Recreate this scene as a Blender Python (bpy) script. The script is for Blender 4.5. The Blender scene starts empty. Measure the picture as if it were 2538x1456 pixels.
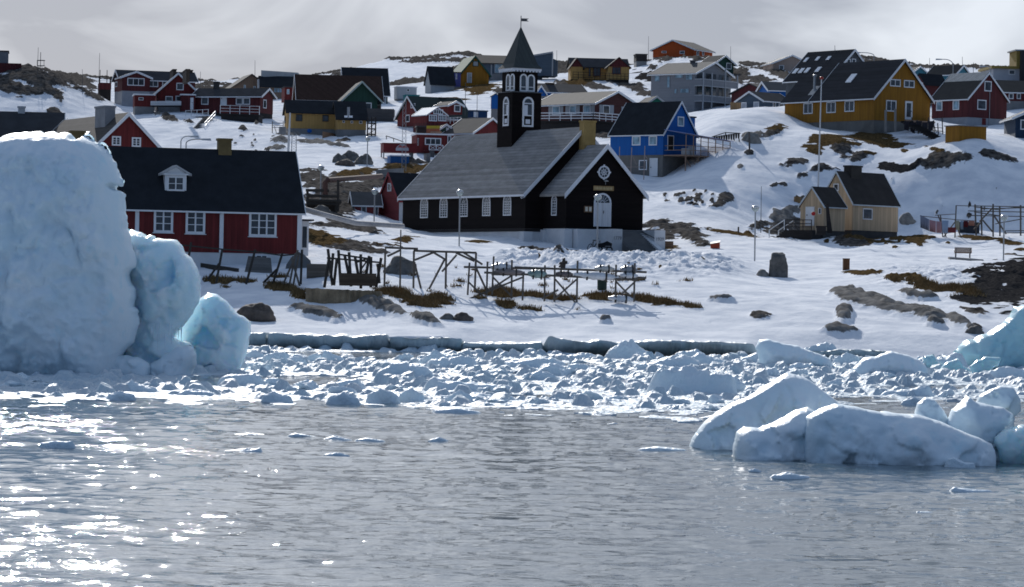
import bpy, math, random
import numpy as np
from mathutils import Vector, Matrix
from mathutils import noise as mnoise
from mathutils.geometry import delaunay_2d_cdt
random.seed(7); RNG = np.random.default_rng(7)
S = bpy.context.scene; COL = S.collection; R = math.radians
# ---------------------------------------------------------------- camera
F, CX, CY, CH, ROLL = 8400.0, 1269.0, 705.0, 4.0, R(1.1)
cam = bpy.data.cameras.new('camera'); camo = bpy.data.objects.new('camera', cam); COL.objects.link(camo)
cam.sensor_width = 36; cam.lens = 36 * F / 2538.0; cam.shift_y = -23 / 2538.0
cam.clip_start = 1; cam.clip_end = 8000
camo.location = (0, 0, CH); camo.rotation_euler = (R(90), -ROLL, 0)
S.camera = camo
# ---------------------------------------------------------------- world: overcast sky with thin bright cloud
SUN_EL, SUN_AZ = 23.0, -9.0          # degrees; azimuth from +Y, negative = left
W = bpy.data.worlds.new("World"); S.world = W; W.use_nodes = True
SKYOFF = (9.59, 4.97, 6.51)
def world():
    nt = W.node_tree; n = nt.nodes; n.clear(); L = nt.links.new
    out = n.new('ShaderNodeOutputWorld'); bg = n.new('ShaderNodeBackground'); L(bg.outputs[0], out.inputs[0])
    sky = n.new('ShaderNodeTexSky'); sky.sky_type = 'NISHITA'; sky.sun_disc = False
    sky.sun_elevation = R(SUN_EL); sky.sun_rotation = R(SUN_AZ); sky.air_density = 1.0; sky.dust_density = 1.0
    bg.inputs[1].default_value = 0.1
    tc = n.new('ShaderNodeTexCoord')
    mp = n.new('ShaderNodeMapping'); mp.inputs['Scale'].default_value = (1, 1, 1.9); mp.inputs['Rotation'].default_value = (0, R(28), 0); mp.inputs['Location'].default_value = SKYOFF
    L(tc.outputs['Generated'], mp.inputs[0])
    n1 = n.new('ShaderNodeTexNoise'); n1.inputs['Scale'].default_value = 9; n1.inputs['Detail'].default_value = 5
    n1.inputs['Roughness'].default_value = .5; n1.inputs['Distortion'].default_value = .9
    L(mp.outputs[0], n1.inputs[0])
    cr = n.new('ShaderNodeValToRGB'); e = cr.color_ramp.elements
    e[0].position = .41; e[0].color = (2.75, 3.2, 4.1, 1); e[1].position = .66; e[1].color = (6.5, 7.05, 7.9, 1)
    L(n1.outputs[0], cr.inputs[0])
    # cloud cover: heavy near the horizon and around the sun, thinner overhead and behind
    mix = n.new('ShaderNodeMix'); mix.data_type = 'RGBA'; mix.inputs[0].default_value = .95
    # the cloud deck is brightest towards the veiled sun and dull and bluish behind the camera
    sx = n.new('ShaderNodeVectorMath'); sx.operation = 'DOT_PRODUCT'; L(tc.outputs['Generated'], sx.inputs[0])
    sx.inputs[1].default_value = (math.sin(R(SUN_AZ)) * math.cos(R(SUN_EL)), math.cos(R(SUN_AZ)) * math.cos(R(SUN_EL)), math.sin(R(SUN_EL)))
    br = n.new('ShaderNodeValToRGB'); be = br.color_ramp.elements
    be[0].position = .5; be[0].color = (.28, .39, .55, 1); be[1].position = .972; be[1].color = (1, 1, 1, 1); b3 = be.new(1.0); b3.color = (2.2, 2.15, 2.1, 1)
    mr = n.new('ShaderNodeMapRange'); L(sx.outputs['Value'], mr.inputs[0]); mr.inputs[1].default_value = -.5; mr.inputs[2].default_value = 1.0
    L(mr.outputs[0], br.inputs[0])
    mu = n.new('ShaderNodeMix'); mu.data_type = 'RGBA'; mu.blend_type = 'MULTIPLY'; mu.inputs[0].default_value = 1
    L(cr.outputs[0], mu.inputs[6]); L(br.outputs[0], mu.inputs[7])
    L(sky.outputs[0], mix.inputs[6]); L(mu.outputs[2], mix.inputs[7]); L(mix.outputs[2], bg.inputs[0])
world()
sl = bpy.data.lights.new('sun', 'SUN'); sl.energy = 4.0; sl.angle = R(.6); sl.color = (1, .97, .93)
so = bpy.data.objects.new('sun', sl); COL.objects.link(so)
sd = Vector((math.sin(R(SUN_AZ)) * math.cos(R(SUN_EL)), math.cos(R(SUN_AZ)) * math.cos(R(SUN_EL)), math.sin(R(SUN_EL))))
so.rotation_euler = sd.to_track_quat('Z', 'Y').to_euler(); so.location = (-60, 300, 160)
S.view_settings.view_transform = 'Standard'; S.view_settings.look = 'None'; S.view_settings.exposure = .25; S.view_settings.gamma = 1
S.cycles.use_denoising = True; S.cycles.use_adaptive_sampling = False; S.cycles.filter_width = 1.7; S.cycles.max_bounces = 6; S.cycles.diffuse_bounces = 3; S.cycles.glossy_bounces = 3
S.cycles.transmission_bounces = 4; S.cycles.sample_clamp_indirect = 2; S.cycles.caustics_reflective = True; S.cycles.caustics_refractive = False
# ---------------------------------------------------------------- pixel <-> place helpers (photo laid out 2538 x 1456)
def unroll(x, y):
    dx, dy = x - CX, y - CY; c, s = math.cos(ROLL), math.sin(ROLL)
    return dx * c + dy * s, -dx * s + dy * c
def ray(x, y):
    a, b = unroll(x, y); return a / F, -b / F
def P(x, y, d):
    a, b = ray(x, y); return Vector((a * d, d, CH + b * d))
def sea(x, y):
    a, b = ray(x, y); d = CH / -b; return Vector((a * d, d, 0))
def proj(X, Y, Z):
    dx, dy = X / Y * F, -(Z - CH) / Y * F; c, s = math.cos(ROLL), math.sin(ROLL)
    return CX + dx * c - dy * s, CY + dx * s + dy * c
# ---------------------------------------------------------------- numpy noise
def vnoise(p, seed=0):
    p = np.asarray(p, float); i = np.floor(p).astype(np.int64); f = p - i; f = f * f * f * (f * (f * 6 - 15) + 10)
    def h(a, b, c):
        n = (a * 374761393 + b * 668265263 + c * 2147483647 + seed * 1274126177) & 0xffffffff
        n = ((n ^ (n >> 13)) * 1274126177) & 0xffffffff; n = n ^ (n >> 16)
        return (n & 0xffffff) / 16777215.0
    x, y, z = i[..., 0], i[..., 1], i[..., 2]; u, v, w = f[..., 0], f[..., 1], f[..., 2]
    def lx(b, c): return h(x, b, c) * (1 - u) + h(x + 1, b, c) * u
    def ly(c): return lx(y, c) * (1 - v) + lx(y + 1, c) * v
    return (ly(z) * (1 - w) + ly(z + 1) * w) * 2 - 1
def fbm(p, octv=4, seed=0, gain=.5, lac=2.03):
    p = np.asarray(p, float); a = 1.0; t = 0; o = 0
    for k in range(octv):
        o = o + a * vnoise(p, seed + k * 17); t += a; a *= gain; p = p * lac
    return o / t
def sstep(a, b, x):
    t = np.clip((x - a) / (b - a), 0, 1); return t * t * (3 - 2 * t)
# ---------------------------------------------------------------- materials
MATS = {}
def nodes(name):
    m = bpy.data.materials.new(name); m.use_nodes = True; nt = m.node_tree
    return m, nt.nodes, nt.links.new, nt.nodes['Principled BSDF']
def mat(key, col, rough=.7, kind='plain', var=.18, spec=.3, bump=.3, scale=1.0, metal=0.0):
    """procedural material; kinds: plain, board (vertical boards), plank (horizontal boards), shingle, felt, concrete, metal"""
    if key in MATS: return MATS[key]
    m, n, L, b = nodes(key)
    b.inputs['Roughness'].default_value = rough; b.inputs['Specular IOR Level'].default_value = spec; b.inputs['Metallic'].default_value = metal
    tc = n.new('ShaderNodeTexCoord'); sep = n.new('ShaderNodeSeparateXYZ'); L(tc.outputs['Object'], sep.inputs[0])
    nz = n.new('ShaderNodeTexNoise'); nz.inputs['Scale'].default_value = .9 * scale; nz.inputs['Detail'].default_value = 6; nz.inputs['Roughness'].default_value = .65
    mpn = n.new('ShaderNodeMapping'); L(tc.outputs['Object'], mpn.inputs[0]); L(mpn.outputs[0], nz.inputs[0])
    if kind == 'board': mpn.inputs['Scale'].default_value = (4, 4, .5)
    if kind in ('plank', 'shingle'): mpn.inputs['Scale'].default_value = (.7, .7, 3)
    rm = n.new('ShaderNodeMapRange'); L(nz.outputs[0], rm.inputs[0])
    rm.inputs[1].default_value = .25; rm.inputs[2].default_value = .75; rm.inputs[3].default_value = 1 - var; rm.inputs[4].default_value = 1 + var
    fac = rm.outputs[0]; height = nz.outputs[0]
    if kind in ('board', 'plank', 'shingle'):
        if kind == 'board':
            a = n.new('ShaderNodeMath'); a.operation = 'ADD'; L(sep.outputs[0], a.inputs[0]); L(sep.outputs[1], a.inputs[1]); src = a.outputs[0]; freq = 5.0 * scale
        else:
            src = sep.outputs[2]; freq = (5.5 if kind == 'plank' else 3.6) * scale
        mu = n.new('ShaderNodeMath'); mu.operation = 'MULTIPLY'; L(src, mu.inputs[0]); mu.inputs[1].default_value = freq
        fr = n.new('ShaderNodeMath'); fr.operation = 'FRACT'; L(mu.outputs[0], fr.inputs[0])
        fl = n.new('ShaderNodeMath'); fl.operation = 'FLOOR'; L(mu.outputs[0], fl.inputs[0])
        wn = n.new('ShaderNodeTexWhiteNoise'); wn.noise_dimensions = '1D'; L(fl.outputs[0], wn.inputs['W'])
        gap = n.new('ShaderNodeMapRange'); L(fr.outputs[0], gap.inputs[0])
        gap.inputs[1].default_value = 0; gap.inputs[2].default_value = .14; gap.inputs[3].default_value = .55 if kind != 'shingle' else .35; gap.inputs[4].default_value = 1
        wv = n.new('ShaderNodeMapRange'); L(wn.outputs[0], wv.inputs[0]); wv.inputs[3].default_value = 1 - var * .6; wv.inputs[4].default_value = 1 + var * .6
        m1 = n.new('ShaderNodeMath'); m1.operation = 'MULTIPLY'; L(gap.outputs[0], m1.inputs[0]); L(wv.outputs[0], m1.inputs[1])
        m2 = n.new('ShaderNodeMath'); m2.operation = 'MULTIPLY'; L(m1.outputs[0], m2.inputs[0]); L(fac, m2.inputs[1]); fac = m2.outputs[0]
        height = gap.outputs[0] if kind != 'shingle' else fr.outputs[0]
    mx = n.new('ShaderNodeMix'); mx.data_type = 'RGBA'; mx.blend_type = 'MULTIPLY'; mx.inputs[0].default_value = 1
    mx.inputs[6].default_value = (*col, 1); L(fac, mx.inputs[7]); L(mx.outputs[2], b.inputs['Base Color'])
    if bump:
        bp = n.new('ShaderNodeBump'); bp.inputs['Strength'].default_value = bump; bp.inputs['Distance'].default_value = .05
        L(height, bp.inputs['Height']); L(bp.outputs[0], b.inputs['Normal'])
    MATS[key] = m; return m
WHITE = lambda: mat('white_paint', (.72, .73, .74), .55, var=.06, bump=0)
RED = lambda: mat('red_boards', (.135, .019, .018), .8, 'board', var=.28)
DRED = lambda: mat('dark_red_boards', (.095, .02, .021), .8, 'board', var=.28)
BLACKROOF = lambda: mat('black_roofing_felt', (.024, .027, .032), .95, 'plain', spec=.08, var=.25)
DARKROOF = lambda: mat('dark_grey_roofing', (.055, .056, .06), .95, spec=.1, var=.25)
GREYROOF = lambda: mat('grey_shingle_roofing', (.12, .115, .11), .9, 'shingle', var=.25)
CONC = lambda: mat('grey_concrete', (.2, .2, .2), .9, var=.3, scale=.7)
WCONC = lambda: mat('whitewashed_concrete', (.62, .63, .64), .85, var=.14, scale=.6)
GREYWOOD = lambda: mat('weathered_grey_wood', (.12, .105, .09), .9, 'plain', var=.35, scale=2)
METAL = lambda: mat('galvanised_steel', (.32, .33, .34), .5, var=.1, bump=0, metal=.6)
DMETAL = lambda: mat('dark_steel', (.07, .07, .075), .5, var=.1, bump=0)
def glass(key='window_glass', col=(.035, .042, .05), rough=.08):
    if key in MATS: return MATS[key]
    m, n, L, b = nodes(key); b.inputs['Roughness'].default_value = rough; b.inputs['Specular IOR Level'].default_value = .6
    tc = n.new('ShaderNodeTexCoord'); nz = n.new('ShaderNodeTexNoise'); nz.inputs['Scale'].default_value = 1.1; L(tc.outputs['Object'], nz.inputs[0])
    rp = n.new('ShaderNodeValToRGB'); rp.color_ramp.elements[0].position = .35; rp.color_ramp.elements[1].position = .68
    rp.color_ramp.elements[0].color = (*[c * .55 for c in col], 1); rp.color_ramp.elements[1].color = (*[c * 1.7 for c in col], 1)
    L(nz.outputs[0], rp.inputs[0]); L(rp.outputs[0], b.inputs['Base Color']); MATS[key] = m; return m
GL = lambda: glass()
BGL = lambda: glass('curtained_glass', (.2, .3, .36), .15)
# ---------------------------------------------------------------- mesh builder (world coordinates in, local mesh out)
def tag(o, label=None, cat=None, group=None, kind=None):
    if label: o['label'] = label
    if cat: o['category'] = cat
    if group: o['group'] = group
    if kind: o['kind'] = kind
    return o
def empty(name, loc, rz, label, cat, group=None):
    o = bpy.data.objects.new(name, None); COL.objects.link(o); o.location = loc; o.rotation_euler = (0, 0, rz); o.empty_display_size = .3
    return tag(o, label, cat, group)
def wmat(o):
    m = Matrix.LocRotScale(o.location, o.rotation_euler, o.scale)
    return wmat(o.parent) @ m if o.parent else m
class MB:
    def __init__(s): s.v = []; s.f = []
    def add(s, vs, fs):
        k = len(s.v); s.v += [Vector(p) for p in vs]; s.f += [tuple(i + k for i in f) for f in fs]
    def hexa(s, p):     # 8 points: bottom ring 0-3, top ring 4-7
        s.add(p, [(0, 3, 2, 1), (4, 5, 6, 7), (0, 1, 5, 4), (1, 2, 6, 5), (2, 3, 7, 6), (3, 0, 4, 7)])
    def obox(s, o, u, v, w):   # origin corner + 3 edge vectors
        o, u, v, w = Vector(o), Vector(u), Vector(v), Vector(w)
        s.hexa([o, o + u, o + u + v, o + v, o + w, o + u + w, o + u + v + w, o + v + w])
    def box(s, c, sx, sy, sz, rz=0):
        u = Vector((math.cos(rz), math.sin(rz), 0)) * sx; v = Vector((-math.sin(rz), math.cos(rz), 0)) * sy
        s.obox(Vector(c) - u / 2 - v / 2, u, v, (0, 0, sz))
    def extr(s, pts, vec):
        k = len(pts); vec = Vector(vec); pts = [Vector(p) for p in pts]
        s.add(pts + [p + vec for p in pts], [tuple(range(k))[::-1], tuple(range(k, 2 * k))] + [(i, (i + 1) % k, (i + 1) % k + k, i + k) for i in range(k)])
    def ring(s, outer, inner, vec):
        k = len(outer); vec = Vector(vec); o = [Vector(p) for p in outer]; i_ = [Vector(p) for p in inner]
        vs = o + i_ + [p + vec for p in o] + [p + vec for p in i_]; fs = []
        for a in range(k):
            b = (a + 1) % k
            fs += [(a, b, k + b, k + a), (2 * k + a, 3 * k + a, 3 * k + b, 2 * k + b), (a, 2 * k + a, 2 * k + b, b), (k + a, k + b, 3 * k + b, 3 * k + a)]
        s.add(vs, fs)
    def tube(s, pts, r, n=6, r2=None):
        pts = [Vector(p) for p in pts]; rings = []; r2 = r if r2 is None else r2
        for i, p in enumerate(pts):
            t = (pts[min(i + 1, len(pts) - 1)] - pts[max(i - 1, 0)]).normalized()
            a = t.orthogonal().normalized(); b = t.cross(a); rr = r + (r2 - r) * i / max(1, len(pts) - 1)
            rings.append([p + a * (rr * math.cos(2 * math.pi * j / n)) + b * (rr * math.sin(2 * math.pi * j / n)) for j in range(n)])
        vs = [q for g in rings for q in g]; fs = []
        for i in range(len(rings) - 1):
            a = rings[i][0]; off = min(range(n), key=lambda j: (rings[i + 1][j] - a - (pts[i + 1] - pts[i])).length)
            for j in range(n):
                fs.append((i * n + j, i * n + (j + 1) % n, (i + 1) * n + (j + 1 + off) % n, (i + 1) * n + (j + off) % n))
        fs += [tuple(range(n))[::-1], tuple(range((len(rings) - 1) * n, len(rings) * n))]
        s.add(vs, fs)
    def lathe(s, c, prof, n=12):   # prof: (radius, z)
        c = Vector(c); vs = []; fs = []
        for r_, z in prof: vs += [c + Vector((r_ * math.cos(2 * math.pi * j / n), r_ * math.sin(2 * math.pi * j / n), z)) for j in range(n)]
        for i in range(len(prof) - 1):
            for j in range(n): fs.append((i * n + j, i * n + (j + 1) % n, (i + 1) * n + (j + 1) % n, (i + 1) * n + j))
        fs += [tuple(range(n))[::-1], tuple(range((len(prof) - 1) * n, len(prof) * n))]
        s.add(vs, fs)
    def build(s, name, m, parent=None, loc=None, smooth=False, **kw):
        if not s.v: return None
        me = bpy.data.meshes.new(name)
        o = bpy.data.objects.new(name, me); COL.objects.link(o)
        if parent is not None: inv = wmat(parent).inverted(); o.parent = parent
        else:
            loc = Vector(loc) if loc is not None else Vector((sum(p.x for p in s.v) / len(s.v), sum(p.y for p in s.v) / len(s.v), min(p.z for p in s.v)))
            o.location = loc; inv = Matrix.Translation(-loc)
        me.from_pydata([inv @ p for p in s.v], [], s.f); me.materials.append(m); me.validate()
        import bmesh
        bm = bmesh.new(); bm.from_mesh(me); bmesh.ops.recalc_face_normals(bm, faces=bm.faces); bm.to_mesh(me); bm.free()
        if smooth: me.polygons.foreach_set('use_smooth', [True] * len(me.polygons))
        return tag(o, **kw)
def np_mesh(name, V, Fq, m, loc=(0, 0, 0), smooth=True, parent=None):
    me = bpy.data.meshes.new(name); V = np.asarray(V, np.float32) - np.asarray(loc, np.float32); Fq = np.asarray(Fq, np.int32)
    me.vertices.add(len(V)); me.vertices.foreach_set('co', V.ravel()); k = Fq.shape[1]
    me.loops.add(Fq.size); me.loops.foreach_set('vertex_index', Fq.ravel()); me.polygons.add(len(Fq))
    me.polygons.foreach_set('loop_start', np.arange(len(Fq), dtype=np.int32) * k)
    me.polygons.foreach_set('use_smooth', np.full(len(Fq), smooth)); me.update(calc_edges=True); me.validate()
    me.materials.append(m); o = bpy.data.objects.new(name, me); COL.objects.link(o); o.location = loc
    if parent: o.parent = parent
    return o
def grid_faces(nr, nc):
    i = np.arange(nr * nc).reshape(nr, nc)
    return np.stack([i[:-1, :-1], i[:-1, 1:], i[1:, 1:], i[1:, :-1]], -1).reshape(-1, 4)
# ================================================================ TERRAIN (snowy hillside)
CT = []
def col(x, *ps):
    for y, d in ps: CT.append((x, y, d))
col(-250, (648, 245), (540, 300), (430, 360), (350, 466), (270, 484), (215, 500), (172, 512))
col(100, (640, 245), (530, 300), (430, 360), (345, 468), (285, 483), (235, 496), (186, 510), (200, 545))
col(200, (345, 466), (280, 490), (225, 515), (240, 560))
col(300, (640, 243), (500, 300), (430, 350), (385, 430), (330, 466), (272, 508), (258, 535), (250, 575))
col(450, (712, 230), (650, 242), (480, 330), (400, 425), (350, 456), (300, 482), (268, 512), (245, 560))
col(560, (705, 229), (640, 245), (390, 435), (345, 452), (305, 474), (292, 492), (262, 560), (232, 700))
col(720, (722, 225), (648, 243), (590, 262), (430, 372), (400, 405), (345, 450), (331, 464), (262, 545), (230, 650))
col(800, (757, 219), (712, 226), (640, 245), (590, 275), (530, 320), (470, 350), (425, 385), (400, 410), (342, 462), (298, 505))
col(930, (737, 222), (700, 230), (640, 250), (590, 280), (552, 322), (480, 350), (420, 395), (400, 410), (372, 430), (300, 500), (255, 560), (235, 600))
col(1080, (742, 222), (715, 228), (650, 250), (604, 284), (562, 330), (445, 385), (405, 415), (378, 428), (318, 480), (290, 510), (250, 560), (225, 620), (205, 700))
col(1200, (400, 425), (300, 485), (240, 560), (210, 620))
col(1300, (805, 211), (748, 223), (722, 228), (672, 255), (628, 280), (600, 297), (570, 312), (500, 360), (400, 430), (335, 465), (300, 490), (258, 540), (205, 620), (190, 700))
col(1500, (805, 211), (737, 224), (702, 233), (655, 262), (636, 278), (629, 293), (600, 312), (520, 345), (442, 374), (345, 440), (328, 468), (275, 530), (203, 622), (180, 700))
col(1650, (805, 211), (750, 224), (690, 241), (652, 270), (634, 288), (592, 318), (482, 355), (442, 374), (340, 440), (282, 540), (205, 640), (148, 708), (175, 760))
col(1750, (690, 241), (648, 274), (612, 302), (580, 320), (460, 358), (402, 374), (345, 385), (297, 410), (278, 470), (225, 600), (150, 700), (175, 760))
col(1900, (808, 211), (742, 225), (692, 256), (656, 279), (607, 305), (588, 318), (560, 345), (480, 358), (390, 376), (322, 394), (285, 406), (274, 480), (200, 620), (166, 690), (185, 760))
col(2050, (772, 217), (722, 236), (662, 274), (642, 288), (604, 311), (588, 322), (568, 355), (480, 364), (380, 380), (330, 395), (322, 400), (250, 470), (200, 600))
col(2250, (742, 228), (702, 246), (656, 279), (642, 290), (588, 322), (568, 356), (470, 365), (386, 377), (342, 393), (320, 402), (280, 450), (200, 600))
col(2400, (765, 222), (694, 250), (657, 279), (642, 288), (602, 312), (575, 330), (565, 355), (460, 363), (380, 370), (332, 400), (314, 432), (270, 480), (220, 540))
col(2560, (780, 220), (700, 250), (655, 280), (612, 305), (582, 325), (565, 354), (450, 365), (382, 375), (344, 392), (302, 440), (257, 480), (222, 540), (200, 640))
col(2800, (790, 220), (710, 250), (660, 280), (615, 305), (584, 325), (450, 356), (382, 370), (344, 392), (302, 440), (257, 480), (222, 540), (200, 640))
for x, y in ((-250, 175), (100, 200), (300, 240), (500, 212), (600, 206), (700, 205), (800, 195), (880, 172), (960, 152), (1060, 150), (1150, 138), (1230, 158), (1320, 165),
             (1400, 168), (1500, 172), (1600, 180), (1690, 200), (1830, 190), (1960, 190), (2060, 175), (2150, 150), (2250, 185), (2400, 200), (2800, 205)): CT.append((x, y, 1000))
for x in (560, 720, 800, 900, 1000, 1100): CT.append((x, 232, 780))
for x in range(-300, 2900, 400):
    CT.append((x, 420, 1400))
    for dd, zz in ((201, .8), (196, .7)):
        dx = (x - CX) / F; CT.append((x, proj(dx * dd, dd, zz)[1], dd))
_c = np.array([(lambda p: (p.x / p.y * F, math.log(p.y), (p.z - CH) / p.y * F))(P(*c)) for c in CT])
def _k(A, B):
    d = A[:, None, :2] - B[None, :, :2]; q = (d[..., 0] / 230.0) ** 2 + (d[..., 1] * 9.0) ** 2
    return -np.sqrt(q + .09)
_n = len(_c); _A = np.zeros((_n + 1, _n + 1)); _A[:_n, :_n] = _k(_c, _c) - np.eye(_n) * 2e-3; _A[:_n, _n] = 1; _A[_n, :_n] = 1
_w = np.linalg.solve(_A, np.append(_c[:, 2], 0))
def terr(X, Y):
    X = np.asarray(X, float).ravel(); Y = np.asarray(Y, float).ravel(); out = np.empty(len(X))
    for a in range(0, len(X), 40000):
        q = np.stack([X[a:a + 40000] / Y[a:a + 40000] * F, np.log(Y[a:a + 40000])], -1)
        out[a:a + 40000] = CH + (_k(q, _c) @ _w[:_n] + _w[_n]) * Y[a:a + 40000] / F
    return out
_dd = np.concatenate([np.arange(197, 420, .25), np.arange(420, 1200, .8)])
def hit(x, y):
    a, b = ray(x, y); z = terr(a * _dd, _dd); rz = CH + b * _dd; k = np.argmax(z > rz)
    if z[k] <= rz[k]: k = len(_dd) // 2
    return Vector((a * _dd[k], _dd[k], z[k]))
def gz(p): return float(terr([p[0]], [p[1]])[0])
# bare ground showing through the snow: (x, y, half width, half height, tilt deg, kind)  kinds: r rock, g dry grass, k black scree, t tan rock
PATCH = [
 (66,178,44,11,15,'r'),(75,200,52,9,22,'r'),(150,196,40,12,15,'r'),(208,209,36,8,28,'r'),(6,216,24,14,10,'r'),(39,217,18,6,10,'r'),(212,234,46,4,22,'r'),(147,247,14,8,35,'r'),(138,285,20,9,25,'r'),(20,180,24,6,0,'r'),
 (150,290,10,4,20,'r'),(226,222,14,4,20,'r'),(232,247,24,4,25,'r'),
 (150,257,5,2,0,'r'),
 (2052,352,40,13,0,'g'),(2019,376,28,11,10,'g'),(2090,374,32,13,10,'r'),(2120,361,26,5,0,'g'),(2170,354,64,10,3,'g'),(2163,336,46,8,0,'g'),(2132,390,26,10,-15,'r'),(2152,384,20,4,0,'g'),(2216,412,46,11,8,'k'),
 (2360,399,62,15,-4,'r'),(2330,395,34,14,10,'r'),(2470,391,42,7,6,'r'),(2320,374,20,6,12,'g'),(1974,409,32,12,8,'r'),(2040,424,36,11,6,'r'),(1922,318,26,9,-5,'g'),(1916,332,22,6,-20,'r'),(2240,374,12,3,0,'g'),
 (1800,492,22,12,-25,'r'),(1782,511,21,7,-12,'r'),(1936,461,19,6,-6,'r'),(1860,342,28,11,3,'t'),(1858,380,13,5,0,'r'),(1836,418,10,7,0,'t'),(1990,440,14,5,-8,'r'),(1924,462,16,5,-5,'r'),
 (1672,577,78,16,8,'r'),(1650,590,40,9,5,'r'),(1720,598,42,8,12,'r'),(1950,530,40,17,-18,'t'),(1962,556,46,16,5,'r'),(1935,580,34,8,10,'r'),(1985,498,14,7,-20,'r'),(1880,562,22,7,-15,'r'),(1810,580,60,5,5,'g'),(2100,600,50,8,8,'r'),(2175,600,60,4,5,'g'),(2250,595,60,5,3,'g'),
 (2245,545,22,12,5,'t'),(2285,592,24,6,4,'g'),(2450,594,60,4,5,'g'),(2500,602,40,4,5,'g'),(2530,618,16,3,0,'g'),(2500,632,14,3,5,'g'),
 (2110,738,52,15,12,'s'),(2185,757,95,15,14,'s'),(2290,778,78,14,14,'s'),(2375,800,42,11,22,'s'),(2092,784,22,20,-25,'s'),(2420,776,44,9,12,'r'),(2420,817,22,9,0,'r'),(2077,822,58,6,5,'t'),(2320,806,22,5,10,'t'),(1882,787,26,8,0,'r'),
 (2137,683,50,5,7,'g'),(2213,703,32,8,10,'g'),(2300,716,74,12,14,'g'),(2270,736,44,4,8,'t'),(2390,728,50,10,12,'g'),
 (2520,712,75,62,-25,'k'),(2455,712,60,36,-15,'k'),(2425,680,36,10,-10,'k'),(2440,745,50,14,8,'k'),(2470,720,50,22,-20,'k'),(2440,690,30,9,-10,'k'),(2490,660,60,6,-8,'k'),(2400,745,40,12,10,'k'),(2540,670,30,30,0,'k'),
 (545,699,50,8,1,'g'),(610,700,44,6,5,'g'),(690,712,50,12,12,'g'),(740,735,30,14,15,'g'),(560,712,10,3,0,'g'),(690,692,22,3,0,'g'),
 (1000,742,70,14,12,'g'),(1090,750,54,16,8,'g'),(1040,760,60,8,10,'g'),(1200,733,40,5,0,'g'),(1245,734,52,14,4,'g'),(1250,758,42,12,8,'g'),(1190,748,24,6,3,'g'),(1310,770,36,5,5,'g'),(1350,738,84,6,3,'g'),(1500,738,60,8,3,'g'),(1580,740,56,10,5,'g'),(1640,752,70,11,9,'g'),(1700,762,46,6,8,'g'),
 (1790,749,30,3,3,'t'),(1140,703,12,3,0,'g'),
 (945,766,76,12,18,'s'),(1045,797,40,6,15,'t'),(785,780,60,8,10,'t'),
 (1440,628,110,7,2,'d'),(1560,633,130,8,3,'d'),(1660,638,70,7,4,'d'),(1640,616,40,10,5,'g'),(1390,640,26,11,-30,'r'),(1395,668,10,6,-20,'d'),(1320,632,44,5,8,'r'),
 (830,500,66,42,-10,'r'),(870,470,60,16,-12,'r'),(940,455,40,9,-20,'r'),(1010,410,50,6,-3,'r'),(1085,415,40,7,-8,'r'),(1620,330,30,6,5,'r'),(1500,338,40,6,3,'r'),(800,455,55,12,-8,'r'),(860,440,60,8,-6,'r'),(890,430,52,9,-8,'g'),(1025,420,48,5,-2,'g'),(985,428,40,5,-3,'g'),(764,444,34,16,-12,'r'),(905,490,24,8,-30,'r'),(870,518,22,10,-30,'r'),
 (860,612,80,11,4,'r'),(800,604,46,10,4,'g'),(900,622,60,9,6,'r'),(960,610,30,3,0,'g'),(1190,600,30,3,0,'g'),(1000,595,30,4,0,'g'),(780,580,50,7,8,'g'),(850,560,50,6,10,'r'),(910,572,30,6,10,'r'),
 (690,351,30,7,0,'t'),(683,367,20,5,-4,'t'),(800,358,70,6,9,'t'),(845,365,26,4,6,'t'),(850,350,18,3,-5,'r'),(600,318,9,4,10,'r'),(636,307,5,3,0,'r'),(710,338,30,2,0,'t'),
 (1190,220,40,10,-8,'g'),(1130,222,30,4,-10,'g'),(1240,230,14,4,0,'r'),(1130,246,26,3,3,'g'),(1440,205,34,7,-6,'g'),(1400,210,24,4,0,'r'),(1470,213,40,6,12,'r'),(1570,218,44,6,12,'r'),(1600,232,40,7,14,'r'),(1615,195,40,10,14,'k'),(1600,240,20,4,10,'r'),
 (1690,137,66,8,4,'r'),(1740,146,34,10,0,'r'),(1650,144,22,8,-20,'r'),(1600,155,18,4,-15,'r'),(1615,172,12,7,0,'r'),(1860,158,30,9,8,'r'),(1900,165,40,11,12,'r'),(1835,190,26,18,0,'r'),(1930,186,28,8,16,'r'),(1870,200,40,6,4,'r'),
 (355,256,18,6,10,'r'),(420,295,20,6,12,'r'),(390,288,10,3,0,'t'),(470,305,14,4,20,'r'),
 (1500,800,14,2,0,'t'),(1430,770,4,2,0,'g'),
]
for k in range(34):   # pebbly stones breaking through on the slope right of the church
    PATCH.append((1665 + random.gauss(50, 34), 478 + random.gauss(14, 14), random.uniform(2, 7), random.uniform(1.5, 3.5), random.uniform(-20, 10), 'r'))
for k in range(16): PATCH.append((2060 + random.uniform(0, 420), random.uniform(440, 540), random.uniform(3, 9), random.uniform(2, 4), 0, 'r'))
for k in range(26): PATCH.append((2130 + random.gauss(60, 60), random.gauss(597, 7), random.uniform(3, 10), random.uniform(1.2, 3), 4, 'g'))
for k in range(40): PATCH.append((random.uniform(900, 1800), random.uniform(655, 720), random.uniform(3, 12), random.uniform(.8, 2), 3, 'g'))
for k in range(24): PATCH.append((random.uniform(560, 700), random.uniform(335, 420), random.uniform(2, 7), random.uniform(.8, 2), 3, 'r'))
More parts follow.
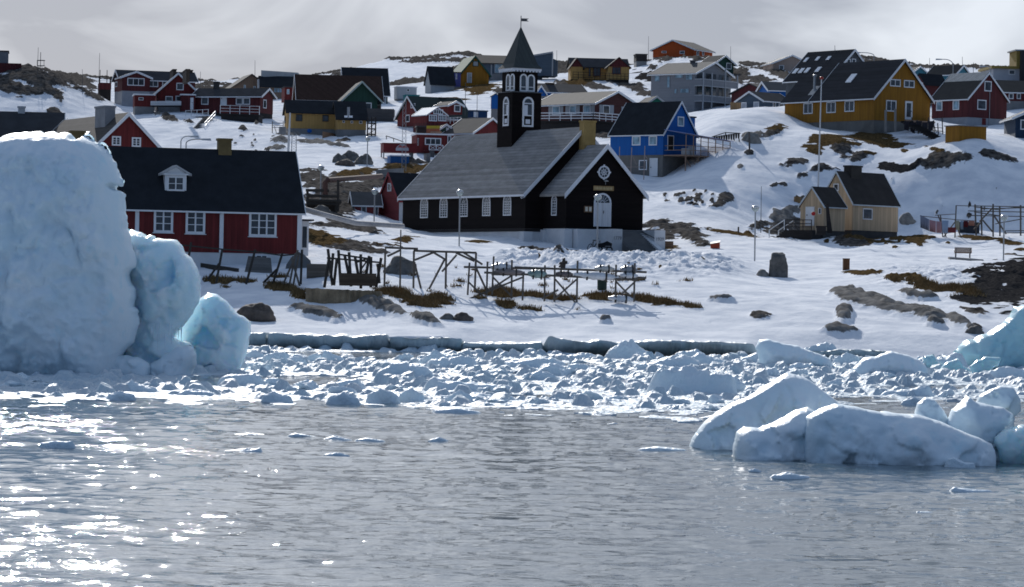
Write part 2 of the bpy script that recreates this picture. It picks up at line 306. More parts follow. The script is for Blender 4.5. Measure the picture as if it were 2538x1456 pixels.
def terrain():
    m, n, L, b = nodes('snow_over_bare_ground')
    at = n.new('ShaderNodeAttribute'); at.attribute_name = 'cover'
    sp = n.new('ShaderNodeSeparateColor'); L(at.outputs[0], sp.inputs[0])
    tc = n.new('ShaderNodeTexCoord')
    def noise(sc, det=5, ro=.6, st=(1, 1, 1)):
        mp = n.new('ShaderNodeMapping'); mp.inputs['Scale'].default_value = st; L(tc.outputs['Object'], mp.inputs[0])
        t = n.new('ShaderNodeTexNoise'); t.inputs['Scale'].default_value = sc; t.inputs['Detail'].default_value = det; t.inputs['Roughness'].default_value = ro; L(mp.outputs[0], t.inputs[0]); return t.outputs[0]
    def ramp(f, a, b_, p0=.3, p1=.7):
        r = n.new('ShaderNodeValToRGB'); r.color_ramp.elements[0].color = (*a, 1); r.color_ramp.elements[1].color = (*b_, 1); r.color_ramp.elements[0].position = p0; r.color_ramp.elements[1].position = p1; L(f, r.inputs[0]); return r.outputs[0]
    def mix(f, a, b_):
        x = n.new('ShaderNodeMix'); x.data_type = 'RGBA'; L(f, x.inputs[0]); L(a, x.inputs[6]); L(b_, x.inputs[7]); return x.outputs[2]
    def edge(s, nz, w=.5):
        a = n.new('ShaderNodeMath'); a.operation = 'MULTIPLY_ADD'; L(nz, a.inputs[0]); a.inputs[1].default_value = w; L(s, a.inputs[2])
        r = n.new('ShaderNodeMapRange'); L(a.outputs[0], r.inputs[0]); r.inputs[1].default_value = .5 + w * .5 - .06; r.inputs[2].default_value = .5 + w * .5 + .06; return r.outputs[0]
    f1, f2, f3 = noise(1.3), noise(.35), noise(4, 6, .7)
    snow = ramp(f2, (.70, .73, .78), (.9, .91, .93), .36, .6)
    rock = ramp(f1, (.022, .02, .019), (.17, .155, .14), .3, .75); grass = ramp(f3, (.025, .018, .010), (.17, .115, .055), .35, .72)
    pm = n.new('ShaderNodeMix'); pm.data_type = 'RGBA'; L(at.outputs['Alpha'], pm.inputs[0]); L(rock, pm.inputs[6]); L(ramp(f1, (.09, .085, .08), (.27, .26, .245), .3, .72), pm.inputs[7]); rock = pm.outputs[2]
    dark = ramp(f3, (.012, .012, .014), (.06, .057, .055), .35, .7)
    f5 = noise(2.2, 8, .72, (1, .7, 1)); c = mix(edge(sp.outputs[0], f5, 1.1), snow, rock); c = mix(edge(sp.outputs[1], f5, 1.1), c, grass); c = mix(edge(sp.outputs[2], noise(1.1, 6, .65, (1, .5, 1)), .7), c, dark)
    L(c, b.inputs['Base Color']); b.inputs['Roughness'].default_value = .75; b.inputs['Specular IOR Level'].default_value = 0
    bp = n.new('ShaderNodeBump'); bp.inputs['Strength'].default_value = .55; bp.inputs['Distance'].default_value = .12
    ad = n.new('ShaderNodeMath'); ad.operation = 'ADD'; L(noise(2.2, 6, .6, (1, .6, 1)), ad.inputs[0]); L(f3, ad.inputs[1]); L(ad.outputs[0], bp.inputs['Height']); L(bp.outputs[0], b.inputs['Normal'])
    rows = np.concatenate([np.arange(197.5, 345, .42), np.arange(345, 560, .95), np.arange(560, 1400, 4)])
    cols = np.arange(-420, 2960, 4.2) - CX
    Y = np.repeat(rows[:, None], len(cols), 1); X = cols[None, :] / F * Y
    Z = terr(X, Y).reshape(Y.shape)
    px, py = proj(X, Y, Z)
    q = np.stack([X, Y, np.zeros_like(X)], -1)
    w1, w2 = fbm(q * .35, 4, 3), fbm(q * 1.1, 4, 9)
    cov = np.zeros(Y.shape + (4,)); idx = {'r': 0, 't': 0, 's': 0, 'g': 1, 'k': 2, 'd': 2}
    for (x, y, rx, ry, an, kd) in PATCH:
        if y < 620 and kd in 'rgk': rx, ry = rx * 1.2, ry * 1.3
        sel = np.where((abs(px - x) < rx * 1.9 + 14) & (abs(py - y) < rx * abs(math.sin(R(an))) * 1.4 + ry * 1.6 + 10))
        if not len(sel[0]): continue
        dx, dy = px[sel] - x, py[sel] - y; c, s = math.cos(R(an)), math.sin(R(an))
        u, v = (dx * c + dy * s) / rx, (-dx * s + dy * c) / ry
        r = np.sqrt(u * u + v * v) + (.62 * w1[sel] + .42 * w2[sel]) * (.45 if kd == 's' else 1)
        k = idx[kd]
        if kd in 'st': cov[sel[0], sel[1], 3] = np.maximum(cov[sel[0], sel[1], 3], 1 - sstep(.9, 1.4, r))
        cov[sel[0], sel[1], k] = np.maximum(cov[sel[0], sel[1], k], 1 - sstep(.45, 1.35, r))
    # wind-swept crests: rock bands on the far hills and the left hill top
    far = sstep(660, 800, Y) * sstep(.0, .12, fbm(np.stack([X * .022, Y * .008, Z * .12], -1), 5, 21, .65) + .07)
    lh = sstep(300, 180, px) * sstep(478, 500, Y) * sstep(.08, .22, fbm(np.stack([X * .05, Y * .03, Z * .25], -1), 5, 31, .6) - .05)
    cov[..., 0] = np.maximum(cov[..., 0], np.maximum(far, lh))
    q2 = np.stack([X, Y * .5, np.zeros_like(X)], -1)
    fine = sstep(200, 230, Y)
    road = 1.5 * np.exp(-((py - 655 - .02 * (px - 1500)) / 20) ** 2) * sstep(1180, 1280, px) * sstep(1900, 1760, px) + .8 * np.exp(-((py - 690) / 30) ** 2) * sstep(2080, 2250, px)
    Z = Z + .16 * fbm(q2 * .16, 3, 41) * np.clip((Y - 199) / 12, 0, 1) * (1 + Y / 500) + .11 * w1 * fine + .04 * w2
    Z = Z + road * (.18 + .75 * np.abs(fbm(q * .6, 5, 51, .6)) + .25 * np.abs(w2))
    Z = Z + cov[..., 0] * (.12 + .3 * np.abs(w1) + .35 * np.abs(w2)) * np.clip(Y / 300, .8, 3) + cov[..., 3] * cov[..., 0] * .3 * (Y < 260) + cov[..., 1] * (.10 + .16 * np.abs(w2)) + cov[..., 2] * (.05 + .3 * np.abs(w1) * (py < 800) * (px > 2200))
    # ledge-backed shore is cut off square, the rest runs down into the brash as a shallow beach
    led = sstep(600, 680, px) * sstep(1180, 1090, px) + sstep(1300, 1390, px) * sstep(1930, 1840, px)
    Z = Z * (led + (1 - led) * sstep(197, 208, Y)) - (1 - led) * .25 * sstep(203, 198, Y)
    Z[0] -= 1.2
    V = np.stack([X, Y, Z], -1).reshape(-1, 3)
    o = np_mesh('snowy_hillside', V, grid_faces(*Y.shape), m)
    a = o.data.color_attributes.new('cover', 'FLOAT_COLOR', 'POINT'); a.data.foreach_set('color', cov.astype(np.float32).ravel())
    tag(o, kind='structure')
    # dry grass tufts standing on the brown banks near the shore
    sel = np.argwhere((cov[..., 1] > .55) & (Y < 245) & (px > 480) & (px < 2560)); rs = np.random.default_rng(8); sel = sel[rs.permutation(len(sel))[:5200]]; vs, fs = [], []
    for i, j in sel:
        c = np.array([X[i, j], Y[i, j], Z[i, j] - .04])
        for k in range(5):
            an = rs.uniform(0, 6.28); h = rs.uniform(.10, .34); w = rs.uniform(.02, .045); l_ = rs.uniform(-.16, .16, 2); p = c + np.array([rs.uniform(-.22, .22), rs.uniform(-.2, .2), 0]); d_ = np.array([math.cos(an) * w, math.sin(an) * w, 0]); q0 = len(vs)
            vs += [p - d_, p + d_, p + np.array([l_[0], l_[1], h])]; fs.append((q0, q0 + 1, q0 + 2))
    g = mat('dry_grass_straw', (.2, .135, .065), .9, var=.5, scale=.8, bump=0, spec=.05); og = np_mesh('dry_grass', vs, fs, g, tuple(np.mean(vs, 0)), False); tag(og, 'dry brown grass on the bank above the shore', 'grass', kind='stuff')
terrain()
# ================================================================ SEA
def sea_surface():
    m, n, L, b = nodes('cold_sea_water')
    b.inputs['Base Color'].default_value = (.06, .095, .115, 1); b.inputs['Roughness'].default_value = .045; b.inputs['IOR'].default_value = 1.38
    tc = n.new('ShaderNodeTexCoord')
    def nz(sc, det, st, rot=0, dist=0):
        mp = n.new('ShaderNodeMapping'); mp.inputs['Scale'].default_value = st; mp.inputs['Rotation'].default_value = (0, 0, rot); L(tc.outputs['Object'], mp.inputs[0])
        t = n.new('ShaderNodeTexNoise'); t.inputs['Scale'].default_value = sc; t.inputs['Detail'].default_value = det; t.inputs['Roughness'].default_value = .55; t.inputs['Distortion'].default_value = dist; L(mp.outputs[0], t.inputs[0]); return t.outputs[0]
    a = nz(2.6, 3, (1, 1.5, 1), .2, .6); c = nz(8.5, 3, (1, 1.3, 1), -.3, .4)
    ad = n.new('ShaderNodeMath'); ad.operation = 'MULTIPLY_ADD'; L(c, ad.inputs[0]); ad.inputs[1].default_value = .22; L(a, ad.inputs[2])
    bp = n.new('ShaderNodeBump'); bp.inputs['Strength'].default_value = 1; bp.inputs['Distance'].default_value = .10; L(ad.outputs[0], bp.inputs['Height']); L(bp.outputs[0], b.inputs['Normal'])
    gust = n.new('ShaderNodeMapRange'); L(nz(.16, 4, (1, .45, 1)), gust.inputs[0]); gust.inputs[1].default_value = .38; gust.inputs[2].default_value = .66; gust.inputs[3].default_value = .08; gust.inputs[4].default_value = .43; L(gust.outputs[0], bp.inputs['Strength'])
    rows = np.concatenate([np.linspace(20, 36, 20), 36 * (126 / 36) ** np.linspace(0, 1, 560)[1:], np.linspace(126.3, 240, 90)])
    cols = np.linspace(-1750, 1750, 620)
    Y = np.repeat(rows[:, None], len(cols), 1); X = cols[None, :] / F * Y
    q = np.stack([X, Y * 1.5, np.zeros_like(X)], -1)
    Z = .045 * fbm(q * .55, 3, 61) + .03 * fbm(q * 1.5 + 5, 2, 71) + .011 * vnoise(q * 3.3, 75)
    Z *= sstep(190, 110, Y) * .5 + .5
    o = np_mesh('sea', np.stack([X, Y, Z], -1).reshape(-1, 3), grid_faces(*Y.shape), m); tag(o, kind='structure')
    # wide calm apron so the water runs on beyond the picture
    mb = MB(); mb.obox((-900, 18, -.35), (1800, 0, 0), (0, 400, 0), (0, 0, .02)); mb.build('sea_beyond', m, loc=(0, 0, 0), kind='structure')
sea_surface()
# ================================================================ BUILDINGS
class Face:
    """a vertical wall plane: origin, horizontal direction, outward normal"""
    def __init__(s, o, d, n): s.o, s.d, s.n = Vector(o), Vector(d), Vector(n)
    def pt(s, u, z, off=0): q = s.o + s.d * u + s.n * off; return Vector((q.x, q.y, z))
    def px(s, x, y):
        a, b = ray(x, y); k = Vector((a, 1, 0)); t = s.o.dot(s.n) / k.dot(s.n); p = Vector((a * t, t, CH + b * t))
        return (p - s.o).dot(s.d), p.z
    def rect(s, x0, y0, x1, y1):
        u0, z1 = s.px(x0, (y0 + y1) / 2)[0], s.px((x0 + x1) / 2, y0)[1]; u1, z0 = s.px(x1, (y0 + y1) / 2)[0], s.px((x0 + x1) / 2, y1)[1]
        return min(u0, u1), min(z0, z1), max(u0, u1), max(z0, z1)
    def slab(s, mb, u0, z0, u1, z1, a, b): mb.hexa([s.pt(u0, z0, a), s.pt(u1, z0, a), s.pt(u1, z0, b), s.pt(u0, z0, b), s.pt(u0, z1, a), s.pt(u1, z1, a), s.pt(u1, z1, b), s.pt(u0, z1, b)])
    def poly(s, mb, pts, a, b): mb.extr([s.pt(u, z, a) for u, z in pts], s.n * (b - a))
    def ring(s, mb, outer, inner, a, b): mb.ring([s.pt(u, z, a) for u, z in outer], [s.pt(u, z, a) for u, z in inner], s.n * (b - a))
def window(face, x0, y0, x1, y1, root, nx=1, ny=1, frame=None, gl=None, fw=None, sill=False, name='window'):
    u0, z0, u1, z1 = face.rect(x0, y0, x1, y1); w, h = u1 - u0, z1 - z0; fw = fw or min(.12, .16 * min(w, h)); mb = MB()
    face.slab(mb, u0, z0, u1, z0 + fw, .005, .06); face.slab(mb, u0, z1 - fw, u1, z1, .005, .06)
    face.slab(mb, u0, z0 + fw, u0 + fw, z1 - fw, .005, .06); face.slab(mb, u1 - fw, z0 + fw, u1, z1 - fw, .005, .06)
    for k in range(1, nx): c = u0 + fw + (w - 2 * fw) * k / nx; face.slab(mb, c - fw * .35, z0 + fw, c + fw * .35, z1 - fw, .008, .052)
    for k in range(1, ny): c = z0 + fw + (h - 2 * fw) * k / ny; face.slab(mb, u0 + fw, c - fw * .16, u1 - fw, c + fw * .16, .009, .045)
    if sill: face.slab(mb, u0 - fw * .5, z0 - fw * .35, u1 + fw * .5, z0 - .003, .005, .12)
    o = mb.build(name, frame or WHITE(), root)
    pm = MB(); face.slab(pm, u0 + fw * .8, z0 + fw * .8, u1 - fw * .8, z1 - fw * .8, .004, .02); pm.build('pane', gl or GL(), o); return o
def door(face, x0, y0, x1, y1, root, m=None, gl=False):
    u0, z0, u1, z1 = face.rect(x0, y0, x1, y1); mb = MB(); face.slab(mb, u0, z0, u1, z1, .005, .05)
    o = mb.build('door', m or WHITE(), root)
    fm = MB(); w = .08
    face.slab(fm, u0 - w, z0, u0 - .002, z1, .004, .07); face.slab(fm, u1 + .002, z0, u1 + w, z1, .004, .07); face.slab(fm, u0 - w, z1 + .002, u1 + w, z1 + w, .004, .07); fm.build('door_frame', WHITE(), o)
    if gl: pm = MB(); face.slab(pm, u0 + .15, z0 + .3, u1 - .15, z1 - .15, .052, .058); pm.build('pane', GL(), o)
    hm = MB(); face.slab(hm, u1 - .16, z0 + .95, u1 - .06, z0 + 1.05, .051, .11); hm.build('handle', DMETAL(), o); return o
class House: pass
def house(name, label, cat, xc, d, al, yb, ye, rp, gable='R', xl=None, xr=None, L=None, W=None, wall=None, roof=None, trim='w', base=None, bd=3.0, ov=.3, th=.16,
          root=None, wins=(), doors=(), flat=False, chim=(), group=None, trimw=.2, sub=None):
    a = R(al); H = House(); c_, s_ = math.cos(a), math.sin(a); ax = ray(xc, ye)[0]; X0 = ax * d; r = Vector((c_, s_, 0)); l = Vector((-s_, c_, 0))
    if W is None: q = ray(xr, ye)[0]; W = (q * d - X0) / (c_ - q * s_)
    if L is None: q = ray(xl, ye)[0]; L = (X0 - q * d) / (s_ + q * c_)
    zb, ze = P(xc, yb, d).z, P(xc, ye, d).z; C = Vector((X0, d, 0)); H.__dict__.update(C=C, r=r, l=l, W=W, L=L, zb=zb, ze=ze, d=d)
    FR = Face(C, r, -l); FL = Face(C, l, -r); H.FR, H.FL = FR, FL; H.F = {'R': FR, 'L': FL}
    if root is None: root = empty(name, C + Vector((0, 0, zb)), a, label, cat, group)
    H.root = root; B = lambda u, v, z: C + r * u + l * v + Vector((0, 0, z)); H.B = B
    mb = MB(); wallm = wall or RED(); roofm = roof or DARKROOF(); tm = WHITE() if trim == 'w' else trim; par = root
    if flat:
        zr = ze; mb.obox(B(0, 0, zb), r * W, l * L, (0, 0, ze - zb)); wo = mb.build('wall', wallm, par)
        if flat != 'open':
            m2 = MB(); m2.obox(B(-ov * .4, -ov * .4, ze + .003), r * (W + ov * .8), l * (L + ov * .8), (0, 0, th)); H.roof = m2.build('roof', roofm, par)
    else:
        if gable == 'R': pl = Face(B(W / 2, 0, 0), l, r); span, ln = W, L
        else: pl = Face(B(0, L / 2, 0), r, -l); span, ln = L, W
        zr = pl.px(*rp)[1]; H.pl = pl
        if gable == 'R': T = lambda s, t, z: B(s, t, z)
        else: T = lambda s, t, z: B(t, s, z)
        H.T = T
        mb.extr([T(0, 0, zb), T(span, 0, zb), T(span, 0, ze), T(span / 2, 0, zr), T(0, 0, ze)], T(0, ln, 0) - T(0, 0, 0)); mb.build('wall', wallm, par)
        m2 = MB(); k = (zr - ze) / (span / 2); up = .02
        for sg in (0, 1):
            s0, s1 = (-ov, span / 2) if sg == 0 else (span / 2, span + ov)
            z0, z1 = (ze - ov * k, zr) if sg == 0 else (zr, ze - ov * k)
            m2.extr([T(s0, -ov, z0 + up), T(s1, -ov, z1 + up), T(s1, -ov, z1 + up + th), T(s0, -ov, z0 + up + th)], T(0, ln + 2 * ov, 0) - T(0, 0, 0))
        H.roof = m2.build('roof', roofm, par); H.k = k
        if trim:
            m3 = MB(); w = trimw
            for t0, t1 in ((-ov - .06, -ov - .003), (ln + ov + .003, ln + ov + .06)):
                for s0, s1, z0, z1 in ((-ov - .02, span / 2, ze - ov * k, zr), (span / 2, span + ov + .02, zr, ze - ov * k)):
                    m3.extr([T(s0, t0, z0 - w * .5), T(s1, t0, z1 - w * .5), T(s1, t0, z1 + th + .05), T(s0, t0, z0 + th + .05)], T(0, t1 - t0, 0) - T(0, 0, 0))
            ez = ze - ov * k
            for s0, s1 in ((-ov - .06, -ov - .003), (span + ov + .003, span + ov + .06)):
                m3.extr([T(s0, -ov, ez - .02), T(s1, -ov, ez - .02), T(s1, -ov, ez + th * .8), T(s0, -ov, ez + th * .8)], T(0, ln + 2 * ov, 0) - T(0, 0, 0))
            m3.build('verge_board', tm, par)
    H.zr = zr
    if base is not False:
        m4 = MB(); m4.obox(B(.04, .04, zb - bd), r * (W - .08), l * (L - .08), (0, 0, bd - .002)); m4.build('foundation', base or CONC(), par)
    for w_ in wins: window(H.F[w_[0]], *w_[1:5], par, *w_[5:])
    for d_ in doors: door(H.F[d_[0]], *d_[1:5], par, *d_[5:])
    for ch in chim: chimney(H, *ch)
    return H
def chimney(H, x0, y0, x1, y1, m=None, depth=None, off=0):
    """chimney standing on the ridge plane, pixel rectangle of what shows"""
    pl = H.pl; f = Face(pl.o + pl.n * off, pl.d, pl.n); u0, z0, u1, z1 = f.rect(x0, y0, x1, y1); w = u1 - u0; dp = depth or min(.9, max(.45, w * .8)); mb = MB()
    o = f.pt(u0, z0 - .8) - pl.n * dp / 2
    mb.obox(o, pl.d * w, pl.n * dp, (0, 0, z1 - z0 + .8 - .16)); e = .07
    mb.obox(o - pl.d * e - pl.n * e + Vector((0, 0, z1 - z0 + .642)), pl.d * (w + 2 * e), pl.n * (dp + 2 * e), (0, 0, .16))
    mb.build('chimney', m or mat('tan_chimney', (.16, .115, .05), .9, var=.35, scale=1.5), H.root)
def railing(name, m, root, pts, h, rails=3, posts=None, r=.04, **kw):
    """posts and rails along a list of world points (deck level)"""
    mb = MB()
    for a, b in zip(pts[:-1], pts[1:]):
        a, b = Vector(a), Vector(b); n_ = posts or max(1, round((b - a).length / 2.0))
        for i in range(n_ + 1): p = a.lerp(b, i / n_); mb.box(p, .09, .09, h)
        for k in range(rails): z = Vector((0, 0, h * (k + 1) / rails - .06)); mb.tube([a + z, b + z], r, 4)
    return mb.build(name, m, root, **kw)
def pole(mb, x, y0, y1, d, r=.05, x2=None, n=6, r2=None):
    a, b = P(x, y1, d), P(x if x2 is None else x2, y0, d); mb.tube([a, b], r, n, r2); return a, b
YEL = lambda: mat('ochre_yellow_boards', (.28, .125, .011), .8, 'board', var=.2)
OCH = lambda: mat('light_ochre_boards', (.42, .255, .085), .8, 'board', var=.12)
BLUE = lambda: mat('bright_blue_boards', (.004, .095, .34), .7, 'board', var=.12)
BEIGE = lambda: mat('bare_wood_boards', (.5, .375, .245), .8, 'board', var=.2, scale=.5)
SLATE = lambda: mat('slate_blue_boards', (.075, .105, .14), .8, 'plank', var=.12)
GREYB = lambda: mat('light_grey_boards', (.2, .21, .23), .8, 'plank', var=.08)
BLK = lambda: mat('black_tarred_boards', (.0085, .006, .006), .85, 'plank', var=.3, spec=.12)
TEAL = lambda: mat('teal_boards', (.05, .18, .24), .8, 'board', var=.12)
GREEN = lambda: mat('dark_green_boards', (.02, .06, .045), .8, 'board', var=.15)
PALE = lambda: mat('pale_grey_boards', (.34, .36, .38), .8, 'board', var=.08)
DWOOD = lambda: mat('dark_stained_wood', (.03, .026, .025), .9, 'plank', var=.3)
# ---------------------------------------------------------------- church
def arch(cx, z0, w, h, n=10):   # outline of an arched opening
    r_ = w / 2; pts = [(cx - r_, z0), (cx + r_, z0)]
    return pts + [(cx + r_ * math.cos(t), z0 + h - r_ + r_ * math.sin(t)) for t in np.linspace(0, math.pi, n)]
def arch_window(face, x0, y0, x1, y1, root, rows=5, cols=3, bars=True, fw=.1, gl=None, name='arched_window', mid=None, m=None):
    u0, z0, u1, z1 = face.rect(x0, y0, x1, y1); c, w, h = (u0 + u1) / 2, u1 - u0, z1 - z0; mb = MB(); m = m or WHITE()
    face.ring(mb, arch(c, z0, w, h), arch(c, z0 + fw, w - 2 * fw, h - 2 * fw), .005, .07)
    if bars:
        zs = z1 - w / 2
        for k in range(1, cols): q = u0 + fw + (w - 2 * fw) * k / cols; face.slab(mb, q - .02, z0 + fw, q + .02, zs, .01, .045)
        for k in range(1, rows + 1): q = z0 + fw + (zs - z0 - fw) * k / rows; face.slab(mb, u0 + fw, q - .02, u1 - fw, q + .02, .012, .04)
        for t in (.8, 1.57, 2.34):
            a, b = (c + .12 * math.cos(t), zs + .12 * math.sin(t)), (c + (w / 2 - fw) * math.cos(t), zs + (w / 2 - fw) * math.sin(t)); mb.tube([face.pt(*a, .03), face.pt(*b, .03)], .018, 4)
        R2 = .24; mb.tube([face.pt(c + R2 * w / 1.2 * math.cos(t), zs + R2 * w / 1.2 * math.sin(t), .03) for t in np.linspace(0, math.pi, 8)], .018, 4)
    if mid: face.slab(mb, u0 + fw, mid[0], u1 - fw, mid[1], .01, .06)
    o = mb.build(name, m, root); pm = MB(); face.poly(pm, arch(c, z0 + .03, w - .06, h - .06), .003, .008); pm.build('pane', gl or GL(), o); return o
def church():
    wh = mat('white_church_trim', (.66, .68, .72), .6, var=.08, bump=0)
    shing = mat('silvery_wood_shingles', (.255, .25, .245), .85, 'shingle', var=.3, scale=1.0, bump=1.0)
    H = house('church', 'black wooden church with white arched windows, belfry and pointed spire', 'church', 1303, 300, 27, 566, 476, (1440, 321), 'R', xl=999, W=11.2,
              wall=BLK(), roof=shing, trim=wh, base=WCONC(), bd=3.2, ov=.38, th=.2, trimw=.35)
    rt, B, r, l = H.root, H.B, H.r, H.l
    H.roof.data.materials[0] = shing
    sk = MB(); sk.obox(B(-.05, -.05, H.zb - .28), r * (H.W + .1), l * (H.L + .1), (0, 0, .27)); sk.build('sill_beam', DWOOD(), rt)
    for x0, y0, x1, y1 in ((1043, 487, 1061.5, 541), (1091, 486, 1110, 540), (1140, 484, 1160, 538), (1197, 481.5, 1216.5, 536), (1248.5, 479, 1268, 535)):
        arch_window(H.FL, x0, y0, x1, y1, rt, gl=glass('church_glass', (.07, .08, .09)))
    lm = MB(); p = H.FL.pt(*H.FL.px(1296, 490), .1); lm.lathe(p, [(.05, -.1), (.13, 0), (.05, .12)], 8); lm.build('wall_lamp', wh, rt)
    # porch on the near gable
    pw, pd = 7.7, 4.4; s0 = (H.W - pw) / 2
    PC = B(s0, -pd, 0); PR, PL = Face(PC, r, -l), Face(PC, l, -r); Q = lambda u, v, z: PC + r * u + l * v + Vector((0, 0, z))
    ze, zb = H.ze - .05, H.zb; zr = Face(Q(pw / 2, 0, 0), r, -l).px(1500, 364)[1]
    w = MB(); w.extr([Q(0, 0, zb), Q(pw, 0, zb), Q(pw, 0, ze), Q(pw / 2, 0, zr), Q(0, 0, ze)], l * (pd + .5)); w.build('porch_wall', BLK(), rt)
    k = (zr - ze) / (pw / 2); ov = .35; rf = MB(); vb = MB()
    for a0, a1, z0, z1 in ((-ov, pw / 2, ze - ov * k, zr), (pw / 2, pw + ov, zr, ze - ov * k)):
        rf.extr([Q(a0, -ov, z0 + .02), Q(a1, -ov, z1 + .02), Q(a1, -ov, z1 + .22), Q(a0, -ov, z0 + .22)], l * (pd + ov + .2))
        vb.extr([Q(a0, -ov - .06, z0 - .2), Q(a1, -ov - .06, z1 - .2), Q(a1, -ov - .06, z1 + .27), Q(a0, -ov - .06, z0 + .27)], l * .057)
    rf.build('porch_roof', shing, rt); vb.build('porch_verge_board', wh, rt)
    bs = MB(); bs.obox(Q(.03, .03, zb - 3.4), r * (pw - .06), l * (pd + .3), (0, 0, 3.398)); bs.build('porch_foundation', WCONC(), rt)
    for q, (uu, vv) in enumerate(((-.25, -.25), (-.25, 3.7))):
        bt = MB(); bt.obox(Q(uu, vv, zb - 3.4), r * .8, l * .8, (0, 0, 3.3)); bt.build('buttress', WCONC(), rt)
    bt = MB(); bt.obox(B(-.25, -.25, zb - 3.4), r * .9, l * .9, (0, 0, 3.1)); bt.build('buttress', WCONC(), rt)
    arch_window(PL, 1368, 484, 1380.5, 535, rt, cols=2)
    # round rose window
    u, z = PR.px(1496.5, 427.5); rr = .5 * (PR.rect(1482, 413, 1511, 442)[2] - PR.rect(1482, 413, 1511, 442)[0]); rr = max(rr, .5)
    rw = MB(); cir = lambda q: [(u + q * math.cos(t), z + q * math.sin(t)) for t in np.linspace(0, 2 * math.pi, 20, endpoint=False)]
    PR.ring(rw, cir(rr), cir(rr * .78), .005, .08); PR.ring(rw, cir(rr * .42), cir(rr * .34), .01, .05)
    for t in np.linspace(0, math.pi, 5)[:-1] + .2:
        rw.tube([PR.pt(u - rr * .8 * math.cos(t), z - rr * .8 * math.sin(t), .035), PR.pt(u + rr * .8 * math.cos(t), z + rr * .8 * math.sin(t), .035)], .025, 4)
    for t in np.linspace(0, 2 * math.pi, 4, endpoint=False): PR.slab(rw, u + rr * 1.05 * math.cos(t) - .07, z + rr * 1.05 * math.sin(t) - .07, u + rr * 1.05 * math.cos(t) + .07, z + rr * 1.05 * math.sin(t) + .07, .006, .07)
    o = rw.build('rose_window', wh, rt); pm = MB(); PR.poly(pm, cir(rr * .82), .003, .01); pm.build('pane', GL(), o)
    # arched door with fanlight
    u0, z0, u1, z1 = PR.rect(1471, 479, 1514, 562); c, w_, h = (u0 + u1) / 2, u1 - u0, z1 - z0; zs = z0 + h - w_ / 2
    dm = MB(); PR.ring(dm, arch(c, z0, w_, h, 14), arch(c, z0 + .01, w_ - .3, h - .16, 14), .004, .09); dr = dm.build('arched_door', wh, rt)
    lf = MB(); PR.slab(lf, c - w_ / 2 + .1, z0, c - .012, zs, .004, .06); PR.slab(lf, c + .012, z0, c + w_ / 2 - .1, zs, .004, .06)
    for zz in (.3, .62): PR.slab(lf, c - w_ / 2 + .2, z0 + (zs - z0) * zz, c + w_ / 2 - .2, z0 + (zs - z0) * zz + .05, .06, .08)
    lf.build('door_leaf', mat('white_door_paint', (.6, .62, .65), .6, 'board', var=.06), dr)
    fl = MB(); PR.poly(fl, [(c + (w_ / 2 - .08) * math.cos(t), zs + .02 + (w_ / 2 - .08) * math.sin(t)) for t in np.linspace(0, math.pi, 14)], .003, .012); fl.build('fanlight', GL(), dr)
    fb = MB()
    for t in np.linspace(0, math.pi, 8): fb.tube([PR.pt(c + .18 * math.cos(t), zs + .18 * math.sin(t), .03), PR.pt(c + (w_ / 2 - .1) * math.cos(t), zs + (w_ / 2 - .1) * math.sin(t), .03)], .02, 4)
    fb.tube([PR.pt(c + .2 * math.cos(t), zs + .2 * math.sin(t), .03) for t in np.linspace(0, math.pi, 9)], .03, 4); fb.build('glazing_bar', wh, dr)
    hm = MB(); hm.tube([PR.pt(c + .1, z0 + 1.15, .1), PR.pt(c + .1, z0 + 1.4, .1)], .035, 5); hm.build('handle', DMETAL(), dr)
    sg = MB(); u0, z0_, u1, z1_ = PR.rect(1470.5, 461.5, 1520.5, 473); PR.slab(sg, u0, z0_, u1, z1_, .005, .06); so_ = sg.build('name_board', mat('gilt_board', (.3, .2, .09), .7, var=.3), rt)
    lt = MB()
    for k_ in range(16):
        a = u0 + .1 + (u1 - u0 - .2) * k_ / 16; PR.slab(lt, a, z0_ + .09, a + .05 + .03 * (k_ % 3), z1_ - .08 - .05 * (k_ % 2), .061, .07)
    lt.build('lettering', mat('pale_lettering', (.45, .36, .2), .7, bump=0), so_)
    ck = MB(); ck.tube([PR.pt(*PR.px(1499, 446), .15), PR.pt(*PR.px(1499, 458), .15)], .03, 5); p = PR.pt(*PR.px(1499, 449), .25); ck.lathe(p, [(.03, .12), (.22, .0), (.2, -.06)], 8); ck.build('porch_lamp', METAL(), rt)
    nb = MB(); u0, z0_, u1, z1_ = PR.rect(1447, 511, 1467, 527); PR.slab(nb, u0, z0_, u1, z1_, .005, .1); no = nb.build('notice_case', mat('brown_notice_case', (.14, .08, .045), .7), rt)
    pp = MB(); m_ = (u0 + u1) / 2
    PR.slab(pp, u0 + .09, z0_ + .1, m_ - .06, z1_ - .08, .101, .11); PR.slab(pp, m_ + .06, z0_ + .1, u1 - .09, z1_ - .08, .101, .11); pp.build('notice_paper', mat('cream_paper', (.62, .58, .48), .8, bump=0), no)
    # steps between two white cheek walls carrying the years
    sw = mat('grey_stone_steps', (.15, .15, .15), .9, var=.3)
    zt = zb - .05; zg = P(1545, 629, 291).z; us0, us1 = PR.px(1497, 580)[0], PR.px(1575, 580)[0]; st = MB(); n_ = 14
    for i in range(n_):
        zz = zt - (zt - zg) * (i + 1) / n_; st.obox(Q(us0, -1.1 - .3 * (i + 1), zg - 1.0), r * (us1 - us0), l * (.3 if i else 1.4 - .3), (0, 0, zz - zg + 1.0 + (zt - zg) / n_))
    st.obox(Q(us0, -1.1, zg - 1), r * (us1 - us0), l * 1.08, (0, 0, zt - zg + 1.0)); st.build('stair', sw, rt)
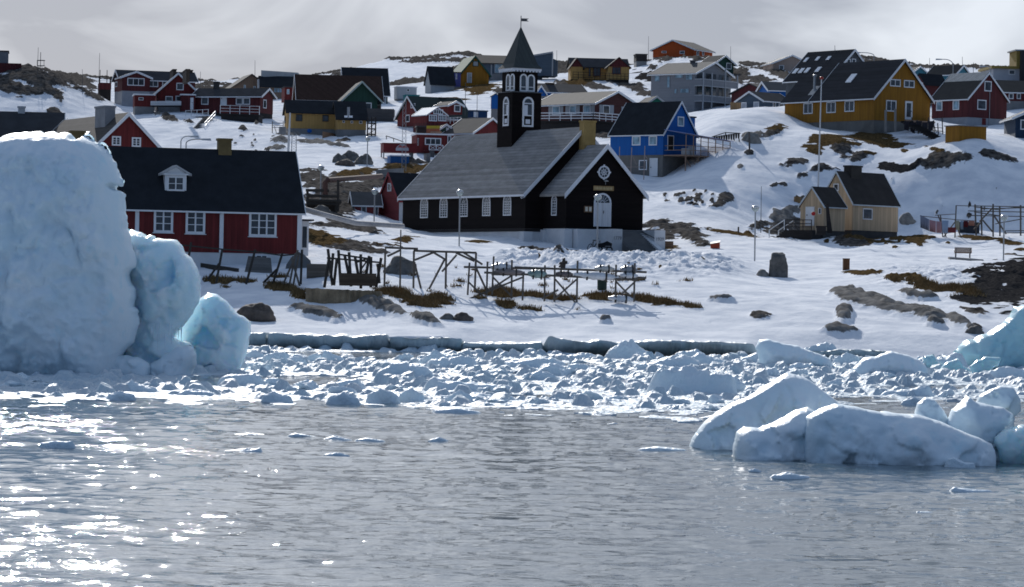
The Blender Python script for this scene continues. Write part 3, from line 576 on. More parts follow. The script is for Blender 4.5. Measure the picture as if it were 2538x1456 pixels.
    ld = MB(); ld.obox(Q(us0 - 3.2, -1.1, zg - 1), r * 3.18, l * 1.08, (0, 0, zt - zg + 1.0)); ld.build('landing', WCONC(), rt)
    for nm, ua, ub, yr_, (xa, ya, xb, yb_) in (('cheek_wall', us0 - 1.0, us0 - .02, '1779', (1481.5, 572, 1496, 579)), ('cheek_wall', us1 + .02, us1 + 1.1, '1929', (1581.5, 577, 1596.5, 584))):
        cw = MB(); cw.obox(Q(ua, -3.4, zg - 1.2), r * (ub - ua), l * 3.38, (0, 0, zt - zg + 1.25)); co = cw.build(nm, WCONC(), rt)
        if yr_ == '1929':
            c2 = MB(); c2.extr([Q(us1 - .45, -1.1, zt - .02), Q(us1 - .45, -1.1, zt - .9), Q(us1 - .45, -5.0, zg - .2), Q(us1 - .45, -5.0, zg + .5)], r * .44); c2.build('stair_string', WCONC(), rt)
        ff = Face(Q(ua, -3.4, 0), r, -l); cu = bpy.data.curves.new('year', 'FONT'); cu.body = yr_; cu.size = .42; cu.align_x = 'CENTER'; cu.align_y = 'CENTER'; cu.extrude = .01
        to = bpy.data.objects.new('tmp_text', cu); COL.objects.link(to); dg = bpy.context.evaluated_depsgraph_get(); me = bpy.data.meshes.new_from_object(to.evaluated_get(dg)); bpy.data.objects.remove(to)
        tb = MB(); zc = zt - .75; tb.add([ff.pt((ub - ua) / 2 + v.co.x, zc + v.co.y, .012 + v.co.z) for v in me.vertices], [tuple(p_.vertices) for p_ in me.polygons]); tb.build('year_numerals', mat('grey_numerals', (.2, .2, .21), .8, bump=0), co)
        bpy.data.meshes.remove(me)
    hr = MB(); hr.tube([Q(us1 - .1, -1.0, zt + .0), Q(us1 - .1, -3.6, (zt + zg) / 2 + .4)], .04, 5); hr.build('handrail', DMETAL(), rt)
    sv = MB(); ff = PL; u0, z0_, u1, z1_ = PR.rect(1421, 574, 1427, 588); PR.slab(sv, u0, z0_, u1, z1_, -.02, .02); sv.build('cellar_window', DMETAL(), rt)
    # chimney between nave and porch
    cm = MB(); cc = PR.px(1454, 330); zc1 = Face(Q(0, pd - .3, 0), r, -l).px(1453, 304)[1]; uc = Face(Q(0, pd - .3, 0), r, -l).px(1453.5, 330)[0]
    cm.obox(Q(uc - .58, pd - .95, H.ze), r * 1.16, l * .9, (0, 0, zc1 - H.ze)); cm.obox(Q(uc - .64, pd - 1.01, zc1 + .002), r * 1.28, l * 1.02, (0, 0, .15)); cm.build('chimney', mat('yellow_chimney', (.30, .205, .075), .9, var=.28, scale=1.2), rt)
    # bell tower astride the ridge
    f = H.FL; tx = lambda x, y: None
    tw = 3.0; vt = None
    # tower near corner from pixel x of its middle edge
    vx = lambda v: proj(*B(H.W / 2 - tw / 2, v, H.zr + 4))[0]
    va, vb_ = 0.0, H.L
    for _ in range(40):
        m_ = (va + vb_) / 2
        if vx(m_) > 1270.5: va = m_
        else: vb_ = m_
    vt = va; Tc = B(H.W / 2 - tw / 2, vt, 0); tR, tL = Face(Tc, r, -l), Face(Tc, l, -r); Tq = lambda u, v, z: Tc + r * u + l * v + Vector((0, 0, z))
    zpx = lambda y, x=1290: tR.px(x, y)[1]
    z_mid, z_top, z_sp = zpx(229.5), zpx(174.5), Face(Tq(tw / 2, tw / 2, 0), r, -l).px(1297, 66)[1]
    t1 = MB(); t1.obox(Tq(0, 0, H.ze + .5), r * tw, l * tw, (0, 0, z_mid - H.ze - .5)); t1.build('tower_lower_stage', BLK(), rt)
    cp = MB(); cp.obox(Tq(-.1, -.1, z_mid + .002), r * (tw + .2), l * (tw + .2), (0, 0, .07)); cp.build('tower_ledge', mat('dark_lead', (.1, .105, .11), .6, bump=0), rt)
    in_ = .28; t2 = MB(); t2.obox(Tq(in_, in_, z_mid + .074), r * (tw - 2 * in_), l * (tw - 2 * in_), (0, 0, z_top - z_mid - .074)); t2.build('belfry', BLK(), rt)
    co = .26; cn = MB(); cn.obox(Tq(in_ - co, in_ - co, z_top + .002), r * (tw - 2 * in_ + 2 * co), l * (tw - 2 * in_ + 2 * co), (0, 0, .2))
    m_ = tw - 2 * in_ + 2 * co
    for k_ in range(9):
        a = m_ * (k_ + .15) / 9
        cn.obox(Tq(in_ - co + a, in_ - co, z_top - .13), r * .2, l * .05, (0, 0, .13)); cn.obox(Tq(in_ - co, in_ - co + a, z_top - .13), r * .05, l * .2, (0, 0, .13))
    cn.build('scalloped_cornice', wh, rt)
    sp = MB(); e = in_ - co - .08; a_ = [Tq(e, e, z_top + .204), Tq(tw - e, e, z_top + .204), Tq(tw - e, tw - e, z_top + .204), Tq(e, tw - e, z_top + .204)]
    i2 = .22; zb2 = z_top + .204 + (z_sp - z_top) * .1; b_ = [Tq(e + i2 + .12, e + i2 + .12, zb2), Tq(tw - e - i2 - .12, e + i2 + .12, zb2), Tq(tw - e - i2 - .12, tw - e - i2 - .12, zb2), Tq(e + i2 + .12, tw - e - i2 - .12, zb2)]
    ap = Tq(tw / 2, tw / 2, z_sp); sp.add(a_ + b_ + [ap], [(3, 2, 1, 0)] + [(i, (i + 1) % 4, (i + 1) % 4 + 4, i + 4) for i in range(4)] + [(i + 4, (i + 1) % 4 + 4, 8) for i in range(4)])
    sp.build('spire', mat('verdigris_dark_spire', (.05, .058, .056), .7, 'board', var=.15, scale=.5), rt)
    wv = MB(); z1 = Face(Tq(tw / 2, tw / 2, 0), r, -l).px(1298, 40)[1]; wv.tube([ap - Vector((0, 0, .3)), Vector((ap.x, ap.y, z1))], .04, 5); vo = wv.build('vane_rod', DMETAL(), rt)
    s = (z1 - z_sp); fl = MB(); q0 = Vector((ap.x + .04, ap.y, z1 - s * .52)); X_ = Vector((1, .25, 0)).normalized()
    fl.extr([q0, q0 + X_ * .72, q0 + X_ * .5 + Vector((0, 0, s * .14)), q0 + X_ * .72 + Vector((0, 0, s * .28)), q0 + Vector((0, 0, s * .28))], (.0, .03, 0)); fl.build('weather_vane', DMETAL(), vo)
    # tower windows
    lg = glass('louvre_grey', (.06, .06, .06), .5)
    for fc, rects in ((tL, ((1248, 240.5, 1262, 313),)), (tR, ((1294.5, 240.5, 1322, 315),))):
        for q in rects:
            u0, z0, u1, z1 = fc.rect(*q); h = z1 - z0
            o = arch_window(fc, *q, rt, bars=False, fw=.17, mid=(z0 + h * .36, z0 + h * .36 + .1), gl=GL())
            pn = MB(); c = (u0 + u1) / 2; fc.slab(pn, u0 + .17, z1 - (u1 - u0) * .58, u1 - .17, z1 - (u1 - u0) * .58 + .1, .01, .06)
            fc.slab(pn, c - (u1 - u0) * .2, z0 + h * .1, c + (u1 - u0) * .2, z0 + h * .25, .01, .05); fc.slab(pn, u0 + .2, z0 + h * .39, c - .02, z0 + h * .72, .009, .012); pn.build('panel', wh, o)
            bk = MB(); fc.slab(bk, u0 + .17, z0, u1 - .17, z0 + h * .36, .0085, .0095); bk.build('lower_boarding', BLK(), o)
    bL, bR = Face(Tq(in_, in_, 0), l, -r), Face(Tq(in_, in_, 0), r, -l)
    for fc, rects in ((bL, ((1255.5, 184, 1265.5, 226), (1266, 183, 1276, 226))), (bR, ((1288, 183.5, 1306, 227.5), (1306.5, 185, 1325, 228)))):
        for q in rects:
            u0, z0, u1, z1 = fc.rect(*q); arch_window(fc, *q, rt, bars=False, fw=.13, mid=(z0 + (z1 - z0) * .24, z0 + (z1 - z0) * .24 + .06))
    return H
church()
# ---------------------------------------------------------------- long red house in front, left
def long_red_house():
    H = house('long_house', 'long red wooden house with black roof and white dormer right behind the iceberg', 'house', 90, 236, 15, 617, 508.5, (600, 377), 'L', xr=748, L=7.4,
              wall=RED(), roof=BLACKROOF(), base=WCONC(), ov=.22, th=.12, trimw=.12,
              wins=[('R', 381, 515, 429, 577, 2, 3, None, None, .16, True), ('R', 460, 518, 508.5, 580, 2, 3, None, None, .16, True), ('R', 617, 525, 685.5, 587, 3, 3, None, None, .16, True), ('R', 200, 512, 248, 573, 2, 3, None, None, .16, True)],
              chim=[(540, 344, 572, 376), (174, 325, 209, 352)])
    rt, B, FR = H.root, H.B, H.FR; W, L = H.W, H.L
    for x in (339.5, 549):
        u = FR.px(x, 560)[0]; mb = MB(); FR.slab(mb, u - .14, H.zb, u + .14, H.ze - .1, .004, .05); mb.build('pilaster', WHITE(), rt)
    mb = MB(); FR.slab(mb, W - .3, H.zb, W + .03, H.ze - .1, .004, .05); mb.obox(B(W + .003, 0, H.zb), H.r * .03, H.l * .3, (0, 0, H.ze - .1 - H.zb)); mb.build('corner_board', WHITE(), rt)
    # glazed bay on the right gable
    by = MB(); by.obox(B(W + .035, 1.2, H.zb - .1), H.r * .75, H.l * 2.6, (0, 0, 2.5)); by.build('bay', WHITE(), rt)
    bf = Face(B(W + .035, 1.2, 0), H.r, -H.l); wn = MB(); bf.slab(wn, .3, H.zb + .5, .62, H.zb + 2.0, .003, .02); wo = wn.build('window', GL(), rt)
    br = MB(); br.obox(B(W, .9, H.zb + 2.403), H.r * 1.1, H.l * 3.2, (0, 0, .12)); br.build('bay_roof', BLACKROOF(), rt)
    # cellar window + hatch
    window(Face(B(.04, .04, 0), H.r, -H.l), 633, 632, 663, 649.5, rt, 2, 1)
    # dormer on the front slope
    k = H.k; zf = FR.px(437, 476)[1]
    v = (zf - H.ze) / k; DF = Face(B(0, v - .02, 0), H.r, -H.l); u0, z0, u1, z1 = DF.rect(409, 430, 462, 477)
    pkz = DF.px(437, 408)[1]; dp = (pkz - H.ze) / k - v + .3; um = (u0 + u1) / 2; Dq = lambda u, t, z: DF.pt(u, z) + H.l * t
    mb = MB(); mb.extr([Dq(u0, 0, z0 - .1), Dq(u1, 0, z0 - .1), Dq(u1, 0, z1), Dq(um, 0, pkz - .2), Dq(u0, 0, z1)], H.l * dp); do = mb.build('dormer', WHITE(), rt)
    mr = MB(); e = .34; s = (pkz - .2 - z1) / (um - u0)
    for a, b, za, zb2 in ((u0 - e, um, z1 - e * s, pkz - .2), (um, u1 + e, pkz - .2, z1 - e * s)):
        mr.extr([Dq(a, -.2, za + .01), Dq(b, -.2, zb2 + .01), Dq(b, -.2, zb2 + .16), Dq(a, -.2, za + .16)], H.l * (dp + .2))
    mr.build('dormer_roof', mat('pale_dormer_roof', (.42, .42, .42), .7), do)
    gb = MB(); DF.slab(gb, u0 - e, z1 - .12, u1 + e, z1 - .02, .01, .2); gb.build('cornice', WHITE(), do)
    window(DF, 414, 437, 457, 474, do, 2, 2, None, None, .12)
long_red_house()
# ---------------------------------------------------------------- hillside houses (corner pixel, distance, yaw, sill y, eave y, ridge pixel)
H = house('gabled_house', 'red gabled house with tall grey chimney behind the black roofed long house', 'house', 243, 285, 25, 405, 356, (316, 284.5), 'R', xl=91, xr=387, wall=RED(), roof=mat('grey_roof_tiles', (.075, .066, .06), .9, 'shingle', var=.25), ov=.35, trimw=.3,
  wins=[('R', 277, 338, 299.5, 361.5, 2, 3, None, None, .12), ('R', 326.5, 341, 349, 364.5, 2, 3, None, None, .12)], chim=[(248, 264, 273, 314, mat('whitened_grey_chimney', (.27, .27, .28), .9, var=.3), .9, -.75)])
sk = MB(); p0, p1, p2, p3 = P(207, 343, 283), P(214, 343, 283), P(224, 330, 284.5), P(216, 330, 284.5); sk.extr([p0, p1, p2, p3], (-.05, -.1, .12)); sk.build('skylight', BGL(), H.root)
house('long_house', 'long house with plain dark roof and white chimney behind the iceberg at the left edge', 'house', -90, 300, 6, 400, 352, (60, 282.5), 'L', xr=148, L=8, wall=DRED(), roof=DARKROOF(), ov=.3, trimw=.12, chim=[(45, 264, 62, 290, mat('white_chimney', (.45, .46, .47), .8, var=.2))])
H = house('hut', 'small grey metal clad building on the left hilltop', 'building', -40, 512, 8, 166, 127, None, flat=True, xr=20.7, L=5, wall=mat('grey_cladding', (.17, .18, .195), .6, var=.1))
mb = MB(); mb.obox(H.B(-1, -.8, H.zb - 2), H.r * (H.W + 3.0), H.l * 6.5, (0, 0, 2.6)); mb.build('lower_storey', DRED(), H.root)
H = house('long_house', 'dark red house with shallow front gable and concrete basement on the left hill', 'house', 300, 525, 17, 224, 196, (400, 180), 'L', xr=484, L=5.6, wall=DRED(), roof=DARKROOF(), base=mat('pale_concrete', (.3, .31, .33), .9), bd=3, ov=.4,
  wins=[('R', 367, 198, 392, 216, 2, 1), ('L', 286, 203, 291, 216), ('R', 402, 199, 425, 216, 2, 1)], chim=[(471, 174, 477, 188, mat('brown_top_chimney', (.06, .045, .035), .9), .5)])
G = house('wing', '', '', 303, 521, 17, 225, 192, (338, 179.5), 'R', xr=372, L=4, root=H.root, wall=DRED(), roof=DARKROOF(), base=mat('pale_concrete', (.3, .31, .33), .9), ov=.35, wins=[('R', 315.5, 194, 358, 213, 3, 1)])
H = house('balcony', 'dark red veranda with railings standing on the left hill ridge', 'veranda', 246, 535, 10, 222, 205, None, flat='open', xr=276, L=4, wall=DRED(), base=DWOOD())
railing('railing', DWOOD(), H.root, [H.B(0, 0, H.ze), H.B(H.W, 0, H.ze), H.B(H.W, H.L, H.ze)], 1.0, 3); mb = MB(); [mb.box(H.B(u, 0, H.ze), .1, .1, 2.0) for u in (0.1, 1.2)]; mb.build('post', DWOOD(), H.root)
H = house('gabled_house', 'red gabled house with white balustrade below its windows on the left hill', 'house', 391, 500, 10, 254, 228, (449, 178), 'R', xr=490, L=8, wall=RED(), roof=DARKROOF(), ov=.5, trimw=.25,
  wins=[('R', 437, 206, 455, 224, 1, 1), ('R', 410, 239, 428, 252), ('R', 435, 238, 449, 252)], chim=[(425, 175, 433, 195, mat('brown_top_chimney', ()), .5), (457, 175, 466, 192, mat('brown_top_chimney', ()), .5)])
G = house('side_wing', '', '', 334, 498, 10, 264, 236, None, flat=True, xr=384, L=4, root=H.root, wall=RED(), roof=WHITE(), wins=[('R', 343.5, 242, 355.5, 249)], th=.2)
a, b = H.B(-.8, -1.2, H.zb - .8), H.B(4.0, -1.2, H.zb - .8); b = P(449, 264, 496); a = P(373, 264, 496)
mb = MB(); mb.obox(a, b - a, (0, 2, 0), (0, 0, .12)); dk = mb.build('deck', DWOOD(), H.root); mb = MB(); mb.obox(a + Vector((0, -.06, .14)), b - a, (0, .05, 0), (0, 0, .62)); mb.build('balustrade', mat('white_balustrade', (.6, .62, .64), .6, 'plank', scale=.4), dk)
H = house('long_house', 'low dark red house with white railed deck and steps, left of the yellow house', 'house', 645, 495, 70, 280, 238.5, (659.5, 222), 'R', xl=482, xr=677, wall=DRED(), roof=DARKROOF(), ov=.45, trimw=.2, bd=4, base=DWOOD(),
  wins=[('L', 499, 241, 517, 260), ('L', 585, 243, 602, 260), ('L', 603, 243, 620, 260), ('R', 652, 247.5, 660, 269)], doors=[('L', 548, 240, 561, 262)], chim=[(531, 203, 542, 222, mat('dark_chimney', (.05, .05, .05), .9), .6)])
G = house('side_wing', '', '', 482, 500, 12, 276, 233, None, flat=True, xl=448, L=None, W=4.5, root=H.root, wall=DRED(), roof=WHITE(), th=.2) if False else house('side_wing', '', '', 449, 497, 8, 276, 236.5, None, flat=True, xr=484, L=4, root=H.root, wall=DRED(), roof=WHITE(), th=.2, doors=[('R', 473, 244, 478, 272)])
da, db, dz = P(546, 282, 487), P(643, 285, 483), None
mb = MB(); mb.obox(da - Vector((0, 0, .15)), db - da, (.3, 4, 0), (0, 0, .15)); mb.obox(da + Vector((.1, .1, -1.6)), db - da - Vector((.2, 0, 0)), (.3, 3.5, 0), (0, 0, 1.44)); dk = mb.build('deck', DWOOD(), H.root)
mb = MB(); mb.obox(da + Vector((0, -.03, .05)), db - da, (0, .03, 0), (0, 0, .95)); mb.build('deck_panel', DRED(), dk)
railing('railing', WHITE(), dk, [da + Vector((0, -.1, 0)), db + Vector((0, -.1, 0))], 1.25, 3, posts=4)
ea, eb = P(460, 291, 490), P(516, 288, 488); mb = MB(); mb.obox(ea - Vector((0, 0, .15)), eb - ea, (.2, 3, 0), (0, 0, .15)); mb.obox(ea + Vector((0, .3, -1.5)), eb - ea, (0, .2, 0), (0, 0, 1.35)); d2 = mb.build('deck', DWOOD(), H.root); railing('railing', WHITE(), d2, [ea, eb], 1.0, 2, posts=4)
sa, sb = P(520, 290, 486), P(492, 320, 468); mb = MB()
for i in range(12): q = sa.lerp(sb, (i + .5) / 12); mb.box(q, 1.5, .5, .12)
st = mb.build('stair', GREYWOOD(), H.root); railing('railing', WHITE(), st, [sa + Vector((.8, 0, 0)), sb + Vector((.8, 0, 0))], .9, 2, posts=4)
H = house('gabled_house', 'tan gabled building with dark sloping roof on the skyline left of the brown roof', 'building', 578, 600, 15, 258, 216, (620, 187), 'R', xr=668, L=8, wall=mat('tan_boards', (.24, .165, .115), .8, 'board', var=.1), roof=DARKROOF(), trim=None, ov=.5, wins=[('R', 604, 211, 609, 220, 1, 1, None, BGL()), ('R', 628, 214, 634, 222, 1, 1, None, BGL())])
G = house('wing', '', '', 650, 596, 8, 258, 214, (690, 192), 'L', xr=737, L=7, root=H.root, wall=mat('tan_boards', (), ), roof=BLACKROOF(), trim=None, ov=.5, wins=[('R', 678, 217, 701, 231, 3, 1, mat('tan_boards', ()), BGL())])
mb = MB(); a, b = P(647, 190, 599), P(739, 196, 601); mb.obox(a, b - a, (0, 3, 0), (0, 0, 1.1)); mb.build('clerestory', mat('pale_metal_cladding', (.3, .33, .35), .5), H.root); mb = MB(); pole(mb, 640, 197, 222, 593, .2); mb.build('flue', METAL(), H.root)
house('side_block', 'small red building wedged between the tan building and the brown roof', 'building', 706, 560, 10, 256, 217, None, flat=True, xr=742, L=5, wall=RED(), wins=[('R', 711, 222, 717, 234, 1, 1, None, BGL()), ('R', 729, 220, 736, 236, 1, 1, None, BGL())])
house('gabled_house', 'dark steep roofed house with green gable behind the brown roof', 'house', 857, 556, 8, 260, 232, (900, 171), 'L', xr=961, L=9, wall=GREEN(), roof=BLACKROOF(), ov=.4, wins=[('R', 944, 234, 957, 258, 1, 2)])
H = house('gabled_house', 'large house under a rust brown roof behind the long yellow house', 'house', 740, 518, 7, 266, 245.5, (840, 190), 'L', xr=945, L=10, wall=mat('brown_boards', (.05, .035, .03), .8, 'board'), roof=mat('rust_brown_roof', (.062, .036, .028), .95, 'board', var=.25, spec=.1), ov=.4, trimw=.1)
G = house('front_wing', '', '', 855, 507, 10, 272, 243, (898, 204), 'R', xr=936, L=6, root=H.root, wall=GREEN(), roof=DARKROOF(), ov=.7, trimw=.25, trim=mat('pale_green_trim', (.35, .42, .40), .7), wins=[('R', 876, 253, 899, 269, 2, 1), ('R', 905, 255, 921, 271, 1, 1)])
mb = MB(); a, b = P(884, 300, 500), P(976, 303, 498); mb.obox(a + Vector((0, 0, -.8)), b - a, (0, 4, 0), (0, 0, 2.7)); mb.build('plank_skirting', mat('grey_plank_skirting', (.075, .07, .07), .9, 'plank'), H.root)
H = house('long_house', 'long light ochre house with black roof on grey concrete, left of the church tower', 'house', 713.5, 465, 8, 318, 279, (790, 253), 'L', xr=840, L=6.4, wall=OCH(), roof=BLACKROOF(), trim=None, ov=.3, bd=2.5,
  wins=[('R', 733, 284, 749.5, 301, 1, 1, mat('dark_frame', (.05, .045, .04), .7)), ('R', 799, 286, 814.5, 302, 1, 1, mat('dark_frame', (.05, .045, .04), .7)), ('L', 705.5, 290, 708, 306, 1, 1, mat('dark_frame', ()))])
G = house('side_wing', '', '', 836, 462, 8, 321, 295.5, (870, 255), 'L', xr=908, L=7.4, root=H.root, wall=OCH(), roof=BLACKROOF(), trim=None, ov=.25, bd=2.5, wins=[('R', 849, 299, 854.5, 305), ('R', 869, 300, 875, 306), ('R', 890, 300, 898, 307)])
mb = MB(); a, b = pole(mb, 863.7, 266, 293, 461, .2, n=8); mb.build('flue', METAL(), H.root); mb = MB(); mb.box(b * 0 + P(863.7, 292, 461.2), 1.1, .7, .25); mb.build('snow_cap', mat('snow_patch', (.85, .86, .89), .7, bump=.2), H.root)
mb = MB(); mb.lathe(P(767, 330, 464.4), [(.05, 0), (.32, .1), (.32, .45), (.1, .55)], 8); mb.build('wall_vent', BLUE(), H.root)
for x0, x1, y0, y1, nm in ((908, 930, 306, 335, 'dark wooden steps and landing'),):
    mb = MB(); a = P(910, 334, 460); w = P(930, 334, 460).x - a.x
    for i in range(3): mb.obox(a + Vector((0, 0, .75 * i)), (w, 0, 0), (0, 1.5, 0), (0, 0, .12))
    for q in (0, .5, 1): mb.box(a + Vector((w * q, 0, -.5)), .12, .12, 2.9); mb.box(a + Vector((w * q, 1.5, -.5)), .12, .12, 2.9)
    for i in range(3): mb.tube([a + Vector((0, 0, i * .8)), a + Vector((w, 0, i * .8 + .7))], .06, 4)
    tag(mb.build('wooden_landing', DWOOD()), 'dark wooden landing at the right end of the light ochre house', 'landing')
mb = MB(); a, b = P(702, 305, 460), P(673, 303, 458)
for y in (305, 311, 316): mb.tube([P(674, y, 458), P(702, y + 1, 460)], .05, 4)
for x, y in ((675, 334), (702, 330)): mb.tube([P(x, y, 459), P(x, 301, 459)], .07, 4)
mb.tube([P(680, 314, 458.5), P(686, 333, 457)], .05, 4); tag(mb.build('timber_rack', GREYWOOD()), 'open timber drying rack beside the light ochre house', 'rack')
H = house('gabled_house', 'red house with dark green roof, dormer and glazed white conservatory', 'house', 1043, 480, 29, 312, 289, (1080, 244.5), 'L', xl=985, xr=1166, wall=RED(), roof=mat('dark_green_roofing', (.03, .045, .04), .9, var=.2), ov=.35, trimw=.15,
  wins=[('L', 1006, 285, 1015.5, 303), ('L', 1031, 283, 1041, 302), ('L', 1018.5, 257, 1029.5, 268.5), ('R', 1132, 291, 1147, 304, 2, 1)], chim=[(1087, 242, 1102, 254, mat('dark_chimney', ()), .7)])
G = house('conservatory', '', '', 1058, 471, 29, 304, 285, (1086, 267), 'R', xr=1108, L=4.2, root=H.root, wall=RED(), roof=mat('pale_glazed_roof', (.55, .58, .58), .15, var=.1, bump=0, spec=.7), ov=.15, th=.08, trimw=.1, base=DRED(),
  wins=[('R', 1063, 285, 1083, 301, 4, 2), ('R', 1086, 285, 1106, 301, 4, 2), ('R', 1074, 271.5, 1098, 284, 4, 1)])
D = house('dormer', '', '', 1112, 473.5, 29, 283, 262, (1127, 254), 'R', xr=1146, L=4, root=H.root, wall=RED(), roof=DARKROOF(), ov=.25, base=False, wins=[('R', 1125.5, 261, 1141, 278)])
a, b = P(1107, 307, 473), P(1142, 306, 478); railing('railing', WHITE(), H.root, [a, b], .9, 2, posts=4)
H = house('gabled_house', 'small red house with grey brown roof tucked against the church tower', 'house', 1172, 428, 44, 362, 330, (1217, 296), 'R', xl=1103, xr=1262, wall=RED(), roof=mat('grey_brown_roof', (.062, .058, .055), .9, var=.2), ov=.3, trimw=.15, wins=[('L', 1109, 336, 1119, 359)])
H = house('flat_roofed_house', 'flat roofed red house with wide triple window and crossed white balcony rail', 'house', 1033, 424, 9, 379, 334, None, flat=True, xl=1024, xr=1122, L=5, wall=RED(), roof=WHITE(), th=.18, wins=[('R', 1053, 342.5, 1093.5, 360, 3, 1), ('R', 1109, 337, 1118, 359), ('R', 1034.5, 343, 1037.5, 361)])
mb = MB(); f = Face(H.B(0, -1.2, 0), H.r, -H.l); u0, z0, u1, z1 = f.rect(1064, 361, 1098, 373)
FB = MB(); FB.obox(f.pt(u0 - .6, z0 - .15), H.r * (u1 - u0 + .8), H.l * 1.2, (0, 0, .14)); bo = FB.build('balcony', DRED(), H.root)
um = (u0 + u1) / 2
for q in (u0, um, u1): f.slab(mb, q - .05, z0, q + .05, z1, 0, .1)
f.slab(mb, u0, z1, u1, z1 + .08, 0, .1); f.slab(mb, u0, z0, u1, z0 + .07, .005, .09)
for a, b in ((u0, um), (um, u1)): mb.tube([f.pt(a, z0, .05), f.pt(b, z1, .05)], .035, 4); mb.tube([f.pt(a, z1, .07), f.pt(b, z0, .07)], .035, 4)
mb.build('crossed_railing', WHITE(), bo)
mb = MB()
for x in (1064, 1092): mb.obox(P(x, 396, 421), (.6, 0, 0), (0, .5, 0), (0, 0, 1.1))
mb.build('support_post', DMETAL(), H.root)
# painted hoarding above the flat roof
mb = MB(); a, b = P(1057, 330, 428), P(1090, 330, 428); mb.obox(a + Vector((0, 0, -1.2)), b - a, (0, .12, 0), (0, 0, 2.1)); o = mb.build('painted_hoarding', mat('orange_hoarding', (.32, .1, .05), .7, var=.3, scale=1.5)); tag(o, 'orange hoarding with a yellow top band above the flat red roof', 'hoarding')
mb = MB(); mb.obox(a + Vector((0, -.02, .55)), b - a, (0, .015, 0), (0, 0, .36)); mb.build('top_band', mat('yellow_band', (.38, .28, .03), .7, var=.2), o)
mb = MB(); mb.obox(a + Vector((.5, -.02, .0)), (1.4, 0, 0), (0, .015, 0), (0, 0, .2)); mb.obox(a + Vector((.6, -.02, -.5)), (1.1, 0, 0), (0, .015, 0), (0, 0, .3)); mb.build('lettering', mat('pale_hoarding_lettering', (.42, .24, .16), .7), o)
H = house('store_shed', 'dark low store shed beside the orange hoarding', 'shed', 1034, 430, 5, 336, 315, None, flat=True, xr=1056, L=3, wall=DWOOD())
H = house('store_shed', 'green black gabled shed with white door behind the flat roofed house', 'shed', 1092, 432, 10, 338, 321, (1104, 312), 'R', xr=1122, L=4, wall=GREEN(), roof=BLACKROOF(), ov=.1, doors=[('R', 1107, 318, 1111, 336)])
# red raised box with an oval emblem, blue container beneath
H = house('raised_kiosk', 'red box shaped kiosk on posts carrying a pale shield emblem', 'kiosk', 951, 412, 9, 377.5, 355.5, None, flat=True, xl=942.5, xr=1034, L=3, wall=mat('smooth_red_panel', (.15, .014, .017), .6, var=.12), roof=mat('smooth_red_panel', ()), th=.06, base=False)
mb = MB()
for u, v in ((.0, .1), (.0, 2.5), (3.2, .3), (5.3, .3), (5.3, 2.4)): mb.obox(H.B(u, v, H.zb - 1.9), H.r * (.12 if u < 1 else .5), H.l * .3, (0, 0, 1.9))
mb.build('leg', CONC(), H.root)
u, z0, u1, z1 = H.FR.rect(981, 358, 1013, 374); w = u1 - u; h = z1 - z0
em = MB(); H.FR.poly(em, [(u, z0), (u1, z0), (u1, z0 + h * .35), (u1 - w * .18, z0 + h * .75), (u1 - w * .35, z1), (u + w * .35, z1), (u + w * .16, z0 + h * .75), (u, z0 + h * .35)], .004, .03); eo = em.build('emblem', mat('pale_emblem', (.42, .42, .46), .6, var=.1), H.root)
em = MB(); H.FR.poly(em, [(u + w * .12, z0 + h * .42), (u + w * .35, z0 + h * .5), (u + w * .6, z0 + h * .38), (u + w * .9, z0 + h * .5), (u + w * .78, z0 + h * .85), (u + w * .5, z0 + h * .72), (u + w * .3, z0 + h * .9)], .031, .036); em.build('emblem_swirl', mat('red_swirl', (.36, .08, .08), .6, bump=0), eo)
H = house('shipping_container', 'bright blue shipping container under the red kiosk', 'container', 968, 405, 12, 405.5, 387, None, flat=True, xl=960, xr=1014.5, W=None, wall=mat('blue_container', (.008, .085, .25), .6, 'board', var=.1), roof=mat('snow_patch', (.85, .86, .89), .7, bump=.2), th=.12, base=False)
H = house('gabled_shed', 'narrow red shed with steep black roof and low annex beside the church', 'shed', 989, 330, 30, 548, 497, (964, 432), 'L', xl=940, xr=1080, wall=mat('faded_red_boards', (.235, .048, .048), .8, 'plank', var=.12), roof=BLACKROOF(), trim=mat('red_verge', (.3, .05, .055), .7), ov=.15, trimw=.2, wins=[('L', 961, 454.5, 970.5, 475)])
mb = MB(); H.FR.slab(mb, .02, H.zb, .55, H.ze - .2, .004, .05); mb.build('corner_board', WHITE(), H.root)
G = house('annex', '', '', 880, 331, 8, 548, 508, (925, 481), 'L', xr=940, L=4, root=H.root, wall=mat('faded_red_boards', ()), roof=mat('grey_felt_roof', (.09, .09, .09), .9), ov=.3, wins=[('R', 895, 511.5, 908.5, 537.5), ('R', 930, 511, 937.5, 537)])
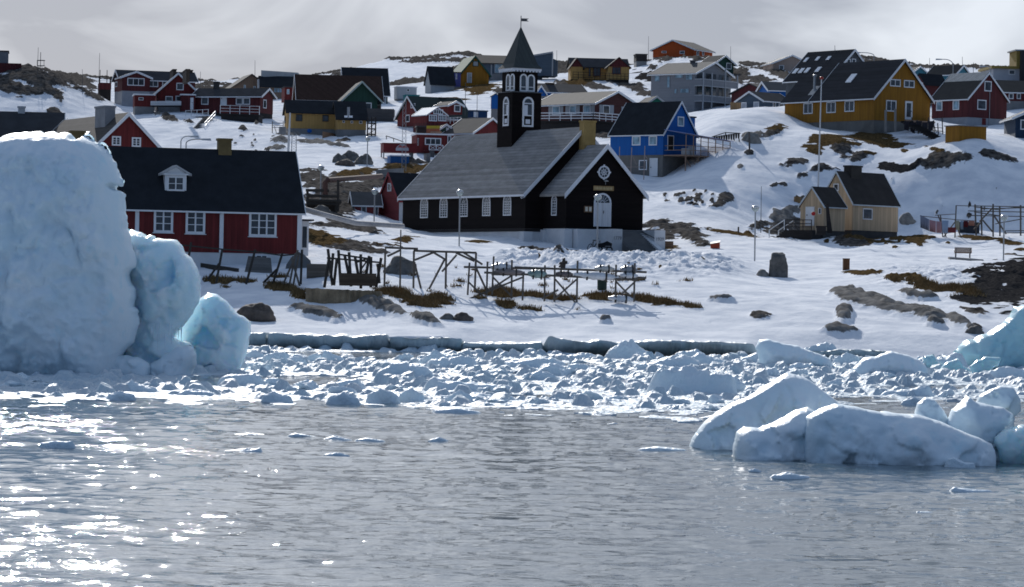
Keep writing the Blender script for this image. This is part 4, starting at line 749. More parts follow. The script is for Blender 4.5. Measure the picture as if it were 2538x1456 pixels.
# ---- right of the tower
H = house('long_house', 'brown house with long white railed terrace behind the church roof', 'house', 1475, 465, 41, 300, 256.5, (1536.5, 228.5), 'R', xl=1325, xr=1579, wall=mat('dark_brown_boards', (.075, .028, .026), .8, 'plank', var=.15), roof=mat('grey_brown_roof', ()), ov=.4, trimw=.22, base=DWOOD(), bd=3,
  wins=[('L', 1412, 262, 1429, 284, 1, 1, None, BGL()), ('L', 1446, 261, 1464, 284, 1, 1, None, BGL()), ('L', 1369, 263, 1388, 285, 1, 1, None, BGL()), ('R', 1494, 261, 1511, 284, 1, 1)])
for q in ((1402, 262, 1411, 284), (1430, 262, 1437, 284), (1464.5, 261, 1474, 284), (1389, 262, 1396, 284), (1360, 263, 1368.5, 285)):
    mb = MB(); H.FL.slab(mb, *H.FL.rect(*q), .005, .04); mb.build('wall_panel', PALE(), H.root)
for q in ((1485, 260, 1493.5, 283), (1511.5, 261, 1521, 284), (1540, 265, 1552, 284)): mb = MB(); H.FR.slab(mb, *H.FR.rect(*q), .005, .04); mb.build('wall_panel', PALE(), H.root)
a, b, c = P(1334, 300, 461), P(1470, 299, 457), P(1548, 305, 461); mb = MB()
mb.hexa([p + Vector((0, 0, -.2)) for p in (a, b, c, c + Vector((-8, 8, 0)))] + [a, b, c, c + Vector((-8, 8, 0))]); mb.obox(a + Vector((0, .3, -2.6)), b - a, (0, .3, 0), (0, 0, 2.38)); mb.obox(b + Vector((0, .3, -2.6)), c - b, (0, .3, 0), (0, 0, 2.38)); dk = mb.build('terrace', DWOOD(), H.root)
railing('railing', WHITE(), dk, [a, b, c], 1.12, 3, posts=5, r=.07)
H = house('gabled_house', 'low house with dark roof, brown chimney and blue gable right of the spire', 'house', 1338, 505, 14, 236, 228, (1400, 212), 'L', xr=1450, L=7, wall=BLUE(), roof=DARKROOF(), ov=.4, chim=[(1353, 206, 1371, 226, mat('brown_chimney', (.085, .05, .028), .9, var=.3))])
G = house('blue_gable', '', '', 1329, 499, 14, 238, 231, (1332, 217), 'R', xr=1352, L=3, root=H.root, wall=BLUE(), roof=DARKROOF(), ov=.2)
H = house('long_house', 'yellow house with two dark red gables and dark roof on the skyline', 'house', 1418, 626, 5, 196, 165.5, (1486, 147.5), 'L', xr=1556, L=7, wall=OCH(), roof=DARKROOF(), trim=None, ov=.4, base=DWOOD())
for q in ((1415, 1444, (1430, 145.5), []), (1508, 1560, (1535.5, 143.5), [('R', 1517, 166.5, 1539, 185, 3, 1, DRED())])):
    G = house('front_gable', '', '', q[0], 621, 5, 197, 165.5, q[2], 'R', xr=q[1], L=4, root=H.root, wall=OCH(), roof=DARKROOF(), trim=None, ov=.35, base=DWOOD(), wins=q[3])
    gm = MB(); w = G.W; gm.extr([G.B(0, -.02, G.ze), G.B(w, -.02, G.ze), G.B(w / 2, -.02, G.zr - .05)], G.l * -.05); gm.build('gable_cladding', DRED(), G.root)
window(H.FR, 1459, 166, 1464, 190, H.root, 1, 1, DRED()); window(H.FR, 1470, 168, 1489, 190, H.root, 2, 1, DRED()); window(H.FR, 1432, 167, 1437, 176, H.root)
railing('railing', DWOOD(), H.root, [P(1420, 197, 617), P(1500, 200, 615), P(1558, 202, 617)], 1.4, 3, posts=6, r=.05)
H = house('gabled_house', 'orange house crowning the rocky knoll on the skyline', 'house', 1720, 715, 60, 141, 123, (1670, 101), 'L', xl=1618.5, xr=1766, wall=mat('orange_boards', (.42, .075, .014), .8, 'board', var=.1), roof=DARKROOF(), ov=.5, trimw=.15, bd=4,
  wins=[('L', 1685, 126.5, 1697, 134), ('R', 1726, 126, 1732, 138), ('R', 1740, 128, 1745, 138), ('L', 1640, 127, 1652, 132)])
house('store_shed', 'black shed with roof rail left of the orange house knoll', 'shed', 1577, 690, 5, 152, 135.5, None, flat=True, xr=1604, L=4, wall=DWOOD())
house('gabled_house', 'dark green gabled house just behind the tall grey apartment house', 'house', 1771, 640, 36, 180, 157, (1795, 139.5), 'R', xl=1738, xr=1818, wall=GREEN(), roof=DARKROOF(), ov=.5, trimw=.25, wins=[('R', 1800, 156.5, 1813, 172)])
def apartment():
    H = house('apartment_house', 'tall light grey apartment house with stacked glazed balconies', 'apartment house', 1723, 540, 50, 276, 182, (1776, 156), 'R', xl=1614, xr=1812, wall=GREYB(), roof=mat('grey_roofing', (.085, .085, .085), .9, var=.15), ov=.45, trimw=.25, bd=4,
      wins=[('L', *q, 1, 1, GREYB(), BGL()) for q in ((1621.6, 187, 1636, 203.6), (1652.7, 188, 1661, 219), (1672, 182, 1694, 195), (1699, 182, 1717, 199.5), (1671, 220, 1678.6, 233), (1685, 219, 1708.6, 232))],
      chim=[(1713, 150, 1721, 163, DMETAL(), .6)])
    f = Face(H.B(0, -1.5, 0), H.r, -H.l)
    mb = MB()
    for y0, y1 in ((200, 214), (240, 252)):
        z0, z1 = f.px(1770, y1)[1], f.px(1770, y0)[1]
        mb.obox(H.B(0, -1.5, z0), H.r * H.W, H.l * .12, (0, 0, z1 - z0)); mb.obox(H.B(0, -1.38, z0), H.r * H.W, H.l * 1.37, (0, 0, .15)); mb.obox(H.B(0, -1.38, z0 + .15), H.r * .12, H.l * 1.37, (0, 0, z1 - z0 - .15))
    bo = mb.build('balcony', GREYB(), H.root); tr = MB()
    for y in (199, 215, 239, 253.5):
        z = f.px(1770, y)[1]; tr.obox(H.B(-.05, -1.56, z - .08), H.r * (H.W + .1), H.l * .05, (0, 0, .16)); tr.obox(H.B(-.06, -1.5, z - .08), H.r * .05, H.l * 1.5, (0, 0, .16))
    for t in (.02, .26, .63, .97):
        zt = f.px(1770, 166 if t in (.63,) else 182)[1]; tr.box(H.B(H.W * t, -1.5, H.zb - 1.5), .18, .18, zt - H.zb + 1.5, R(50))
    tr.build('balcony_post', PALE(), H.root); g = MB()
    for y0, y1 in ((182, 199), (215, 239)):
        z0, z1 = f.px(1770, y1)[1], f.px(1770, y0)[1]
        for a, b in ((.05, .22), (.3, .58), (.66, .93)): H.FR.slab(g, H.W * a, z0, H.W * b, z1, .004, .03)
    g.build('balcony_glazing', GL(), H.root)
apartment()
house('gabled_shed', 'small green gabled shed peeping above the blue house roof', 'shed', 1606, 470, 14, 262, 256.5, (1627, 241.5), 'R', xr=1648, L=5, wall=mat('emerald_boards', (.01, .12, .085), .8, 'board'), roof=DARKROOF(), ov=.3, trim=PALE(), trimw=.2)
def blue_house():
    H = house('gabled_house', 'bright blue house with black roof on a grey concrete basement', 'house', 1644, 375, 48, 384, 331.5, (1688.4, 254.5), 'R', xl=1513, xr=1726, wall=BLUE(), roof=BLACKROOF(), ov=.18, th=.12, trimw=.2, base=mat('bare_grey_concrete', (.15, .145, .135), .9, var=.25), bd=4.2,
      wins=[('L', 1567, 337.5, 1588, 361, 1, 1, None, BGL()), ('L', 1608.6, 337.5, 1628.7, 361, 1, 1, None, BGL()), ('R', 1679, 289.5, 1694.6, 314, 1, 1, None, BGL()), ('L', 1584, 397, 1604, 422)],
      doors=[('L', 1612, 394, 1629, 437.5)])
    G = house('rear_annex', '', '', 1708, 385, 48, 335, 292, None, flat=True, xr=1723, L=4, root=H.root, wall=BLUE(), roof=DARKROOF())
    door(H.FR, 1655, 338, 1668, 372, H.root, DWOOD(), False)
    z = H.zb; mb = MB(); tm = mat('unpainted_timber', (.26, .17, .12), .85, var=.3, scale=2)
    mb.obox(H.B(.1, -3.2, z - .15), H.r * (H.W + 2.4), H.l * 3.17, (0, 0, .14)); dk = mb.build('deck', tm, H.root)
    rm = MB(); n_ = 6
    for i in range(n_ + 1):
        u = .2 + (H.W + 2.0) * i / n_; rm.box(H.B(u, -3.1, z), .1, .1, 2.3 - .1 * i)
    for h in (.5, 1.0): rm.tube([H.B(.2, -3.1, z + h), H.B(H.W + 2.2, -3.1, z + h)], .05, 4); rm.tube([H.B(.2, -3.1, z + h), H.B(.2, -.1, z + h)], .05, 4)
    for h in (1.6, 2.1): rm.tube([H.B(2.4, -3.1, z + h), H.B(H.W + 2.2, -3.1, z + h - .3)], .03, 4)
    rm.tube([H.B(.2, -3.1, z + 2.3), H.B(H.W + 2.2, -3.1, z + 1.75)], .05, 4); rm.build('railing', tm, dk)
    cn = MB(); cn.extr([H.B(.1, -.05, z + 2.75), H.B(.1, -3.3, z + 2.3), H.B(H.W + 2.6, -3.3, z + 1.75), H.B(H.W + 1.2, -.05, z + 2.1)], (0, 0, .06)); cn.build('canopy', mat('pale_blue_canopy', (.2, .25, .45), .5), dk)
    pm = MB()
    for u in (.3, 2.5, 4.8, 7.0): pm.box(H.B(u, -3.0, z - 4.5), .14, .14, 4.35)
    for u in (.3, 2.5, 4.8): pm.tube([H.B(u, -3.0, z - .4), H.B(u + 2.1, -3.0, z - 2.6)], .06, 4); pm.tube([H.B(u + 2.1, -3.0, z - .4), H.B(u + .2, -3.0, z - 2.6)], .05, 4)
    pm.build('support_post', tm, dk); bx = MB(); bx.obox(H.B(.5, -2.8, z + .003), H.r * .8, H.l * .6, (0, 0, .7)); bx.obox(H.B(1.6, -2.7, z + .003), H.r * .7, H.l * .5, (0, 0, .95)); bx.build('stored_boxes', PALE(), dk)
    sc = MB()
    for x, y0, y1 in ((1533, 364, 452), (1563, 366, 436), (1595.5, 362, 446)):
        sc.tube([P(x, y1, 368), P(x + 3, y0, 368)], .05, 5)
    sc.tube([P(1546, 415, 367.8), P(1594, 414, 367.8)], .035, 4); sc.tube([P(1566, 384, 368), P(1578, 409, 369)], .03, 4); sc.tube([P(1597, 384, 368), P(1607, 397, 369)], .03, 4)
    tag(sc.build('scaffold_frame', mat('pinkish_timber', (.3, .24, .22), .8, var=.2)), 'thin timber scaffold poles before the blue house basement', 'scaffold')
blue_house()
def beige_house():
    H = house('cottage', 'small bare wood cottage with black roof and gabled porch at the foot of the slope', 'cottage', 2113.6, 322, 47, 571, 503, (2070, 427.5), 'L', xl=2034, xr=2226.5, wall=BEIGE(), roof=mat('brown_black_felt', (.045, .041, .039), .95, spec=.08, var=.25), ov=.16, th=.12, trimw=.1, base=mat('dark_stone', (.06, .06, .06), .9, var=.3), bd=1.8,
      wins=[('R', 2138, 517, 2161.5, 545, 1, 1, None, None, .1), ('L', 2066, 455.5, 2079.5, 474, 1, 1, None, None, .1)], chim=[(2101, 411, 2127, 428, mat('dark_brick_chimney', (.04, .037, .033), .9, var=.3))], trim=mat('bluish_white_trim', (.5, .56, .6), .6, bump=0))
    G = house('porch', '', '', 2043, 316.5, 47, 572, 511, (2021, 466), 'L', xl=1984, W=3.2, root=H.root, wall=BEIGE(), roof=mat('brown_black_felt', ()), ov=.14, th=.1, trimw=.1, base=mat('dark_stone', ()), bd=1.6, trim=mat('bluish_white_trim', ()), wins=[('L', 2029, 516, 2036, 531)], doors=[('L', 1999, 515, 2017, 560)])
    f = G.FL; z = G.zb; mb = MB(); mb.obox(G.B(-1.5, .2, z - .9), G.r * 1.45, G.l * 3.4, (0, 0, .9))
    for i in range(5): mb.obox(G.B(-1.4, 3.6 + .3 * i, z - .9), G.r * 1.2, G.l * .3, (0, 0, .9 - .17 * (i + 1)))
    st = mb.build('steps', DWOOD(), H.root); rl = MB(); wt = mat('white_rail_timber', (.6, .63, .66), .6, bump=0)
    for u in (-1.5, -.1): rl.tube([G.B(u, 3.5, z + .95), G.B(u, 5.3, z - .0)], .05, 4); rl.box(G.B(u, 5.3, z - 1.3), .1, .1, 1.3); rl.box(G.B(u, 3.5, z), .1, .1, 1.0)
    rl.build('railing', wt, st); rd = MB()
    for h in (.3, .6, .95): rd.tube([G.B(-1.5, .3, z + h), G.B(-1.5, 3.4, z + h)], .045, 4)
    for v in (.3, 1.3, 2.4, 3.4): rd.box(G.B(-1.5, v, z), .08, .08, .98)
    rd.build('railing', DWOOD(), st); bu = MB(); p = P(2016, 530, 313.5); bu.tube([p, p + Vector((0, .12, 0))], .19, 12); o = bu.build('fire_reel', mat('signal_red', (.4, .02, .02), .5, bump=0)); tag(o, 'round red fire hose reel on the cottage porch', 'hose reel')
    bd = MB(); a = P(2050, 578, 313); bd.extr([a, a + Vector((.5, 0, 0)), a + Vector((.1, .3, 2.7)), a + Vector((-.15, .3, 2.65))], (0, .06, 0)); tag(bd.build('leaning_boards', DWOOD()), 'dark boards leaning upright against the cottage wall by the porch', 'boards')
    bn = MB(); bn.box(P(2034, 583, 312), .9, .7, .75); bn.box(P(2034, 583, 312) + Vector((0, 0, .752)), 1.0, .8, .08); tag(bn.build('storage_box', DWOOD()), 'dark storage box beside the cottage porch steps', 'box')
beige_house()
def yellow_house():
    H = house('gabled_house', 'big mustard yellow house with black roof and white rimmed windows on the right slope', 'house', 2167, 398, 36, 298, 240, (2240, 150.5), 'R', xl=2014, xr=2306, wall=YEL(), roof=mat('black_roof_tiles', (.028, .028, .032), .9, 'shingle', var=.3, scale=.6, bump=.4), base=mat('bare_grey_concrete', ()), bd=2.6, ov=.35, trimw=.25,
      wins=[('L', 2049, 253, 2072, 280.5, 2, 1), ('L', 2094, 250, 2118, 277.5, 2, 1), ('R', 2195.6, 249, 2221, 277, 2, 1), ('R', 2205.5, 197, 2231.6, 215, 2, 1), ('R', 2240, 199.5, 2266, 218, 2, 1)])
    G = house('side_wing', '', '', 2018, 406.5, 36, 303.5, 249, (1985, 199), 'L', xl=1946, W=3.0, root=H.root, wall=YEL(), roof=mat('black_roof_tiles', ()), base=mat('bare_grey_concrete', ()), bd=2.6, ov=.3, trim=None) if False else None
    # left section under a lower ridge, flush with the main front
    L0 = H.L; q = ray(1945.5, 247)[0]; a = R(36); X0 = H.C.x; L1 = (X0 - q * H.d) / (math.sin(a) + q * math.cos(a)); B = H.B; zr2 = Face(B(1.6, 0, 0), H.l, -H.r).px(1990, 198)[1]
    k = H.k; dpt = (zr2 - H.ze) / k * 2; mb = MB()
    mb.extr([B(0, L0 + .003, H.zb), B(dpt, L0 + .003, H.zb), B(dpt, L0 + .003, H.ze), B(dpt / 2, L0 + .003, zr2), B(0, L0 + .003, H.ze)], H.l * (L1 - L0)); mb.build('side_wing_wall', YEL(), H.root)
    r2 = MB(); ov = .35
    for s0, s1, z0, z1 in ((-ov, dpt / 2, H.ze - ov * k, zr2), (dpt / 2, dpt + ov, zr2, H.ze - ov * k)):
        r2.extr([B(s0, L0 + ov + .07, z0 + .02), B(s1, L0 + ov + .07, z1 + .02), B(s1, L0 + ov + .07, z1 + .18), B(s0, L0 + ov + .07, z0 + .18)], H.l * (L1 - L0))
    r2.build('side_wing_roof', mat('black_roof_tiles', ()), H.root); m = MB(); m.obox(B(-ov - .06, L0, H.ze - ov * k - .02), H.r * .055, H.l * (L1 - L0 + ov), (0, 0, .13)); m.build('eaves_board', WHITE(), H.root)
    b2 = MB(); b2.obox(B(.04, L0, H.zb - 2.6), H.r * dpt, H.l * (L1 - L0 - .04), (0, 0, 2.598)); b2.build('side_foundation', mat('bare_grey_concrete', ()), H.root)
    window(H.FL, 1992, 256, 2014.7, 283, H.root, 2, 1)
    door(H.FR, 2244, 253, 2259.5, 297, H.root, WHITE(), True)
    # skylight and flue on the roof slope
    n_ = Vector((-k, 0, 1)); rp = lambda u, v, up=.2: B(u, v, H.ze + u * k + up)
    sf = Face(B(H.W * .23, 0, 0), H.l, -H.r); v0 = sf.px(2106, 200)[0]; sk = MB(); u0 = H.W * .2; sk.extr([rp(u0, v0 - .5), rp(u0 + 1.0, v0 - .5), rp(u0 + 1.0, v0 + .5), rp(u0, v0 + .5)], (0, 0, .1)); so_ = sk.build('skylight', mat('painted_sky_reflection', (.8, .82, .85), .35, var=.1, bump=0, spec=.8), H.root)  # near-white base colour paints the sky's reflection into the pane
    fl = MB(); v1 = sf.px(2035, 230)[0]; p = rp(1.0, v1, .1); fl.tube([p, p + Vector((0, 0, 1.9))], .16, 8); fl.lathe(p + Vector((0, 0, 1.75)), [(.24, 0), (.24, .2), (.05, .3)], 8); fl.extr([rp(.4, v1 - .5), rp(1.5, v1 - .5), rp(1.5, v1 + .5), rp(.4, v1 + .5)], (0, 0, .05)); fl.build('flue', METAL(), H.root)
    tm = mat('unpainted_timber', ()); mb = MB()
    for x, y0, y1 in ((2195, 273, 327), (2219, 270, 327)): mb.tube([P(x, y1, 393), P(x, y0, 393)], .14, 6)
    mb.build('timber_post', mat('pale_timber', (.25, .24, .23), .85, var=.2), H.root)
    a, b = P(2245, 302, 396), P(2318, 306, 402); mb = MB(); mb.obox(a, b - a, (0, 2.5, 0), (0, 0, .2)); dk = mb.build('deck', tm, H.root)
    mb = MB(); s0, s1 = P(2248, 305, 394), P(2335, 352, 384)
    for i in range(14): mb.box(s0.lerp(s1, i / 14), 1.4, .9, .2)
    mb.build('stair', DWOOD(), dk); lg = MB()
    for i, x in enumerate((2262, 2276, 2290, 2303, 2316, 2326, 2337)): lg.tube([P(x, 330 + i * 2, 393), P(x - 2, 292 + (i % 3) * 7, 394)], .07, 5)
    for y in (312, 320, 329): lg.tube([P(2262, y, 393), P(2338, y + 6, 394)], .05, 4)
    for x in (2270, 2284, 2299, 2312): lg.tube([P(x, 300, 393.5), P(x + 9, 330, 393.5)], .05, 4)
    lg.build('scaffold_pole', mat('old_grey_timber', (.1, .085, .075), .9, var=.3), dk)
    cl = MB(); a = P(2245, 302, 391)
    for i in range(5): q = P(2241 + i * 15, 301 + (i % 2) * 3, 392); cl.extr([q, q + Vector((.65, .1, .05)), q + Vector((.55, 0, -1.1 - .2 * (i % 2))), q + Vector((.05, .1, -1.0))], (0, .08, 0))
    tag(cl.build('tarpaulins', mat('dark_tarpaulin', (.025, .022, .03), .7, var=.4)), 'dark tarpaulins hung over the broken deck of the yellow house', 'tarpaulins')
yellow_house()
H = house('gabled_house', 'black roofed house with rows of bright skylights above the yellow house', 'house', 2057, 450, 36, 232, 195, (2113.6, 125.8), 'R', xl=1948, xr=2172, wall=mat('weathered_grey_boards', (.09, .1, .11), .8, 'board'), roof=mat('black_roof_tiles', ()), ov=.3, trimw=.25, wins=[('R', 2098, 146, 2108, 158), ('R', 2111, 146, 2121, 158)])
ctr = lambda x, y: None
for x, y, w, h in ((2000.5, 152, 9, 11), (2029, 149, 9, 10), (2056, 148, 9.5, 10), (1974, 180, 11, 13), (1988.5, 179, 11, 13), (2003, 178, 11, 13), (2030, 176, 12, 13)):
    # sit each skylight on the front slope: intersect the view ray with the roof plane
    a, b = ray(x, y); k = Vector((a, 1, b)); o = Vector((0, 0, CH)); nrm = (Vector((0, 0, 1)) - H.r * H.k).normalized(); pp = H.B(0, 0, H.ze); t = (pp - o).dot(nrm) / k.dot(nrm); q = o + k * t + nrm * .2
    up = (H.r + Vector((0, 0, H.k))).normalized(); mb = MB(); ww, hh = w / F * t * 1.15, h / F * t * 1.35
    mb.obox(q - H.l * ww / 2 - up * hh / 2, H.l * ww, up * hh, nrm * .1); mb.build('skylight', mat('painted_sky_reflection', ()), H.root)  # panes whitened: bright sky reflection put into their base colour
house('gabled_house', 'pale pink house on the skyline left of the skylight roof', 'house', 1917, 650, 10, 178, 157, (1964, 138.5), 'R', xr=2008, L=8, wall=mat('pale_pink_boards', (.36, .27, .22), .8, 'board', var=.08), roof=mat('pale_roofing', (.2, .19, .18), .9), ov=.4, trimw=.2, wins=[('R', 1931, 162, 1943, 173)])
H = house('gabled_house', 'slate blue house with two tall white windows below the grey apartment house', 'house', 1893, 480, 41, 274, 251, (1857, 229.5), 'L', xl=1826, xr=1962, wall=SLATE(), roof=DARKROOF(), ov=.25, trimw=.15, wins=[('L', 1838, 254, 1850.6, 271.5, 1, 1, None, mat('white_blind', (.4, .42, .46), .6)), ('L', 1868, 252.5, 1881.7, 270.5, 1, 1, None, mat('white_blind', ())), ('R', 1915, 253, 1922, 272), ('R', 1930, 252, 1943, 272)])
house('gabled_house', 'dark red gabled house behind the slate blue house', 'house', 1905, 522, 40, 262, 230, (1860, 209), 'L', xl=1813, xr=1990, wall=DRED(), roof=DARKROOF(), ov=.3, trim=None)
house('gabled_house', 'small grey roofed house with blue wall left of the yellow house roof', 'house', 1908, 500, 12, 250, 224, (1945, 207), 'L', xr=1975, L=6, wall=BLUE(), roof=mat('grey_roofing', ()), ov=.4)
mb = MB(); a, b = P(1810, 270, 470), P(1836, 271, 472); mb.obox(a + Vector((0, 0, -.6)), b - a, (0, .15, 0), (0, 0, 1.5)); tag(mb.build('plank_fence', mat('tan_planks', (.24, .15, .07), .8, 'board')), 'short tan plank fence left of the slate blue house', 'fence')
H = house('gabled_house', 'red house with shining ridge sheets and white basement at the right', 'house', 2399, 435, 38, 290.5, 244, (2451.5, 183), 'R', xl=2310, xr=2495.5, wall=DRED(), roof=mat('brown_grey_roof', (.05, .045, .04), .9, var=.2), ov=.25, trimw=.15, base=mat('pale_concrete', ()), bd=2.5,
  wins=[('L', 2321, 251.5, 2336, 275, 1, 1, None, BGL()), ('L', 2362, 249, 2377.7, 273, 1, 1, None, BGL()), ('R', 2422, 248, 2444, 272.5), ('R', 2439.6, 201.5, 2457, 227)])
mb = MB(); k = H.k; w = H.W; mb.extr([H.B(w * .33, -.2, H.ze + w * .33 * k + .2), H.B(w / 2, -.2, H.zr + .2), H.B(w / 2, -.2, H.zr + .25), H.B(w * .33, -.2, H.ze + w * .33 * k + .25)], H.l * (H.L + .3)); mb.build('ridge_sheet', mat('shiny_corrugated_sheet', (.35, .34, .31), .25, 'board', var=.25, spec=.7), H.root)
u0, z0, u1, z1 = H.FR.rect(2434, 294, 2443, 310); mb = MB(); Face(H.B(.04, .04, 0), H.r, -H.l).slab(mb, u0, z0, u1, z1, .004, .05); mb.build('cellar_door', RED(), H.root); mb = MB(); u = H.FR.px(2452, 260)[0]; H.FR.slab(mb, u - .04, H.zb - 1, u + .04, H.FR.px(2452, 228)[1], .01, .08); mb.build('downpipe', METAL(), H.root)
H = house('store_hut', 'mustard yellow flat roofed hut on bare rocks below the red house', 'hut', 2377, 375, 30, 364, 312.5, None, flat=True, xl=2343.5, xr=2445, wall=YEL(), roof=mat('pale_roofing', ()), th=.1, bd=1.6, base=CONC())
house('gabled_house', 'blue gabled house with dark roof behind the red house at the right', 'house', 2368, 520, 45, 215, 184, (2383, 164.5), 'R', xl=2300, xr=2402, wall=TEAL(), roof=mat('brown_grey_roof', ()), ov=.3, trimw=.15)
house('gabled_house', 'pale blue gable rising directly behind the yellow house roof', 'house', 2257, 545, 12, 215, 185, (2276, 168), 'R', xr=2302, L=6, wall=TEAL(), roof=DARKROOF(), ov=.4, trimw=.1)
house('gabled_house', 'dark red gable with small window squeezed between yellow and red houses', 'house', 2292, 480, 40, 240, 208, (2280, 185), 'L', xl=2266, xr=2345, wall=DRED(), roof=BLACKROOF(), ov=.2, trim=None, wins=[('L', 2281, 205, 2288, 218)])
def corner_block():
    H = house('white_block', 'white building with yellow roof edge and ochre upper storey at the right edge', 'building', 2462, 480, 5, 206, 170, None, flat=True, xr=2620, L=8, wall=mat('white_render', (.42, .44, .48), .8, var=.08), roof=mat('mustard_fascia', (.28, .2, .05), .7), th=.35, ov=.8, wins=[('R', 2500, 173, 2516, 186)])
    mb = MB(); f = H.FR; u0, z0, u1, z1 = f.rect(2518, 128, 2620, 167); f.slab(mb, u0, z0 - .1, u1, z1, -4, .4); mb.build('upper_storey', mat('mustard_fascia', ()), H.root)
    mb = MB(); u0, z0, u1, z1 = f.rect(2514, 125, 2620, 128.5); f.slab(mb, u0, z0, u1, z1, -4.3, .7); mb.build('upper_roof', PALE(), H.root)
    mb = MB(); u0, z0, u1, z1 = f.rect(2525, 127, 2537, 250); f.slab(mb, u0, z0, u1, z1 - .02, .45, 1.3); mb.build('flue_stack', mat('dark_cladding', (.03, .028, .03), .8), H.root)
    house('long_house', 'low dark red house below the white building at the right edge', 'house', 2478, 470, 5, 250, 228, (2510, 203), 'L', xr=2600, L=8, wall=DRED(), roof=mat('brown_grey_roof', ()), ov=.4, trimw=.2, wins=[('R', 2500, 232, 2512, 246), ('R', 2520, 232, 2530, 246)])
    house('gabled_house', 'dark blue house with pale corner boards cut off by the right edge', 'house', 2517, 391, 1, 344, 292, (2585, 262), 'R', xr=2660, L=8, wall=mat('navy_boards', (.015, .035, .07), .8, 'board'), roof=mat('grey_roofing', ()), ov=.45, wins=[('R', 2529, 297, 2545, 322)])
corner_block()
H = house('gabled_house', 'slate blue grey house with bay windows and tall end wall behind the spire', 'house', 1187, 640, 6, 196, 156, (1260, 141), 'L', xr=1345, L=9, wall=SLATE(), roof=mat('brown_grey_roof', ()), ov=.6, trim=None, wins=[('R', 1225.5, 158, 1248, 182, 2, 1, PALE(), BGL()), ('R', 1190, 162, 1199, 178, 1, 1, SLATE(), BGL())])
for x in (1187, 1218): mb = MB(); u = H.FR.px(x, 170)[0]; H.FR.slab(mb, u - .12, H.zb, u + .12, H.ze - .3, .004, .06); mb.build('corner_board', PALE(), H.root)
mb = MB(); u0, z0, u1, z1 = H.FR.rect(1219, 184, 1262, 207); H.FR.slab(mb, u0, z0, u1, z1, -3, .3); mb.build('basement', CONC(), H.root)
mb = MB(); u0, z0, u1, z1 = H.FR.rect(1318, 133, 1366.6, 190); z2 = H.FR.px(1320, 142)[1]; mb.extr([H.FR.pt(u0, z0, 2), H.FR.pt(u1, z0, 2), H.FR.pt(u1, z1, 2), H.FR.pt(u0, z2, 2)], H.l * 7); mb.build('tall_wing', SLATE(), H.root)
mb = MB(); mb.extr([H.FR.pt(u0, z2 + .01, 2.3), H.FR.pt(u1, z1 + .01, 2.3), H.FR.pt(u1, z1 + .3, 2.3), H.FR.pt(u0, z2 + .3, 2.3)], H.l * 7.4); H.FR.slab(mb, u1 - .15, z0, u1 + .1, z1, 2.003, 2.1); mb.build('wing_trim', PALE(), H.root)
mb = MB(); u2 = H.FR.px(1380, 170)[0]; z3, z4 = H.FR.px(1368, 147)[1], H.FR.px(1380, 152)[1]; mb.extr([H.FR.pt(u1 + .12, z0, 1.5), H.FR.pt(u2, z0, 1.5), H.FR.pt(u2, z4, 1.5), H.FR.pt(u1 + .12, z3, 1.5)], H.l * 5); mb.build('side_wing', SLATE(), H.root)
H = house('gabled_house', 'ochre house with green edged roof on the skyline left of the spire', 'house', 1141, 622, 14, 214, 183, (1177, 141), 'R', xr=1212, L=9, wall=YEL(), roof=mat('green_roofing', (.015, .07, .05), .85), ov=.35, trim=mat('green_roofing', ()), trimw=.4, wins=[('R', 1171.6, 151.5, 1186, 165, 1, 1, mat('green_roofing', ()), PALE())], doors=[('R', 1158.5, 182, 1168, 206, PALE())])
H = house('gabled_house', 'pale grey house with steep dark roof left of the ochre house', 'house', 1068, 600, 21, 231, 205, (1090, 168), 'L', xl=1054, xr=1126, wall=mat('light_grey_render', (.3, .32, .34), .8, 'board', var=.06), roof=BLACKROOF(), ov=.25, trim=None)
house('store_shed', 'violet blue shed with narrow white slit beside the ochre house', 'shed', 1123, 612, 6, 215, 181, None, flat=True, xr=1142, L=4, wall=mat('violet_boards', (.07, .075, .25), .7, 'board', var=.1), wins=[('R', 1129.5, 183, 1133, 197, 1, 1, None, mat('white_blind', ()))])
H = house('white_shed', 'white flat roofed box building behind the red conservatory house', 'shed', 984, 565, 14, 245, 216, None, flat=True, xl=977, xr=1033, wall=mat('off_white_boards', (.42, .44, .46), .8, 'board', var=.06), roof=mat('snow_patch', ()), th=.15, wins=[('R', 1008, 220.5, 1015, 227.5)])
house('storage_box', 'teal green box beside the white flat roofed building', 'container', 1006, 545, 10, 255, 236, None, flat=True, xr=1040, L=3, wall=mat('teal_panel', (.015, .16, .17), .7, 'board', var=.1), roof=mat('teal_panel', ()), th=.08)
house('tall_shed', 'narrow blue shed standing on the snow left of the belfry', 'shed', 1219, 478, 20, 270, 240, (1227, 234.5), 'R', xl=1217, xr=1237, wall=BLUE(), roof=SLATE(), ov=.1, trim=None)
house('low_shed', 'low dark blue shed with white door below the tall blue shed', 'shed', 1166, 478, 14, 291, 276, None, flat=True, xl=1160, xr=1208, wall=mat('navy_panel', (.01, .045, .12), .7, 'board'), roof=SLATE(), doors=[('R', 1175, 279, 1183, 291)])
